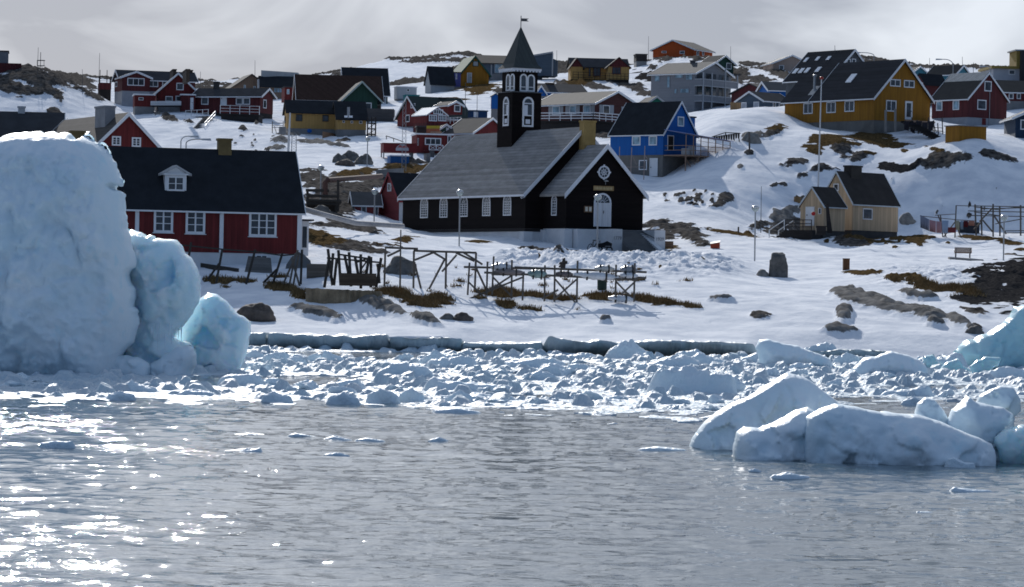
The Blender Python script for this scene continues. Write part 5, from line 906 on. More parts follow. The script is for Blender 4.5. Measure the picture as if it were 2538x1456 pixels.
# ================================================================ THINGS ON THE SHORE AND SLOPE
Lc = lambda x, y: (1052.3 + .2591 * x, 578.8 + .2591 * y)
Kc = lambda x, y: (460.4 + .2591 * x, 578.8 + .2591 * y)
Jc = lambda x, y: (1907.3 + .2485 * x, 361.7 + .2485 * y)
def tubepart(name, m, root, a, b, r, n=6): mb = MB(); mb.tube([a, b], r, n); return mb.build(name, m, root)
def frame(name, label, cat, posts, rails, d, m=None, pr=.07, rr=.06, group=None, sink=.35):
    """timber frame: posts (xb, yb, xt, yt[, name]) stand on the snow; rails (x0, y0, x1, y1) hang at distance d"""
    m = m or GREYWOOD(); base = None; made = []
    for q in posts:
        b = hit(q[0], q[1]) if d is None else P(q[0], q[1], d); t = P(q[2], q[3], b.y); made.append((b, t, q[4] if len(q) > 4 else 'post'))
    c = made[0][0]; root = empty(name, c, 0, label, cat, group)
    for b, t, nm in made: tubepart(nm, m, root, b + (b - t).normalized() * sink, t, pr)
    for q in rails: dd = q[4] if len(q) > 4 else d or made[0][0].y; tubepart('rail', m, root, P(q[0], q[1], dd), P(q[2], q[3], dd), rr)
    return root
DG = mat('dark_grey_driftwood', (.05, .045, .04), .9, var=.35, scale=2)
K = Kc
frame('wire_fence', 'leaning grey wooden fence with wire netting below the long red house', 'fence',
      [(*K(30, 215), *K(52, 85)), (*K(300, 430), *K(350, 150)), (*K(590, 440), *K(665, 155)), (*K(840, 460), *K(925, 190)), (*K(1100, 480), *K(1112, 155)), (*K(240, 400), *K(320, 290), 'brace'), (*K(775, 440), *K(870, 345), 'brace')],
      [(*K(-60, 110), *K(345, 152)), (*K(345, 152), *K(668, 178)), (*K(668, 178), *K(930, 212)), (*K(930, 212), *K(1112, 195))], 228, DG, .085, .05)
frame('pole_stack', 'bundle of poles leaning together beside the fence end', 'poles', [(*K(950, 445), *K(1075, 160)), (*K(1000, 450), *K(1050, 190)), (*K(1080, 470), *K(1010, 230)), (*K(1035, 460), *K(1085, 180))], [], 227, GREYWOOD(), .07)
# storage stand of upright posts on the old concrete wall
def stand():
    m = mat('rusty_concrete_wall', (.24, .185, .12), .95, var=.55, scale=1.3, bump=.6)
    a, b = P(757, 757, 220), P(943, 757, 219); n_ = 26; mb = MB(); top0, top1 = P(757, 714, 220).z, P(943, 722, 219).z; tops = []; bots = []
    for i in range(n_):
        t = i / (n_ - 1); q = a.lerp(b, t); tops.append(Vector((q.x, q.y + random.uniform(-.12, .12), top0 + (top1 - top0) * t + random.uniform(-.03, .03)))); bots.append(Vector((q.x, q.y - .1 + random.uniform(-.1, .1), q.z - 1.2)))
    back = [Vector((p.x, p.y + 3.4, p.z - .1)) for p in tops]
    mb.add(bots + tops + back, [(i, i + 1, n_ + i + 1, n_ + i) for i in range(n_ - 1)] + [(n_ + i, n_ + i + 1, 2 * n_ + i + 1, 2 * n_ + i) for i in range(n_ - 1)])
    mb.add([bots[-1], bots[-1] + Vector((0, 3.4, 0)), back[-1], tops[-1]], [(0, 1, 2, 3)])
    tag(mb.build('retaining_wall', m), 'crumbling rust stained concrete wall below the post stand', 'wall')
    ps = [((1330, 490), (1370, 240)), ((1400, 470), (1360, 150)), ((1420, 470), (1445, 240)), ((1480, 470), (1460, 160)), ((1555, 380), (1520, 210)), ((1580, 480), (1562, 180)), ((1650, 400), (1618, 220)), ((1675, 500), (1674, 200)), ((1725, 400), (1755, 215)), ((1770, 490), (1772, 225)), ((1825, 490), (1870, 235)), ((1850, 450), (1838, 290)), ((1390, 400), (1410, 190))]
    r = frame('post_stand', 'cluster of leaning dark posts with crossbars on the concrete wall', 'post stand', [(*K(*p), *K(*q)) for p, q in ps], [(*K(1350, 235), *K(1870, 280)), (*K(1460, 200), *K(1760, 245)), (*K(1640, 275), *K(1760, 235)), (*K(1680, 340), *K(1750, 240))], 221.5, DG, .1, .06, sink=.2)
    mb = MB(); a, b = P(*K(1470, 500), 221), P(*K(1820, 505), 221); mb.obox(a, b - a, (0, .2, 0), (0, 0, .26 * 120 / F * 221)); mb.build('back_board', mat('brown_stack_boards', (.08, .06, .045), .9, 'plank', var=.3), r)
    mb = MB(); h = hit(*K(1265, 420)); mb.box(h - Vector((0, 0, .3)), 1.5, 1.0, 1.2); tag(mb.build('timber_crate', mat('old_crate_wood', (.14, .12, .1), .9, 'plank', var=.3)), 'weathered timber crate on the bank between fence and post stand', 'crate')
    p = hit(*K(1070, 355)); mb = MB(); q = p + Vector((-.9, 0, -.2)); mb.extr([q, q + Vector((1.9, 0, .1)), q + Vector((1.75, .2, .9)), q + Vector((1.25, .3, 1.35)), q + Vector((.5, .2, 1.2)), q + Vector((.1, .1, .6))], (0, .5, 0)); tag(mb.build('tarpaulin_cover', mat('grey_tarpaulin', (.13, .135, .14), .8, var=.3)), 'grey tarpaulin cover beside the right end of the long red house', 'tarpaulin')
    mb = MB(); p = hit(*K(700, 400)); mb.extr([p + Vector((-1.1, 0, -.3)), p + Vector((1.0, 0, -.4)), p + Vector((.75, .5, 1.2)), p + Vector((-.8, .5, 1.3))], (0, .08, 0)); tag(mb.build('leaning_pallet', mat('grey_pallet_boards', (.13, .125, .12), .9, 'plank', var=.3)), 'grey slatted pallet leaning in the snow under the cellar window', 'pallet')
    mb = MB(); a, b = hit(*K(140, 345)), hit(*K(505, 400)); mb.obox(a - Vector((0, 0, .3)), b - a, (0, .3, 0), (0, 0, .75)); tag(mb.build('timber_beam', DG), 'long dark timber beam lying on the snow behind the fence', 'beam')
stand()
frame('drying_frame', 'tall grey drying frame of posts and rails left of the kayak rack', 'drying frame',
      [(952.5, 716, 955, 617), (1024.5, 719, 1026, 622), (1104.5, 717, 1106, 627), (1177, 713, 1180, 627), (1044, 718, 1027, 650, 'brace'), (1064, 716, 1101, 645, 'brace'), (1104, 664, 1132, 632, 'brace'), (1202, 712, 1178, 660, 'brace')],
      [(954, 614, 1036, 617), (1025, 622, 1181, 627), (960, 636, 993, 620), (1028, 645, 1075, 626), (1074, 626, 1104, 644), (1130, 627, 1176, 648), (1148, 626, 1196, 656)], 227, GREYWOOD(), .075, .075)
frame('kayak_rack', 'long grey timber rack carrying wrapped kayaks on the shore below the church', 'kayak rack',
      [(*Lc(415, 540), *Lc(430, 280)), (*Lc(595, 545), *Lc(602, 270)), (*Lc(648, 540), *Lc(662, 220)), (*Lc(832, 572), *Lc(836, 255)), (*Lc(938, 592), *Lc(945, 390)), (*Lc(1147, 600), *Lc(1152, 305)), (*Lc(1242, 605), *Lc(1246, 305)), (*Lc(1456, 628), *Lc(1464, 262)), (*Lc(1826, 605), *Lc(1832, 300)), (*Lc(2004, 605), *Lc(2012, 285)),
       (*Lc(540, 585), *Lc(425, 470), 'brace'), (*Lc(640, 530), *Lc(840, 400), 'brace'), (*Lc(800, 570), *Lc(655, 420), 'brace'), (*Lc(470, 610), *Lc(940, 420), 'brace'), (*Lc(1410, 625), *Lc(1250, 440), 'brace'), (*Lc(1270, 605), *Lc(1455, 440), 'brace'), (*Lc(1165, 600), *Lc(1280, 540), 'brace'), (*Lc(1960, 595), *Lc(1830, 460), 'brace'), (*Lc(1870, 598), *Lc(2005, 470), 'brace')],
      [(*Lc(375, 322), *Lc(1160, 340), 222.6), (*Lc(860, 325), *Lc(2125, 372), 222.6), (*Lc(570, 375), *Lc(1240, 405)), (*Lc(1240, 405), *Lc(2040, 445)), (*Lc(640, 392), *Lc(940, 395)), (*Lc(1730, 405), *Lc(2120, 428), 222.6)], 222, GREYWOOD(), .065, .075)
def kayak(x0, y0, x1, y1, r, m, label, cap=None, d=222.1):
    a, b = P(*Lc(x0, y0), d), P(*Lc(x1, y1), d); n_ = 14; mb = MB(); vs = []; k = 8; ax = (b - a).normalized(); s = ax.cross(Vector((0, 0, 1))).normalized()
    root = None
    for i in range(n_ + 1):
        t = i / n_; rr = 1.4 * r * (math.sin(math.pi * min(.97, max(.03, t))) ** .45) * (1 + .12 * math.sin(i * 2.3)); c = a.lerp(b, t)
        vs += [c + s * rr * 1.5 * math.cos(2 * math.pi * j / k) + Vector((0, 0, rr * math.sin(2 * math.pi * j / k))) for j in range(k)]
    fs = [(i * k + j, i * k + (j + 1) % k, (i + 1) * k + (j + 1) % k, (i + 1) * k + j) for i in range(n_) for j in range(k)] + [tuple(range(k)), tuple(range(n_ * k, n_ * k + k))]
    mb.add(vs, fs); o = mb.build('wrapped_kayak', m, smooth=True); tag(o, label, 'kayak', 'kayaks stored on the shore rack')
    for t in (.3, .72): st = MB(); c = a.lerp(b, t); st.tube([c - ax * .06, c + ax * .06], r * 1.8, 8); st.build('lashing', DG, o)
    if cap: cm = MB(); c = a.lerp(b, cap[0]); cm.tube([c, a.lerp(b, cap[0] + .14), a.lerp(b, .985)], r * 1.5, 8, r * .6); cm.build('end_cover', cap[1], o)
    return o
wp = mat('pale_plastic_wrap', (.62, .63, .65), .35, var=.25, scale=2); gp = mat('greenish_plastic_wrap', (.24, .33, .31), .4, var=.35, scale=2); op = mat('orange_cover', (.45, .2, .07), .6, var=.2)
kayak(630, 322, 845, 325, .2, wp, 'white wrapped kayak with orange end on the top left of the rack', (.62, op), 222.5)
kayak(665, 368, 960, 378, .15, mat('brownish_wrap', (.23, .19, .18), .5, var=.3), 'dull brown wrapped kayak just below the orange ended one')
kayak(985, 385, 1170, 392, .2, gp, 'greenish white wrapped kayak in the middle of the rack')
kayak(1255, 385, 1420, 393, .14, mat('dark_wrap', (.12, .1, .1), .5, var=.4), 'thin dark wrapped kayak right of the greenish one')
kayak(1425, 392, 1860, 425, .18, wp, 'long pale wrapped kayak on the lower right of the rack')
kayak(1625, 336, 1815, 343, .16, mat('cream_wrap', (.5, .49, .46), .4, var=.2), 'cream wrapped kayak on the top right of the rack', None, 222.5)
kayak(1870, 345, 2035, 352, .19, mat('grey_wrap', (.3, .31, .33), .35, var=.2), 'grey wrapped kayak at the far top right of the rack', None, 222.5)
kayak(1870, 402, 2040, 408, .15, wp, 'short bright wrapped kayak under the far top right one')
o = kayak(1755, 618, 1995, 632, .16, wp, 'white and blue wrapped kayak lying on the grass below the rack', (.55, mat('blue_cover', (.03, .05, .25), .5)), 221); o['group'] = 'kayaks stored on the shore rack'
mb = MB(); p = hit(*Lc(1697, 548)); mb.lathe(p, [(.26, 0), (.32, .08), (.33, 1.05), (.36, 1.06), (.36, 1.15), (.1, 1.2)], 10); tag(mb.build('rubbish_bin', mat('dark_green_plastic', (.012, .03, .022), .6, var=.1)), 'dark green bin hanging under the right half of the kayak rack', 'bin')
# ---- lamps and poles
def lamp(x, yt, yb, label, head=.33, d=None, xt=None):
    b = hit(x, yb) if d is None else P(x, yb, d); t = P(x + 2 if xt is None else xt, yt, b.y); root = empty('park_lamp', b, 0, label, 'lamp post', 'globe lamps along the shore path')
    tubepart('pole', METAL(), root, b - Vector((0, 0, .5)), t - Vector((0, 0, .3)), .06, 8)
    mb = MB(); mb.lathe(t - Vector((0, 0, .55)), [(.09, 0), (.22, .1), (.3, .25), (.3, .3)], 12); mb.build('glass_bowl', mat('milky_lamp_glass', (.3, .36, .36), .15, var=.05, bump=0, spec=.8), root, smooth=True)
    mb = MB(); mb.lathe(t - Vector((0, 0, .25)), [(.34, 0), (.32, .1), (.2, .2), (.05, .25)], 12); mb.build('lamp_cap', mat('bright_lamp_cap', (.5, .51, .52), .2, var=.05, bump=0, metal=.7), root, smooth=True)
    return root
lamp(1138, 470, 612, 'globe lamp post in front of the church side wall')
lamp(1480, 482, 636, 'globe lamp post in front of the church door')
lamp(1870.5, 509, 650, 'globe lamp post left of the big upright boulder')
lamp(2487, 532, 650, 'globe lamp post beside the bench at the right')
lamp(794, 410, 518, 'globe lamp post on the slope between long red house and church')
lamp(909.5, 339, 414, 'globe lamp post on the upper road left of the red kiosk')
lamp(927, 469, 552, 'globe lamp post in front of the narrow red shed')
def mast(name, x, y0, y1, label, cat, m=None, r=.05, xt=None, d=None, group=None, tip=None):
    b = hit(x, y1) if d is None else P(x, y1, d); t = P(x if xt is None else xt, y0, b.y); mb = MB(); mb.tube([b - Vector((0, 0, .6)), b.lerp(t, .5), t], r, 8, r * .6); o = mb.build(name, m or METAL(), loc=b); tag(o, label, cat, group)
    if tip: mb = MB(); mb.lathe(t, [(r, 0), (r * 2.2, .08), (r * 2, .2), (r * .5, .26)], 8); mb.build('finial', tip, o)
    return o
wp_ = mat('white_flagpole_paint', (.55, .56, .57), .5, var=.05, bump=0); rt_ = mat('red_finial', (.3, .03, .02), .5, bump=0)
mast('flagpole', 2024, 197, 590, 'tall white flagpole with red tip beside the wood cottage', 'flagpole', wp_, .09, 2036, None, None, rt_)
mast('flagpole', 713, 280, 400, 'white flagpole rising behind the long red house roof', 'flagpole', wp_, .12, 719, 300)
mast('timber_pole', 991.5, 570, 718, 'single tall timber pole left of the church standing by the drying frame', 'pole', GREYWOOD(), .07, 993.5, 226)
def lattice(x, y0, y1, d, label, w=.35):
    b = P(x, y1, d); t = P(x + 1.5, y0, d); mb = MB(); n_ = 14; C4 = [Vector((sx * w / 2, sy * w / 2, 0)) for sx, sy in ((-1, -1), (1, -1), (1, 1), (-1, 1))]
    for c in C4: mb.tube([b + c - Vector((0, 0, .6)), t + c * .7], .03, 4)
    for i in range(n_):
        for j in range(4): mb.tube([b.lerp(t, i / n_) + C4[j] * (1 - .3 * i / n_), b.lerp(t, (i + 1) / n_) + C4[(j + 1) % 4] * (1 - .3 * (i + 1) / n_)], .018, 4)
    tag(mb.build('lattice_mast', METAL(), loc=b), label, 'mast')
lattice(727.5, 334, 425, 340, 'steel lattice mast beside the white flagpole', .6)
lattice(1001, 250, 425, 395, 'tall steel lattice mast in front of the red kiosk', .5)
for i, (x, y0, y1, d, xt, lab) in enumerate(((92, 118, 184, 506, 95, 'thin whip aerial on the left hilltop beside the lattice beacon'), (244, 132, 236, 540, 247, 'tall thin aerial left of the red houses on the hill'), (205, 172, 234, 508, 204, 'thin post with small round top on the left slope'),
        (632, 150, 190, 605, 632, 'lattice aerial above the tan building'), (496.5, 178, 212, 560, 497, 'thin aerial behind the red gabled house'), (1811, 115, 152, 640, 1811, 'thin aerial right of the green gabled house'), (1607, 90, 134, 690, 1607.5, 'aerial pole left of the orange house'),
        (1153, 205, 270, 470, 1154, 'utility pole on the snow below the ochre house'), (1182, 228, 298, 470, 1183, 'thin pole above the low blue shed'), (1380, 125, 152, 640, 1380, 'thin aerial behind the slate blue house'), (2228, 70, 70, 400, 0, ''), (2304, 144, 170, 520, 2304, 'thin aerial over the pale blue gable'), (2386, 141, 165, 525, 2385, 'aerial with short crossbar over the blue house roof'),
        (2412, 155, 185, 520, 2413, 'thin aerial behind the ridge sheets'), (1886, 462, 555, 300, 1887, 'thin bare pole on the slope left of the cottage'), (1990, 110, 110, 300, 0, ''), (2070, 113, 130, 455, 2069, 'flue pipe on the skylight roof ridge'))):
    if not xt: continue
    o = mast('aerial_pole', x, y0, y1 + 6, lab, 'aerial', DMETAL(), .045 if d > 350 else .035, xt, d)
def beacon():
    d = 509; b, t = P(100, 178, d), P(101, 130, d); mb = MB(); mb.tube([b, t], .05, 5); u = P(92, 163, d); w = (P(109, 163, d) - u)
    for z in (0, .8):
        q = [u + Vector((0, 0, z)), u + w + Vector((0, 0, z)), u + w + Vector((0, w.x, z)), u + Vector((0, w.x, z))]
        for i in range(4): mb.tube([q[i], q[(i + 1) % 4]], .05, 4)
    for i in range(4):
        for c in (u, u + w): mb.tube([c, c + Vector((0, 0, .8))], .04, 4)
    for s in (-.22, .22): mb.tube([b + Vector((s, 0, -.6)), Vector((b.x + s, b.y, u.z))], .045, 4)
    tag(mb.build('beacon_tower', DMETAL(), loc=b), 'small lattice beacon tower on the left hilltop', 'tower')
beacon()
def street_lamp(x, yb, yt, xh, d, label, head=True):
    b = P(x, yb, d); h = P(x, yt, d).z - b.z; w = P(xh, yt, d).x - b.x; root = empty('street_lamp', b, 0, label, 'street lamp', 'arched street lamps'); mb = MB()
    pts = [b - Vector((0, 0, 1)), b + Vector((0, 0, h * .62))] + [b + Vector((w * .62 * (1 - math.cos(t)), 0, h * (.62 + .38 * math.sin(t)))) for t in np.linspace(.2, math.pi / 2, 6)] + [b + Vector((w * .9, 0, h))]
    mb.tube(pts, .055, 6); mb.build('arched_pole', METAL(), root); mb = MB(); q = b + Vector((w * .88, 0, h)); s = 1 if w > 0 else -1
    mb.hexa([q + Vector(p) for p in ((0, -.15, -.08), (s * .85, -.2, -.12), (s * .85, .2, -.12), (0, .15, -.08), (0, -.1, .06), (s * .8, -.12, .08), (s * .8, .12, .08), (0, .1, .06))]); mb.build('lamp_head', mat('pale_lamp_head', (.4, .42, .44), .5, bump=0), root)
street_lamp(448, 374, 338, 474, 330, 'arched street lamp behind the long red house, the left and thinner one')
street_lamp(461, 374, 345, 505, 300, 'arched street lamp behind the long red house, with long pale head')
street_lamp(2166, 150, 131.5, 2128, 470, 'arched street lamp above the yellow house ridge')
street_lamp(2362, 185, 148, 2330, 470, 'arched street lamp over the blue house roof')
street_lamp(2455, 195, 165, 2441, 470, 'arched street lamp above the ridge of the right red house')
# ---- bench, boxes, benches
def bench(x0, x1, yt, yb, label, d=None, back=True):
    b = hit((x0 + x1) / 2, yb); w = (x1 - x0) / F * b.y; root = empty('park_bench', b, R(-4), label, 'bench'); sc = w / 2.0; wd = mat('brown_bench_slats', (.16, .1, .065), .8, 'plank', var=.25); B = lambda x, y, z: b + Vector((x * sc, y * sc, z * sc))
    mb = MB()
    for i in range(5): mb.obox(B(-.85, .0, .52 + .105 * i), (1.7 * sc, 0, 0), (0, .05, 0), (0, 0, .09 * sc))
    mb.build('backrest', wd, root); mb = MB()
    for i in range(4): mb.obox(B(-.85, .1 + .12 * i, .46), (1.7 * sc, 0, 0), (0, .1 * sc, 0), (0, 0, .05))
    mb.build('seat', wd, root)
    for s in (-.7, .7):
        mb = MB(); mb.tube([B(s, .03, -.15), B(s, .03, .5), B(s, -.02, 1.02)], .035, 5); mb.tube([B(s, .5, -.15), B(s, .5, .45), B(s, .03, .45)], .035, 5); mb.tube([B(s * 1.22, .5, .72), B(s * 1.26, .2, .7), B(s * 1.05, .05, .48)], .03, 5); mb.build('leg', DMETAL(), root)
    return root
bench(2362, 2412, 611, 640, 'slatted brown bench seen from behind on the right shore path')
mb = MB(); a, b = hit(2352, 643), hit(2436, 650); mb.obox(a - Vector((0, .4, .35)), b - a, (0, 1.1, 0), (0, 0, .55)); tag(mb.build('bench_footing', CONC()), 'concrete slab under the brown bench', 'slab')
def sled():
    h = hit(1645, 622); w = 48 / F * h.y; root = empty('plank_bench', h, 0, 'brown plank seat with upright block beside the church stairs', 'bench'); m = mat('brown_bench_slats', ())
    mb = MB(); mb.obox(h + Vector((-w / 2, 0, .3)), (w, .2, 0), (0, .12, 0), (0, 0, .55)); mb.build('backrest', m, root); mb = MB(); mb.obox(h + Vector((-w / 2, .125, .3)), (w, .2, 0), (0, .6, 0), (0, 0, .1)); mb.build('seat', m, root)
    for s in (-.4, .4): mb = MB(); mb.obox(h + Vector((w * s, .05, -.3)), (.1, 0, 0), (0, .6, 0), (0, 0, .6)); mb.build('leg', DMETAL(), root)
    mb = MB(); p = P(1633, 601, h.y + .4); mb.box(p, .5, .4, .62); tag(mb.build('wooden_block', m), 'small brown block standing on the plank seat by the stairs', 'block')
sled()
mb = MB(); h = hit(1772, 616); mb.hexa([h + Vector(p) for p in ((-.4, -.25, -.2), (.35, -.45, -.2), (.45, .2, -.2), (-.3, .35, -.2), (-.42, -.25, .34), (.35, -.45, .5), (.45, .2, .62), (-.32, .35, .5))]); o = tag(mb.build('grit_box', mat('orange_red_plastic', (.33, .05, .022), .6, var=.1)), 'tilted red grit box with pale lid on the snow bank', 'grit box')
mb = MB(); mb.hexa([h + Vector(p) for p in ((-.45, -.28, .345), (.38, -.48, .505), (.48, .23, .63), (-.36, .38, .505), (-.45, -.28, .4), (.38, -.48, .56), (.48, .23, .69), (-.36, .38, .56))]); mb.build('lid', mat('cream_lid', (.55, .5, .42), .5, bump=0), o)
mb = MB(); h = hit(2097, 671); mb.box(h - Vector((0, 0, .4)), .52, .4, 1.3); o = tag(mb.build('wooden_bin', mat('rusty_brown_wood', (.11, .05, .022), .8, 'board', var=.25)), 'rust brown square wooden litter bin standing in the snow', 'litter bin'); mb = MB(); mb.box(h + Vector((0, 0, .902)), .56, .44, .05); mb.build('lid', mat('rusty_brown_wood', ()), o)
mb = MB(); h = hit(1830, 580); mb.box(h - Vector((0, 0, .3)), .15, .15, .95); tag(mb.build('marker_post', GREYWOOD()), 'short grey marker post on the bank left of the third lamp', 'post')
for i, (x, y, l) in enumerate(((2004, 560, 'short tan post stub on the rocks left of the cottage'), )):
    mb = MB(); p = hit(1976, 505); mb.box(p - Vector((0, 0, .2)), .7, .5, .9); tag(mb.build('tan_box', mat('tan_planks', ())), 'small tan box on the rocks above the cottage porch', 'box')
# bicycle and covered moped by the church stairs
def bicycle():
    d = 288.6; g = P(1471, 624, d); root = empty('bicycle', g, 0, 'dark bicycle leaning on the cheek wall left of the church stairs', 'bicycle'); m = DMETAL(); fw, rw = g + Vector((.28, -.3, .33)), g + Vector((-.28, .35, .33)); ax = (fw - rw).normalized(); up = Vector((.18, .05, 1)).normalized()
    for c in (rw, fw):
        mb = MB(); pts = [c + ax * .33 * math.cos(t) + up * .33 * math.sin(t) for t in np.linspace(0, 2 * math.pi, 17)]; mb.tube(pts, .03, 5)
        wo = mb.build('wheel', mat('black_rubber', (.01, .01, .01), .8, bump=0), root); sp = MB()
        for t in np.linspace(0, math.pi, 6)[:-1]: sp.tube([c - ax * .32 * math.cos(t) - up * .32 * math.sin(t), c + ax * .32 * math.cos(t) + up * .32 * math.sin(t)], .006, 3)
        sp.build('spokes', m, wo)
    bb = rw.lerp(fw, .45); se = rw.lerp(fw, .3) + up * .6; hd = fw - ax * .12 + up * .6; mb = MB()
    for a, b in ((rw, bb), (bb, se), (se, rw), (se, hd), (bb, hd - up * .12), (hd, fw)): mb.tube([a, b], .028, 5)
    mb.build('frame', m, root); mb = MB(); mb.tube([hd, hd + up * .2], .02, 5); mb.tube([hd + up * .2 + Vector((.1, .3, 0)), hd + up * .2, hd + up * .2 + Vector((-.1, -.3, .05))], .02, 5); mb.build('handlebar', m, root); mb = MB(); mb.obox(se + up * .02 - ax * .14, ax * .28, Vector((.1, .1, 0)), up * .06); mb.build('saddle', mat('black_rubber', ()), root)
    d = 288; g = P(1498, 627, d); root = empty('moped', g, 0, 'black covered moped parked at the foot of the church stairs', 'moped'); bl = mat('black_cover_cloth', (.012, .013, .016), .7, var=.3)
    for s in (-.42, .42): mb = MB(); mb.tube([g + Vector((s + .24 * math.cos(t), 0, .26 + .24 * math.sin(t))) for t in np.linspace(0, 2 * math.pi, 15)], .06, 6); mb.build('wheel', mat('black_rubber', ()), root)
    mb = MB(); mb.extr([g + Vector(p) for p in ((-.6, -.2, .45), (.55, -.2, .4), (.6, -.2, .8), (.2, -.2, 1.0), (-.1, -.2, .85), (-.35, -.2, .8), (-.62, -.2, .75))], (.05, .42, 0)); mb.build('body_cover', bl, root); mb = MB(); mb.tube([g + Vector((-.45, -.3, .95)), g + Vector((-.35, .25, 1.0))], .03, 5); mb.tube([g + Vector((-.4, 0, .7)), g + Vector((-.4, 0, .98))], .03, 5); mb.build('handlebar', DMETAL(), root)
    mb = MB(); mb.obox(g + Vector((.05, -.215, .52)), (.45, 0, 0), (0, .01, 0), (0, 0, .06)); mb.build('reflector_strip', METAL(), root)
bicycle()
# ---- boulders
def boulder(x0, x1, y0, y1, label, seed, m=None, group=None, dk=.8, name='boulder', flat=1.0, sharp=.35, boxy=0):
    h = hit((x0 + x1) / 2, y1); w = (x1 - x0) / F * h.y / 2; ht = (y1 - y0) / F * h.y; import bmesh
    bm = bmesh.new(); bmesh.ops.create_icosphere(bm, subdivisions=4, radius=1); me = bpy.data.meshes.new(name); rs = random.Random(seed); o3 = Vector((rs.uniform(0, 50), rs.uniform(0, 50), 0))
    for v in bm.verts:
        c = v.co.copy()
        if boxy: v.co = Vector([math.copysign(abs(a) ** (1 - boxy * .55), a) for a in c])
        c2 = v.co.copy() if boxy else c; q = Vector((c2.x, c2.y, max(c2.z, -.25)))
        n1 = mnoise.noise(c * 1.1 + o3) * sharp + mnoise.noise(c * 2.7 + o3) * .14 + mnoise.noise(c * 7 + o3) * .035
        r = 1 + n1; v.co = Vector((q.x * r * w, q.y * r * w * dk, (q.z + .12) * r * ht * (.78 if boxy else .93)))
    bm.to_mesh(me); bm.free(); me.polygons.foreach_set('use_smooth', [True] * len(me.polygons)); me.materials.append(m or ROCK); o = bpy.data.objects.new(name, me); COL.objects.link(o); o.location = h + Vector((0, w * .3, -.03)); return tag(o, label, 'rock', group)
def rockmat(key, a, b):
    m, n, L, bs = nodes(key); tc = n.new('ShaderNodeTexCoord'); nz = n.new('ShaderNodeTexNoise'); nz.inputs['Scale'].default_value = 1.6; nz.inputs['Detail'].default_value = 8; nz.inputs['Roughness'].default_value = .7; L(tc.outputs['Object'], nz.inputs[0])
    rp = n.new('ShaderNodeValToRGB'); rp.color_ramp.elements[0].position = .3; rp.color_ramp.elements[1].position = .72; rp.color_ramp.elements[0].color = (*a, 1); rp.color_ramp.elements[1].color = (*b, 1); L(nz.outputs[0], rp.inputs[0]); L(rp.outputs[0], bs.inputs['Base Color']); bs.inputs['Roughness'].default_value = .9
    bp = n.new('ShaderNodeBump'); bp.inputs['Strength'].default_value = .6; bp.inputs['Distance'].default_value = .12; L(nz.outputs[0], bp.inputs['Height']); L(bp.outputs[0], bs.inputs['Normal']); return m
ROCK = rockmat('grey_gneiss', (.05, .048, .045), (.2, .19, .175)); BROWNROCK = rockmat('brown_gneiss', (.045, .035, .028), (.15, .12, .1)); PALEROCK = rockmat('pale_gneiss', (.12, .115, .105), (.32, .3, .27))
boulder(590, 680, 755, 793, 'rounded dark boulder on the snow just right of the iceberg', 3, BROWNROCK)
boulder(1087, 1124, 778, 795, 'flat split boulder left half near the ice edge', 5, ROCK, flat=.8); boulder(1122, 1170, 776, 797, 'flat split boulder right half near the ice edge', 6, BROWNROCK)
boulder(950, 1030, 641, 683, 'smooth grey hump of rock under the drying frame', 8, ROCK)
boulder(1906, 1952, 622, 690, 'tall squarish memorial boulder standing in the snow', 11, ROCK, dk=.7, sharp=.16, boxy=1); boulder(1875, 1905, 670, 688, 'low pale stone at the left foot of the memorial boulder', 12, PALEROCK)
boulder(766, 822, 512, 540, 'rounded grey boulder at the corner of the long red house', 14, ROCK)
boulder(824, 862, 382, 404, 'left small boulder of the dark cluster by the upper road', 16, ROCK); boulder(850, 895, 377, 402, 'middle boulder of the dark cluster by the upper road', 17, ROCK); boulder(878, 923, 384, 409, 'right boulder of the dark cluster by the upper road', 18, ROCK); boulder(832, 880, 395, 411, 'front brown boulder of the dark cluster by the upper road', 19, BROWNROCK)
boulder(1468, 1496, 630, 645, 'small round stone at the foot of the lamp before the church door', 21, ROCK)
boulder(2228, 2270, 533, 556, 'rounded tan boulder right of the wood cottage', 23, PALEROCK)
boulder(1872, 1908, 780, 793, 'small grey boulder left of the long shore slab', 25, ROCK); boulder(2393, 2440, 808, 829, 'grey boulder at the right end of the long shore slab', 26, ROCK)
boulder(1835, 1888, 328, 356, 'pale flat topped boulder on the slope above the church', 27, PALEROCK)
boulder(738, 756, 320, 332, 'small square stone below the red deck', 28, ROCK) if False else None
# pipe trestle in the gully left of the church
def trestle():
    d = 322; m = mat('rusty_pipe', (.09, .045, .035), .7, var=.3); root = empty('pipe_trestle', P(808, 530, d), 0, 'rusty pipe on a dark timber trestle in the gully left of the church', 'pipe trestle')
    mb = MB(); mb.tube([P(806, 486, d), P(806, 452, d), P(812, 447, d), P(945, 437, 350)], .26, 10); mb.build('pipe', m, root)
    for x, y0, y1 in ((838, 447, 525), (762, 470, 528), (833, 500, 528)): tubepart('post', DG, root, P(x, y1, d), P(x, y0, d), .13)
    for x0, y0, x1, y1 in ((758, 472, 815, 473), (760, 485, 840, 488), (758, 497, 846, 500), (760, 505, 838, 507)): tubepart('beam', DG, root, P(x0, y0, d - .5), P(x1, y1, d), .14)
    for x0, y0, x1, y1 in ((828, 500, 840, 512), (846, 500, 838, 510), (775, 500, 790, 520)): tubepart('brace', DG, root, P(x0, y0, d), P(x1, y1, d), .1)
    mb = MB(); a, b = P(758, 500, d), P(835, 526, d); mb.obox(P(758, 526, d + .6), (P(832, 526, d).x - P(758, 526, d).x, 0, 0), (0, .1, 0), (0, 0, 1.0)); mb.build('plank_skirt', DG, root)
trestle()
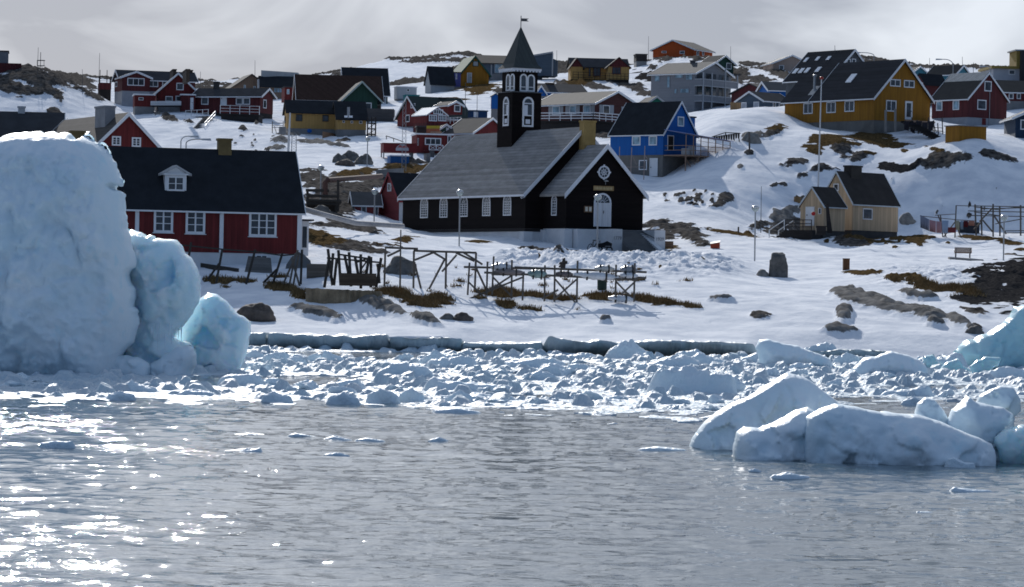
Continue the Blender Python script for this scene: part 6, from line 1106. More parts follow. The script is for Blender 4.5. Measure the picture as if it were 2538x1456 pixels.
mb = MB(); a, b = P(932, 437, 372), P(1000, 433, 374); mb.obox(a - Vector((0, 0, 1.2)), b - a, (0, .6, 0), (0, 0, 1.9)); tag(mb.build('retaining_wall', CONC()), 'low concrete retaining wall above the narrow red shed', 'wall')
mb = MB(); mb.tube([P(750, 518, 262), P(800, 532, 272), P(880, 553, 284), P(998, 561, 299)], .22, 8); tag(mb.build('snow_covered_pipe', mat('grey_lagging', (.3, .3, .31), .8, var=.25)), 'long snow capped pipe running along the ground to the church', 'pipe')
mb = MB()
for x0, y0, x1, y1 in ((957, 337, 1000, 352), (957, 337, 958, 346), (975, 343, 976, 352)): mb.tube([P(x0, y0, 438), P(x1, y1, 438)], .06, 5)
tag(mb.build('handrail', GREYWOOD()), 'short wooden handrail on the snow above the red kiosk', 'handrail')
mb = MB(); a, b = hit(799, 345), hit(838, 339); mb.extr([a, b, b + Vector((0, .2, .3)), a + Vector((0, .2, 1.0))], (0, .1, 0)); tag(mb.build('timber_ramp', mat('bare_orange_wood', (.3, .17, .1), .8, var=.2)), 'orange timber wedge lying below the light ochre house', 'timber')
mb = MB(); a = hit(744, 326) ; mb.box(P(700, 328, 452) - Vector((0, 0, .3)), .9, .7, 1.0); tag(mb.build('concrete_block', CONC()), 'small dark concrete block on the snow below the red deck', 'block')
# drying racks and laundry at the right
r = frame('fish_rack', 'large dark timber drying rack with many rails at the right', 'drying rack',
      [(*Jc(2060, 870), *Jc(2050, 585)), (*Jc(2117, 880), *Jc(2112, 605)), (*Jc(2230, 880), *Jc(2230, 580)), (*Jc(2298, 865), *Jc(2296, 605)), (*Jc(2505, 900), *Jc(2504, 592)), (*Jc(2600, 900), *Jc(2600, 592)), (*Jc(2065, 810), *Jc(2120, 755), 'brace'), (*Jc(2200, 830), *Jc(2125, 740), 'brace'), (*Jc(2340, 850), *Jc(2240, 700), 'brace'), (*Jc(2120, 730), *Jc(2225, 620), 'brace')],
      [(*Jc(1980, 650), *Jc(2700, 665)), (*Jc(1980, 695), *Jc(2700, 710)), (*Jc(2040, 600), *Jc(2700, 612)), (*Jc(2040, 660), *Jc(2300, 700)), (*Jc(2110, 630), *Jc(2700, 615)), (*Jc(2040, 610), *Jc(2300, 640)), (*Jc(2300, 630), *Jc(2510, 610)), (*Jc(2250, 780), *Jc(2520, 730)), (*Jc(2330, 850), *Jc(2700, 845)), (*Jc(2330, 870), *Jc(2700, 870))], 318, GREYWOOD(), .08, .045)
frame('clothes_line_frame', 'wooden clothes line posts with crossbar behind the hanging sheets', 'clothes line', [(*Jc(1750, 880), *Jc(1680, 690)), (*Jc(1725, 880), *Jc(1705, 695)), (*Jc(1850, 890), *Jc(1862, 595)), (*Jc(1900, 890), *Jc(1850, 740), 'brace'), (*Jc(1760, 880), *Jc(1850, 760), 'brace')], [(*Jc(1650, 693), *Jc(1850, 682)), (*Jc(1860, 597), *Jc(2050, 602)), (*Jc(1500, 700), *Jc(1860, 738)), (*Jc(1860, 738), *Jc(2050, 750))], 316, GREYWOOD(), .06, .035)
def cloth(x0, y0, x1, y1, yb0, yb1, col_, key, label):
    d = 315.6; n_ = 10; vs = []; V_ = []
    for i in range(n_ + 1):
        t = i / n_; x = x0 + (x1 - x0) * t; off = .09 * math.sin(i * 2.1); V_.append((P(*Jc(x, y0 + (y1 - y0) * t), d) + Vector((0, 0, 0)), P(*Jc(x, yb0 + (yb1 - yb0) * t), d) + Vector((0, off, 0))))
    mb = MB(); vs = [p for a, b in V_ for p in (a, a.lerp(b, .5) + Vector((0, .05, 0)), b)]; k = len(vs); vs += [p + Vector((0, .03, 0)) for p in vs]; fs = []
    for i in range(n_):
        for j in (0, 1): a = i * 3 + j; fs += [(a, a + 1, a + 4, a + 3), (k + a, k + a + 3, k + a + 4, k + a + 1)]
    for i in range(n_): a = i * 3; fs += [(a, a + 3, k + a + 3, k + a), (a + 2, k + a + 2, k + a + 5, a + 5)]
    mb.add(vs, fs); tag(mb.build('hanging_cloth', mat(key, col_, .9, var=.15, bump=0), smooth=True), label, 'laundry', 'laundry drying on the line')
cloth(1505, 690, 1592, 735, 815, 850, (.24, .25, .31), 'lilac_grey_cloth', 'lilac grey sheet at the left end of the clothes line')
cloth(1595, 738, 1660, 752, 853, 868, (.48, .26, .27), 'salmon_cloth', 'salmon pink sheet next to the lilac grey one'); cloth(1664, 752, 1716, 758, 868, 872, (.5, .28, .29), 'pink_cloth', 'pale pink sheet right of the salmon one')
cloth(1722, 745, 1785, 748, 868, 872, (.36, .45, .58), 'pale_blue_cloth', 'pale blue sheet behind the clothes line brace'); cloth(1855, 745, 1895, 748, 838, 842, (.4, .38, .27), 'straw_cloth', 'straw yellow cloth on the line'); cloth(1905, 748, 1932, 750, 835, 835, (.3, .38, .45), 'grey_blue_cloth', 'narrow grey blue cloth on the line')
cloth(1935, 748, 1980, 750, 810, 815, (.1, .012, .015), 'dark_red_cloth', 'dark red cloth near the drying rack'); cloth(1985, 745, 2045, 750, 795, 800, (.42, .2, .14), 'orange_pink_cloth', 'orange pink cloth at the right end of the line')
mb = MB(); p = hit(*Jc(1985, 870)); mb.box(p - Vector((0, 0, .2)), 1.9, 1.2, 1.2); tag(mb.build('dog_kennel', mat('dark_kennel_wood', (.03, .035, .045), .9, var=.3)), 'dark kennel box under the dark red cloth', 'kennel'); mb = MB(); mb.box(P(*Jc(1818, 868), 314), .7, .5, .5); tag(mb.build('red_crate', mat('dull_red_crate', (.16, .03, .03), .8)), 'dull red crate on the snow under the straw yellow cloth', 'crate')
# overturned boat and post on the slope above the church
p = hit(1858, 375); tag(tubepart('timber_post', GREYWOOD(), None, p - Vector((0, 0, .4)), P(1857, 327, p.y), .1), 'weathered timber post on the slope in front of the pale boulder', 'post')
p = hit(1770, 350); frame('skin_rack', 'low rack hung with dark skins on the slope right of the blue house', 'rack', [(1772, 352, 1770, 338), (1800, 345, 1798, 328), (1832, 348, 1830, 330)], [(1764, 340, 1798, 329), (1798, 329, 1836, 331)], p.y, DG, .06, .05)
for i in range(11):
    x = 1768 + i * 6; y = 339 - i * .9; mb = MB(); a = P(x, y, p.y); mb.extr([a, a + Vector((.26, 0, .03)), a + Vector((.22, 0, -.55 - .15 * (i % 3))), a + Vector((.05, 0, -.6))], (0, .06, 0)); tag(mb.build('hanging_skin', mat('dark_skin_hide', (.025, .02, .018), .9, var=.3)), 'dark skin strip hanging on the low rack right of the blue house', 'skin', 'skins hung on the low rack')
# ================================================================ ICE
def ice_material(key, col_=(.80, .87, .92), sss=.55, radius=(.22, .62, .85), scale=.8, bump=.5, bscale=2.0, wet=False, dk_=.82):
    m, n, L, b = nodes(key); tc = n.new('ShaderNodeTexCoord')
    def nz(sc, det, ro=.6):
        t = n.new('ShaderNodeTexNoise'); t.inputs['Scale'].default_value = sc; t.inputs['Detail'].default_value = det; t.inputs['Roughness'].default_value = ro; L(tc.outputs['Object'], t.inputs[0]); return t.outputs[0]
    a = nz(.45, 5); c = nz(bscale, 4, .55); r = n.new('ShaderNodeValToRGB'); e = r.color_ramp.elements; e[0].position = .35; e[1].position = .65
    e[0].color = (col_[0] * dk_, col_[1] * (1 - (1 - dk_) * .38), col_[2] * (1 - (1 - dk_) * .1), 1); e[1].color = (*col_, 1); L(a, r.inputs[0])
    vn = n.new('ShaderNodeMapRange'); L(nz(.9, 6, .6), vn.inputs[0]); vn.inputs[1].default_value = .56; vn.inputs[2].default_value = .72; vn.inputs[3].default_value = 0; vn.inputs[4].default_value = .75
    vx = n.new('ShaderNodeMix'); vx.data_type = 'RGBA'; L(vn.outputs[0], vx.inputs[0]); L(r.outputs[0], vx.inputs[6]); vx.inputs[7].default_value = (col_[0] * .62, col_[1] * .87, col_[2] * .96, 1); L(vx.outputs[2], b.inputs['Base Color'])
    b.inputs['Roughness'].default_value = .25 if wet else .5; b.inputs['Specular IOR Level'].default_value = .4; b.inputs['IOR'].default_value = 1.31
    b.inputs['Subsurface Weight'].default_value = sss; b.inputs['Subsurface Radius'].default_value = radius; b.inputs['Subsurface Scale'].default_value = scale
    bp = n.new('ShaderNodeBump'); bp.inputs['Strength'].default_value = bump; bp.inputs['Distance'].default_value = .12; L(c, bp.inputs['Height']); L(bp.outputs[0], b.inputs['Normal']); return m
ICE = ice_material('snowy_glacier_ice', (.84, .89, .92), 0, (.3, .6, .8), .5, .45, 1.6); BLUEICE = ice_material('blue_glacier_ice', (.78, .88, .91), .6, (.4, .78, .95), 1.3, .5, 1.6, True, .74); FLOE = ice_material('snow_topped_floe_ice', (.84, .875, .90), 0, (.25, .5, .65), .2, .9, 4)
TEALICE = ice_material('clear_teal_ice', (.50, .72, .76), .22, (.1, .5, .65), .6, .35, 1.6, True)
def inflate(name, poly, d, T, m, label, cat='iceberg', step=7.0, seed=1, rough=.5, Rm=None, edge=2.2, lean=0.0, plane=True, crag=0.0):
    """solid block of ice with the given outline (photo pixels at distance d), T metres half thick, broken surface"""
    rs = np.random.default_rng(seed); px = np.array([(P(x, y, d).x, P(x, y, d).z) for x, y in poly]); st = step / F * d; B = []
    for i in range(len(px)):
        a, b = px[i], px[(i + 1) % len(px)]; k = max(1, int(np.linalg.norm(b - a) / st))
        for j in range(k):
            p = a + (b - a) * j / k; nn = np.array([-(b - a)[1], (b - a)[0]]); nn = nn / (np.linalg.norm(nn) + 1e-9)
            p = p + nn * edge / F * d * (fbm(np.array([[p[0] * .8, p[1] * .8, seed]]), 3, seed)[0] + .6 * vnoise(np.array([[p[0] * 4, p[1] * 4, seed]]), seed + 5)[0]) * (2 if p[1] > 0 else 0); B.append(p)
    B = np.array(B); lo, hi = B.min(0), B.max(0); gx, gy = np.meshgrid(np.arange(lo[0], hi[0], st), np.arange(lo[1], hi[1], st)); G = np.stack([gx.ravel(), gy.ravel()], -1) + rs.uniform(-.3, .3, (gx.size, 2)) * st
    A_, C_ = B, np.roll(B, -1, 0); ins = np.zeros(len(G), bool)
    for a, b in zip(A_, C_):
        cnd = ((a[1] > G[:, 1]) != (b[1] > G[:, 1])); xx = (b[0] - a[0]) * (G[:, 1] - a[1]) / (b[1] - a[1] + 1e-12) + a[0]; ins ^= cnd & (G[:, 0] < xx)
    G = G[ins]
    def dist(Q):
        out = np.full(len(Q), 1e9)
        for a, b in zip(A_, C_):
            ab = b - a; t = np.clip(((Q - a) @ ab) / (ab @ ab + 1e-12), 0, 1); out = np.minimum(out, np.linalg.norm(Q - a - t[:, None] * ab, axis=1))
        return out
    dg = dist(G); G = G[dg > st * .45]; V2 = [Vector(p) for p in B] + [Vector(p) for p in G]; nb = len(B)
    ov, oe, of, *_r = delaunay_2d_cdt(V2, [(i, (i + 1) % nb) for i in range(nb)], [], 2, 1e-6)
    Q = np.array([tuple(v) for v in ov]); dd = dist(Q); bd = dd < 1e-5
    ws = max(3, int((Rm or T) * 1.3 / st)) | 1; kk = np.hanning(ws + 2)[1:-1]; kk /= kk.sum(); hb = ws // 2
    SM = np.stack([np.convolve(np.concatenate([B[-hb:, c], B[:, c], B[:hb, c]]), kk, 'valid') for c in (0, 1)], -1)[::3]
    OA, OB = SM, np.roll(SM, -1, 0); inn = np.zeros(len(Q), bool); sd = np.full(len(Q), 1e9)
    for a, b in zip(OA, OB):
        cnd = ((a[1] > Q[:, 1]) != (b[1] > Q[:, 1])); xx = (b[0] - a[0]) * (Q[:, 1] - a[1]) / (b[1] - a[1] + 1e-12) + a[0]; inn ^= cnd & (Q[:, 0] < xx)
        ab = b - a; tt = np.clip(((Q - a) @ ab) / (ab @ ab + 1e-12), 0, 1); sd = np.minimum(sd, np.linalg.norm(Q - a - tt[:, None] * ab, axis=1))
    dd = np.clip(np.where(inn, sd, -sd) + .14, .0, None) 
    Rm = Rm or T * 1.1; s = np.clip(dd / Rm, 0, 1); t = T * np.sqrt(np.clip(1 - (1 - s) ** 2, 0, 1))
    q3 = np.stack([Q[:, 0], Q[:, 1], np.full(len(Q), seed * 3.7)], -1)
    n1 = fbm(q3 * .32, 4, seed + 1); n2 = np.abs(fbm(q3 * .9 + n1[:, None], 4, seed + 2)); n3 = fbm(q3 * 3, 3, seed + 3)
    if plane:   # faceted break surfaces
        cen = np.stack([rs.uniform(lo[0], hi[0], 40), rs.uniform(lo[1], hi[1], 40)], -1); k = np.argmin(((Q[:, None, :] + .5 * n1[:, None, None]) - cen[None]).__pow__(2).sum(-1), 1); fac = rs.uniform(-1, 1, (40, 3)); pf = fac[k, 0] * .35 + (Q[:, 0] - cen[k, 0]) * fac[k, 1] * .22 + (Q[:, 1] - cen[k, 1]) * fac[k, 2] * .22
    else: pf = 0
    rg = 1 - np.abs(fbm(q3 * np.array([.55, .28, 1]) + .6 * n1[:, None], 4, seed + 11, .5)) * 2.2   # melt grooves
    ed = sstep(0, Rm * .5, dd); dis = (n1 * 1.1 + n2 * .7 + n3 * .035 + pf - .55 * np.maximum(rg - .55, 0)) * rough * ed + crag * np.abs(fbm(q3 * 1.6, 4, seed + 9)) * ed * (1.25 - sstep(0, 2.8, dd))
    off = d + T; yf = off - t - dis + lean * (Q[:, 1] - lo[1]); yb = off + t * .9 + .3 * n1 * ed + lean * (Q[:, 1] - lo[1])
    sc = 1.0
    N = len(Q); V = np.concatenate([np.stack([Q[:, 0] * yf / d * 1.0, yf, (Q[:, 1] - CH) * yf / d + CH], -1), np.stack([Q[:, 0], yb, Q[:, 1]], -1)])
    V[:N, 0] = Q[:, 0]; V[:N, 2] = Q[:, 1]
    # keep the true outline where the rim sits behind the front face
    F3 = []; remap = {}
    for f in of: F3.append([f[0], f[1], f[2]]); F3.append([f[0] + N, f[2] + N, f[1] + N])
    F3 = np.array(F3); bi = np.where(bd)[0]
    mp = np.arange(2 * N); mp[bi + N] = bi; F3 = mp[F3]; F3 = F3[(F3[:, 0] != F3[:, 1]) & (F3[:, 1] != F3[:, 2]) & (F3[:, 0] != F3[:, 2])]
    rim = V[:N, 1].copy(); V[bi, 1] = off + .15 * n1[bi]
    kx = V[:, 1:2] / d; V[:, 0:1] *= (off / d); V[:, 2] = CH + (V[:, 2] - CH) * (off / d)
    o = np_mesh(name, V, F3, m, (float(V[:, 0].mean()), off, 0)); import bmesh
    bm = bmesh.new(); bm.from_mesh(o.data); bmesh.ops.recalc_face_normals(bm, faces=bm.faces); bm.to_mesh(o.data); bm.free(); return tag(o, label, cat)
Nn = lambda x, y: (.311 * x, 559 + .311 * y)
berg_a = [(-190, 480), (-140, 420), (-60, 372), (0, 346), (30, 334), (60, 327), (95, 324), (120, 328), (150, 332), (172, 336), (183, 347), (200, 347), (216, 337), (228, 347), (250, 356), (262, 364), (268, 378), (270, 388), (285, 404), (290, 412), (300, 440), (303, 456), (282, 463), (293, 474), (309, 482), (309, 504), (303, 524), (316, 546), (311, 568), (324, 588), (330, 610), (331, 636), (342, 647), (336, 666), (320, 682), (329, 704), (343, 718), (336, 740), (332, 758), (350, 792), (342, 816), (338, 848), (318, 866), (298, 884), (300, 915), (296, 948), (270, 985), (-190, 985)]
inflate('iceberg', berg_a, 134, 4.2, ICE, 'huge white snowy iceberg wall at the left edge', step=4.0, seed=4, rough=1.35, Rm=3.4, edge=4.5, crag=.6, plane=False)
berg_b = [(300, 585), (316, 566), (333, 570), (350, 577), (366, 588), (372, 582), (385, 585), (386, 592), (415, 594), (438, 596), (452, 610), (458, 628), (476, 640), (490, 665), (497, 690), (499, 722), (492, 752), (478, 778), (460, 800), (440, 822), (428, 838), (445, 846), (470, 850), (484, 862), (489, 882), (487, 905), (476, 938), (470, 985), (290, 985), (290, 700)]
inflate('iceberg', berg_b, 139, 2.6, BLUEICE, 'rounded turquoise iceberg leaning out beside the white wall', step=5.0, seed=9, rough=.9, Rm=2.0, edge=1.6)
berg_c = [(440, 830), (462, 792), (480, 770), (492, 742), (515, 726), (540, 732), (562, 746), (582, 772), (604, 786), (624, 798), (622, 822), (618, 850), (610, 880), (598, 904), (592, 930), (592, 985), (430, 985)]
inflate('iceberg', berg_c, 143, 2.0, BLUEICE, 'small blue rounded iceberg right of the turquoise one', step=4.5, seed=14, rough=.8, Rm=1.6, edge=1.6)
inflate('ice_block', [Nn(820, 950), Nn(900, 930), Nn(960, 1040), Nn(1080, 1050), Nn(1190, 1100), Nn(1200, 1250), Nn(1180, 1330), Nn(800, 1330)], 137, .8, ICE, 'pale ice block at the foot of the white iceberg wall', 'ice block', 4.5, 21, .3)
inflate('ice_block', [Nn(1200, 1110), Nn(1310, 1020), Nn(1420, 960), Nn(1520, 945), Nn(1570, 1020), Nn(1560, 1120), Nn(1510, 1240), Nn(1500, 1320), Nn(1190, 1320)], 137.5, .9, ICE, 'pointed pale ice block under the turquoise iceberg', 'ice block', 4.5, 23, .35)
mb = MB()
for i in range(16):
    x = random.uniform(372, 452); y = 800 + random.uniform(0, 30); a = P(x, y, 138.6); mb = MB(); mb.tube([a, a - Vector((0, 0, random.uniform(.3, .9)))], .03, 5, .006); tag(mb.build('icicle', ICE), 'thin icicle hanging under the turquoise iceberg', 'icicle', 'icicles under the turquoise iceberg')
Oc = lambda x, y: (1578.4 + .3781 * x, 822.1 + .3781 * y)
O = lambda pts: [Oc(*p) for p in pts]
inflate('ice_floe_mound', O([(345, 745), (362, 690), (400, 635), (460, 575), (560, 500), (640, 460), (740, 420), (850, 352), (930, 300), (985, 270), (1040, 282), (1100, 305), (1160, 345), (1230, 400), (1290, 435), (1345, 480), (1360, 700), (1340, 1000), (330, 1000)]), 83.5, 1.5, ICE, 'broad snowy ice mound with a peak behind the front floe', 'ice floe', 5, 31, .5, 1.5, 1.5, crag=.25)
inflate('ice_floe', O([(630, 740), (648, 655), (700, 618), (800, 632), (880, 600), (960, 560), (1040, 510), (1120, 490), (1180, 520), (1180, 1030), (620, 1030)]), 79.4, 1.3, ICE, 'lower left part of the front floe before the snowy peak, up to the crack', 'ice floe', 5, 33, .42, 1.1, 1.4, crag=.15)
inflate('ice_floe', O([(1085, 640), (1100, 560), (1150, 530), (1220, 500), (1300, 474), (1420, 490), (1500, 505), (1600, 530), (1720, 540), (1830, 540), (1950, 575), (2080, 630), (2160, 670), (2260, 700), (2325, 735), (2345, 790), (2340, 835), (2320, 1030), (1090, 1050)]), 78.4, 1.5, ICE, 'long rounded snow covered ice floe in front at the right', 'ice floe', 5, 34, .42, 1.3, 1.4, crag=.15)
inflate('ice_floe', O([(1270, 590), (1400, 545), (1600, 520), (1760, 540), (1900, 560), (2080, 610), (2260, 660), (2400, 740), (2450, 800), (2440, 1020), (1280, 1020)]), 81, 1.0, ICE, 'low back part of the front floe joining it to the right blocks', 'ice floe', 5, 36, .4)
inflate('ice_block', O([(1820, 560), (1840, 470), (1890, 430), (1950, 445), (2010, 520), (2040, 590), (2060, 700), (1840, 700)]), 82, .5, ICE, 'white upright ice block behind the long floe', 'ice block', 5, 35, .2)
inflate('ice_block', O([(2040, 590), (2070, 510), (2110, 465), (2170, 410), (2215, 455), (2280, 470), (2400, 500), (2465, 540), (2440, 600), (2380, 660), (2330, 690), (2390, 780), (2410, 830), (2390, 900), (2250, 900), (2080, 700)]), 81, .9, ICE, 'overhanging white ice block above the right end of the long floe', 'ice block', 5, 37, .3, .8)
inflate('ice_block', O([(2220, 480), (2240, 420), (2300, 390), (2380, 355), (2460, 362), (2500, 430), (2512, 520), (2470, 560), (2460, 700), (2240, 700)]), 84, .7, ICE, 'twin topped white ice block behind the overhanging one', 'ice block', 5, 39, .3)
inflate('ice_block', O([(2350, 700), (2400, 655), (2520, 615), (2640, 600), (2760, 640), (2800, 900), (2400, 900)]), 80, .8, BLUEICE, 'bluish low ice block cut by the right edge', 'ice block', 5, 41, .25)
Mc = lambda x, y: (1880.3 + .2591 * x, 657.7 + .2591 * y)
Mm = lambda pts: [Mc(*p) for p in pts]
inflate('iceberg', Mm([(1860, 840), (1960, 740), (2080, 690), (2220, 640), (2310, 570), (2400, 480), (2440, 400), (2520, 380), (2600, 340), (2760, 300), (2900, 420), (2900, 1100), (2100, 1100), (1960, 960)]), 176, 2.2, TEALICE, 'jagged teal iceberg rising at the right edge', 'iceberg', 4.5, 51, .4, 1.8, 2.4, crag=.3)
inflate('ice_slab', Mm([(1730, 980), (1800, 930), (1900, 890), (1960, 960), (2040, 1020), (1980, 1100), (1740, 1100)]), 168, .4, TEALICE, 'clear pointed ice slab in front of the teal iceberg', 'ice block', 4, 53, .15)
inflate('ice_slab', Mm([(2010, 970), (2090, 900), (2200, 875), (2310, 885), (2290, 970), (2200, 1010), (2060, 1080)]), 166, .4, TEALICE, 'clear tilted ice slab right of the pointed one', 'ice block', 4, 55, .15)
inflate('ice_slab', Mm([(1570, 870), (1680, 850), (1700, 900), (1780, 950), (1740, 1050), (1600, 1000)]), 172, .4, TEALICE, 'clear square ice slab left of the pointed one', 'ice block', 4, 57, .15)
inflate('ice_floe', Mm([(890, 1000), (1000, 900), (1150, 850), (1270, 812), (1350, 850), (1480, 880), (1560, 930), (1610, 990), (1600, 1120), (900, 1120)]), 160, 1.2, ICE, 'wedge shaped ice floe left of the clear slabs', 'ice floe', 4.5, 59, .3)
inflate('ice_floe', Mm([(-30, 790), (0, 715), (100, 710), (230, 740), (400, 780), (560, 840), (680, 910), (740, 980), (0, 1000)]), 172, 1.2, ICE, 'tilted flat ice floe lying against the shore ice at the right', 'ice floe', 4.5, 61, .25)
# ---------------------------------------------------------------- lower floes as lumpy slabs
def floe(x0, x1, yb, prof, label, seed, depth=.55, m=None, name='ice_floe', cat='ice floe', group=None, nx=64, ny=34, rough=.35):
    c = sea((x0 + x1) / 2, yb); w = (x1 - x0) / F * c.y; dp = w * depth; u = np.linspace(-1.04, 1.04, nx); v = np.linspace(-1.04, 1.04, ny); Vv, U = np.meshgrid(v, u, indexing='ij')
    X, Y = U * w / 2, (Vv + 1) * dp / 2; q = np.stack([X, Y, np.full_like(X, seed * 2.3)], -1)
    n1, n2 = fbm(q * 1.0, 4, seed), np.abs(fbm(q * 2.4, 4, seed + 3)); r = (np.abs(U) ** 2.6 + np.abs(Vv) ** 2.6) ** (1 / 2.6) + .16 * n1
    hp = np.interp((U + 1) / 2, [a for a, _ in prof], [b for _, b in prof]) / F * c.y
    H_ = hp * (1 - .45 * np.abs(Vv + .25)) * (1 + rough * n1) + hp * rough * .7 * n2; Z = H_ * (1 - sstep(.74, 1.0, r)) - .35 * sstep(.9, 1.05, r) - .05
    o = np_mesh(name, np.stack([X + c.x, Y + c.y, Z], -1).reshape(-1, 3), grid_faces(ny, nx), m or FLOE, (c.x, c.y, 0)); return tag(o, label, cat, group)
Qc = lambda x, y: (526.1 + .4664 * x, 822.1 + .4664 * y)
FL = [
 (1595, 1845, 981, [(0, 40), (.15, 62), (.4, 66), (.6, 58), (.8, 60), (.95, 52), (1, 30)], 'long lumpy ice floe in front of the wedge floe'),
 (1828, 1938, 902, [(0, 10), (.4, 28), (1, 14)], 'low ice floe touching the tilted flat floe'),
 (913, 1090, 943, [(0, 12), (.3, 38), (.6, 46), (.8, 34), (1, 10)], 'rounded ice floe mound right of the dark water lane'),
 (1025, 1312, 976, [(0, 30), (.15, 36), (.5, 30), (.8, 22), (1, 12)], 'long flat ice floe with smooth bluish side'),
 (1226, 1425, 916, [(0, 14), (.3, 26), (.7, 34), (1, 8)], 'wedge ended ice floe near the middle of the pack'),
 (1036, 1160, 907, [(0, 14), (.3, 36), (.6, 30), (1, 10)], 'knobbly ice floe below the shore ice gap'),
 (1389, 1500, 893, [(0, 8), (.5, 20), (1, 10)], 'low ice floe below the long shore ice ledge'),
 (1488, 1645, 893, [(0, 12), (.3, 40), (.5, 44), (.7, 24), (1, 6)], 'peaked ice floe below the long shore ice ledge'),
 (688, 910, 968, [(0, 6), (.4, 12), (.75, 30), (.88, 36), (1, 12)], 'smooth sloping ice floe at the dark water lane'),
 (650, 720, 902, [(0, 26), (.5, 36), (1, 28)], 'square white ice block right of the small blue iceberg'),
 (700, 765, 908, [(0, 14), (.5, 24), (1, 14)], 'flat ice block before the square white one'),
 (758, 800, 900, [(0, 18), (.5, 26), (1, 20)], 'small square ice block near the shore ice'),
 (792, 858, 902, [(0, 34), (.3, 38), (1, 14)], 'tall tilted ice block near the shore ice'),
 (600, 660, 893, [(0, 12), (.5, 26), (1, 12)], 'low ice block beside the small blue iceberg'),
 (640, 730, 1000, [(0, 16), (.4, 36), (1, 14)], 'lumpy ice block at the front rim of the pack, left of centre'),
 (800, 900, 1005, [(0, 16), (.5, 34), (1, 14)], 'rounded ice block at the front rim of the pack'),
 (900, 1000, 1002, [(0, 18), (.4, 40), (.7, 30), (1, 14)], 'craggy ice block at the front rim of the pack'),
 (980, 1060, 1000, [(0, 20), (.5, 36), (1, 16)], 'grey sided ice block at the front rim of the pack'),
 (1060, 1200, 1024, [(0, 8), (.5, 18), (1, 6)], 'glassy low floe slipping into open water'),
 (1100, 1180, 1000, [(0, 14), (.5, 34), (1, 12)], 'pointed ice block behind the glassy low floe'),
 (430, 545, 985, [(0, 10), (.3, 26), (.7, 20), (1, 10)], 'low ice block before the small blue iceberg'),
 (255, 340, 993, [(0, 14), (.4, 26), (1, 18)], 'smooth square ice block in the left slush band'),
 (290, 400, 975, [(0, 14), (.3, 34), (.6, 22), (1, 10)], 'ragged ice block at the foot of the white iceberg wall'),
 (530, 625, 957, [(0, 8), (.4, 22), (1, 8)], 'white ice lump floating before the blue icebergs'),
 (2040, 2110, 962, [(0, 8), (.5, 26), (1, 8)], 'dark sided ice block behind the snowy mound peak'),
 (2180, 2330, 985, [(0, 14), (.5, 22), (.8, 30), (1, 12)], 'ragged low floe between the mound and the right edge'),
 (2230, 2310, 1006, [(0, 10), (.4, 26), (1, 12)], 'small white block between the mound and the overhanging block'),
 (2060, 2140, 905, [(0, 14), (.5, 34), (1, 14)], 'translucent ice block right of the tilted flat floe'),
 (2440, 2560, 940, [(0, 16), (.5, 30), (1, 20)], 'glittering low floe below the teal iceberg'),
 (1720, 1830, 1040, [(0, 4), (.5, 14), (1, 6)], 'thin slushy floe left of the snowy mound'),
 (84, 190, 1111, [(0, 14), (.5, 20), (1, 18)], 'flat grey white floe floating alone at the lower left'),
 (545, 655, 1121, [(0, 6), (.5, 14), (.9, 16), (1, 6)], 'small flat floe with pointed end in open water'),
 (790, 875, 1132, [(0, 6), (.5, 14), (1, 6)], 'thin slush floe in open water below the centre'),
 (700, 800, 1084, [(0, 4), (.3, 13), (.6, 9), (1, 4)], 'left piece of a broken slush streak in the open water'), (790, 880, 1091, [(0, 3), (.4, 16), (.7, 10), (1, 3)], 'middle lumpy piece of a broken slush streak in the open water'), (868, 965, 1094, [(0, 4), (.4, 11), (.8, 7), (1, 3)], 'right piece of a broken slush streak in the open water'), (560, 700, 1078, [(0, 3), (.4, 8), (1, 3)], 'thin slush sliver left of the broken slush streak'),
 (1055, 1120, 1096, [(0, 6), (.5, 18), (1, 5)], 'small slush lump right of the long thin floe'),
 (2340, 2424, 1158, [(0, 20), (.3, 30), (.6, 18), (1, 16)], 'crumbly ice lump in front of the long rounded floe'),
 (1905, 2020, 1186, [(0, 10), (.4, 20), (1, 8)], 'sparkling slush lump in the water below the long floe'),
 (1850, 1892, 1170, [(0, 8), (.5, 14), (1, 6)], 'tiny slush lump left of the sparkling one'),
 (2350, 2475, 1220, [(0, 16), (.3, 14), (1, 8)], 'thin ice strip floating at the lower right'),
 (2268, 2336, 1272, [(0, 10), (.5, 12), (1, 6)], 'small dirty ice lump at the lower right'),
 (1945, 2035, 1136, [(0, 8), (.4, 20), (1, 6)], 'small ice lump at the crack of the long rounded floe'),
 (1500, 1545, 1052, [(0, 4), (.5, 8), (1, 4)], 'tiny flat floe alone in the middle of the water'),
 (1570, 1720, 1118, [(0, 6), (.4, 14), (1, 6)], 'sparkling slush streak left of the long rounded floe'),
 (2200, 2260, 1143, [(0, 4), (.5, 10), (1, 4)], 'half sunk white lump touching the long rounded floe'),
 (1400, 1470, 1226, [(0, 2), (.5, 6), (1, 2)], 'nearly sunk slush patch in the lower middle'),
]
for i, (x0, x1, yb, pr, lab) in enumerate(FL): floe(x0, x1, yb, pr, lab, 100 + i * 7)
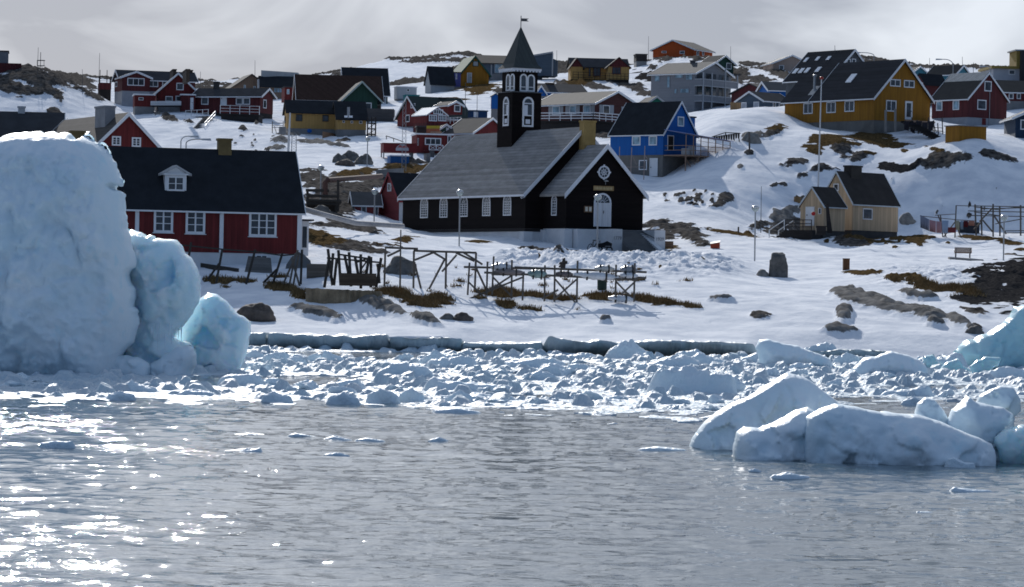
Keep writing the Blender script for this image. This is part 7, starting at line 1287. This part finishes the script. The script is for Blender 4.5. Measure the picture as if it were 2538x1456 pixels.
# ---------------------------------------------------------------- shore ice ledge
def ledge(x0, x1, label, seed, h=.85):
    n_ = int((x1 - x0) / 1.6); t = np.linspace(0, 1, n_); d0 = 195.2; prof = [(1.4, -.3), (1.1, 0), (.5, .25), (.12, .5), (0, .78), (.03, .95), (.16, 1.0), (1.2, 1.0), (3.2, .93), (8.5, .72)]
    xs = np.array([P(x0 + (x1 - x0) * a, 870, d0).x for a in t]); k = len(prof); V = np.zeros((k, n_, 3)); q = np.stack([xs, xs * 0, xs * 0 + seed], -1)
    e = 1 - np.maximum(sstep(.04, 0, t), sstep(.96, 1, t)) * .6; off = .6 * fbm(q * .3, 4, seed) + .35 * np.abs(fbm(q * 1.7, 3, seed + 1)); hh = h * (1 + .28 * fbm(q * .45, 5, seed + 2, .6)) * e
    for j, (o_, z) in enumerate(prof):
        nz = .16 * fbm(np.stack([xs * 1.3, xs * 0 + j * .7, xs * 0 + seed], -1), 3, seed + 4); V[j, :, 0] = xs; V[j, :, 1] = d0 + o_ * 1.1 + off * (1 if j < 6 else .2) + nz + (1 - e) * 1.5; V[j, :, 2] = z * hh + nz * .7 * (j > 1)
    o = np_mesh('shore_ice_ledge', V.reshape(-1, 3), grid_faces(k, n_), LEDGE, (float(xs.mean()), d0, 0)); tag(o, label, 'shore ice')
LEDGE = ice_material('grimy_shore_ice', (.52, .56, .57), 0, (.2, .4, .5), .3, .6, 2.2)
ledge(655, 968, 'thick grey shore ice ledge with dark undercut at the left', 301, .92); ledge(960, 1150, 'lower grey shore ice ledge right of the thick one', 303, .8); ledge(1142, 1350, 'low broken shore ice ledge below the church', 311, .62); ledge(1340, 1885, 'long grey shore ice ledge at the middle right', 305, .88); ledge(1990, 2240, 'broken dark shore ice ledge behind the wedge floe', 307, .55); ledge(560, 660, 'shore ice knob beside the small blue iceberg', 309, .9)
# ---------------------------------------------------------------- brash ice: slush sheet (stuff) and single chunks
LOWX = [-400, 0, 300, 600, 900, 1150, 1400, 1700, 1760, 2100, 2300, 2600, 3000]; LOWY = [1000, 998, 1002, 1004, 1012, 1022, 1032, 1042, 1040, 1000, 1005, 1000, 1000]
HOLES = [(840, 879, 210, 7), (1610, 886, 280, 6), (760, 944, 150, 13), (950, 884, 170, 9), (560, 945, 90, 14), (1780, 880, 60, 6), (2330, 962, 150, 5), (1430, 905, 60, 6), (700, 878, 90, 5), (1320, 985, 120, 5)]
def cover(px, py, q):
    low = np.interp(px, LOWX, LOWY); low = low + 16 * fbm(np.stack([px * .009, py * .02, px * 0], -1), 4, 407); c = np.minimum(.8, (low - py) / 36.0)
    for hx, hy, rx, ry in HOLES: r = np.sqrt(((px - hx) / rx) ** 2 + ((py - hy) / ry) ** 2); c = np.minimum(c, (r - 1) * 2)
    return c + .75 * fbm(q * .2, 4, 401) + .42 * fbm(q * .85, 3, 403) - .02
def brash():
    xs = np.arange(-38, 36, .13); ys = np.arange(99, 198.6, .24); X, Y = np.meshgrid(xs, ys); q = np.stack([X, Y * .6, X * 0], -1); px, py = proj(X, Y, X * 0); cv = cover(px, py, q)
    Z = .03 + .07 * np.abs(fbm(q * 1.1, 4, 411)) + .05 * fbm(q * 3, 3, 415)
    rs = np.random.default_rng(5)
    den = lambda a, b: fbm(np.array([[a * .12, b * .06, 3.]]), 3, 431)[0]
    for k in range(16000):
        x = rs.uniform(-38, 36); y = 99 + 99 * rs.uniform(0, 1) ** .8; r = .07 + .40 * rs.uniform() ** 4; h = r * rs.uniform(.4, 1.0); ax, ay = rs.uniform(-.5, .5, 2)
        i0, i1 = int((y - r * 1.6 - 99) / .24), int((y + r * 1.6 - 99) / .24) + 2; j0, j1 = int((x - r - (-38)) / .13), int((x + r + 38) / .13) + 2
        i0, j0 = max(i0, 0), max(j0, 0)
        if i1 <= i0 or j1 <= j0: continue
        dx = (X[i0:i1, j0:j1] - x) / r; dy = (Y[i0:i1, j0:j1] - y) / (r * 1.5); rr = np.sqrt(dx * dx + dy * dy)
        Z[i0:i1, j0:j1] = np.maximum(Z[i0:i1, j0:j1], np.where(rr < 1, h * (1 + ax * dx + ay * dy) * np.clip((1 - rr) * 2.2, 0, 1), 0))
    Z = np.where(cv > .1, Z * np.clip((cv - .1) * 2.5, .25, 1), -.22)
    V = np.stack([X, Y, Z], -1).reshape(-1, 3); Fq = grid_faces(*X.shape); keep = (Z.ravel()[Fq] > -.2).any(1); Fq = Fq[keep]; used = np.unique(Fq); mp = np.zeros(len(V), int); mp[used] = np.arange(len(used))
    o = np_mesh('brash_ice', V[used], mp[Fq], SLUSH, smooth=False); tag(o, 'slush and crushed brash ice covering the water along the shore', 'brash ice', kind='stuff')
SLUSH = ice_material('wet_brash_ice', (.62, .67, .71), 0, (.2, .5, .7), .1, 1.0, 5); SLUSH.node_tree.nodes['Principled BSDF'].inputs['Specular IOR Level'].default_value = .12
brash()
def chunk_mesh(seed):
    import bmesh
    rs = random.Random(seed); bm = bmesh.new()
    for i in range(rs.randint(9, 15)): v = Vector((rs.gauss(0, 1), rs.gauss(0, 1), rs.gauss(0, 1))).normalized(); bm.verts.new((v.x * .5, v.y * .5, v.z * .42 + .18))
    bmesh.ops.convex_hull(bm, input=bm.verts); [bm.verts.remove(v) for v in [v for v in bm.verts if not v.link_faces]]
    bmesh.ops.bevel(bm, geom=list(bm.edges), offset=.03, segments=1, affect='EDGES', clamp_overlap=True); bmesh.ops.triangulate(bm, faces=bm.faces); bmesh.ops.subdivide_edges(bm, edges=[e for e in bm.edges if e.calc_length() > .12], cuts=3, use_grid_fill=True)
    for v in bm.verts: v.co += v.co.normalized() * (.13 * mnoise.noise(v.co * 3.5 + Vector((seed, 0, 0))) + .07 * mnoise.noise(v.co * 9) + .03 * mnoise.noise(v.co * 21))
    me = bpy.data.meshes.new('ice_chunk'); bm.to_mesh(me); bm.free(); me.polygons.foreach_set('use_smooth', [False] * len(me.polygons)); me.materials.append(FLOE); return me
CM = [chunk_mesh(s) for s in range(12)]
def chunks(n_):
    rs = random.Random(77); k = 0
    while k < n_:
        x = rs.uniform(-20, 2560); y = 872 + 165 * rs.random() ** .9; p = sea(x, y)
        if p.y > 195: continue
        if cover(np.array([x]), np.array([y]), np.array([[p.x, p.y * .6, 0]]))[0] < .15 or fbm(np.array([[p.x * .14, p.y * .07, 9.]]), 3, 441)[0] < rs.uniform(-.25, .15): continue
        s = .18 + .95 * rs.random() ** 3
        if x < 470 and p.y > 128: continue
        o = bpy.data.objects.new('ice_chunk', CM[rs.randrange(12)]); COL.objects.link(o); o.location = p + Vector((0, 0, -.06 * s)); o.scale = (s * rs.uniform(.8, 1.5), s * rs.uniform(.8, 1.3), s * rs.uniform(.6, 1.0)); o.rotation_euler = (rs.uniform(-.3, .3), rs.uniform(-.3, .3), rs.uniform(0, 6.3))
        tag(o, 'small loose white ice chunk in the brash ice along the shore', 'ice chunk', 'loose ice chunks in the brash'); k += 1
chunks(240)
def random_floes():
    rs = random.Random(31); k = 0; pl = []
    while k < 46:
        w = 34 + 130 * rs.random() ** 2; x = rs.uniform(480, 2450); y = 880 + 140 * rs.random(); p = sea(x, y)
        if cover(np.array([x]), np.array([y]), np.array([[p.x, p.y * .6, 0]]))[0] < .1 or (x > 1700 and y > 935): continue
        hh = w * rs.uniform(.18, .34); pr = [(0, hh * rs.uniform(.2, .7)), (rs.uniform(.2, .45), hh * rs.uniform(.6, 1)), (rs.uniform(.5, .8), hh * rs.uniform(.6, 1)), (1, hh * rs.uniform(.2, .6))]
        floe(x - w / 2, x + w / 2, y, pr, 'rounded snowy ice floe lying among the brash ice', 900 + k * 5, rs.uniform(.5, .9), None, 'ice_floe', 'ice floe', 'snowy floes in the brash ice', 44, 26, .5); k += 1
random_floes()
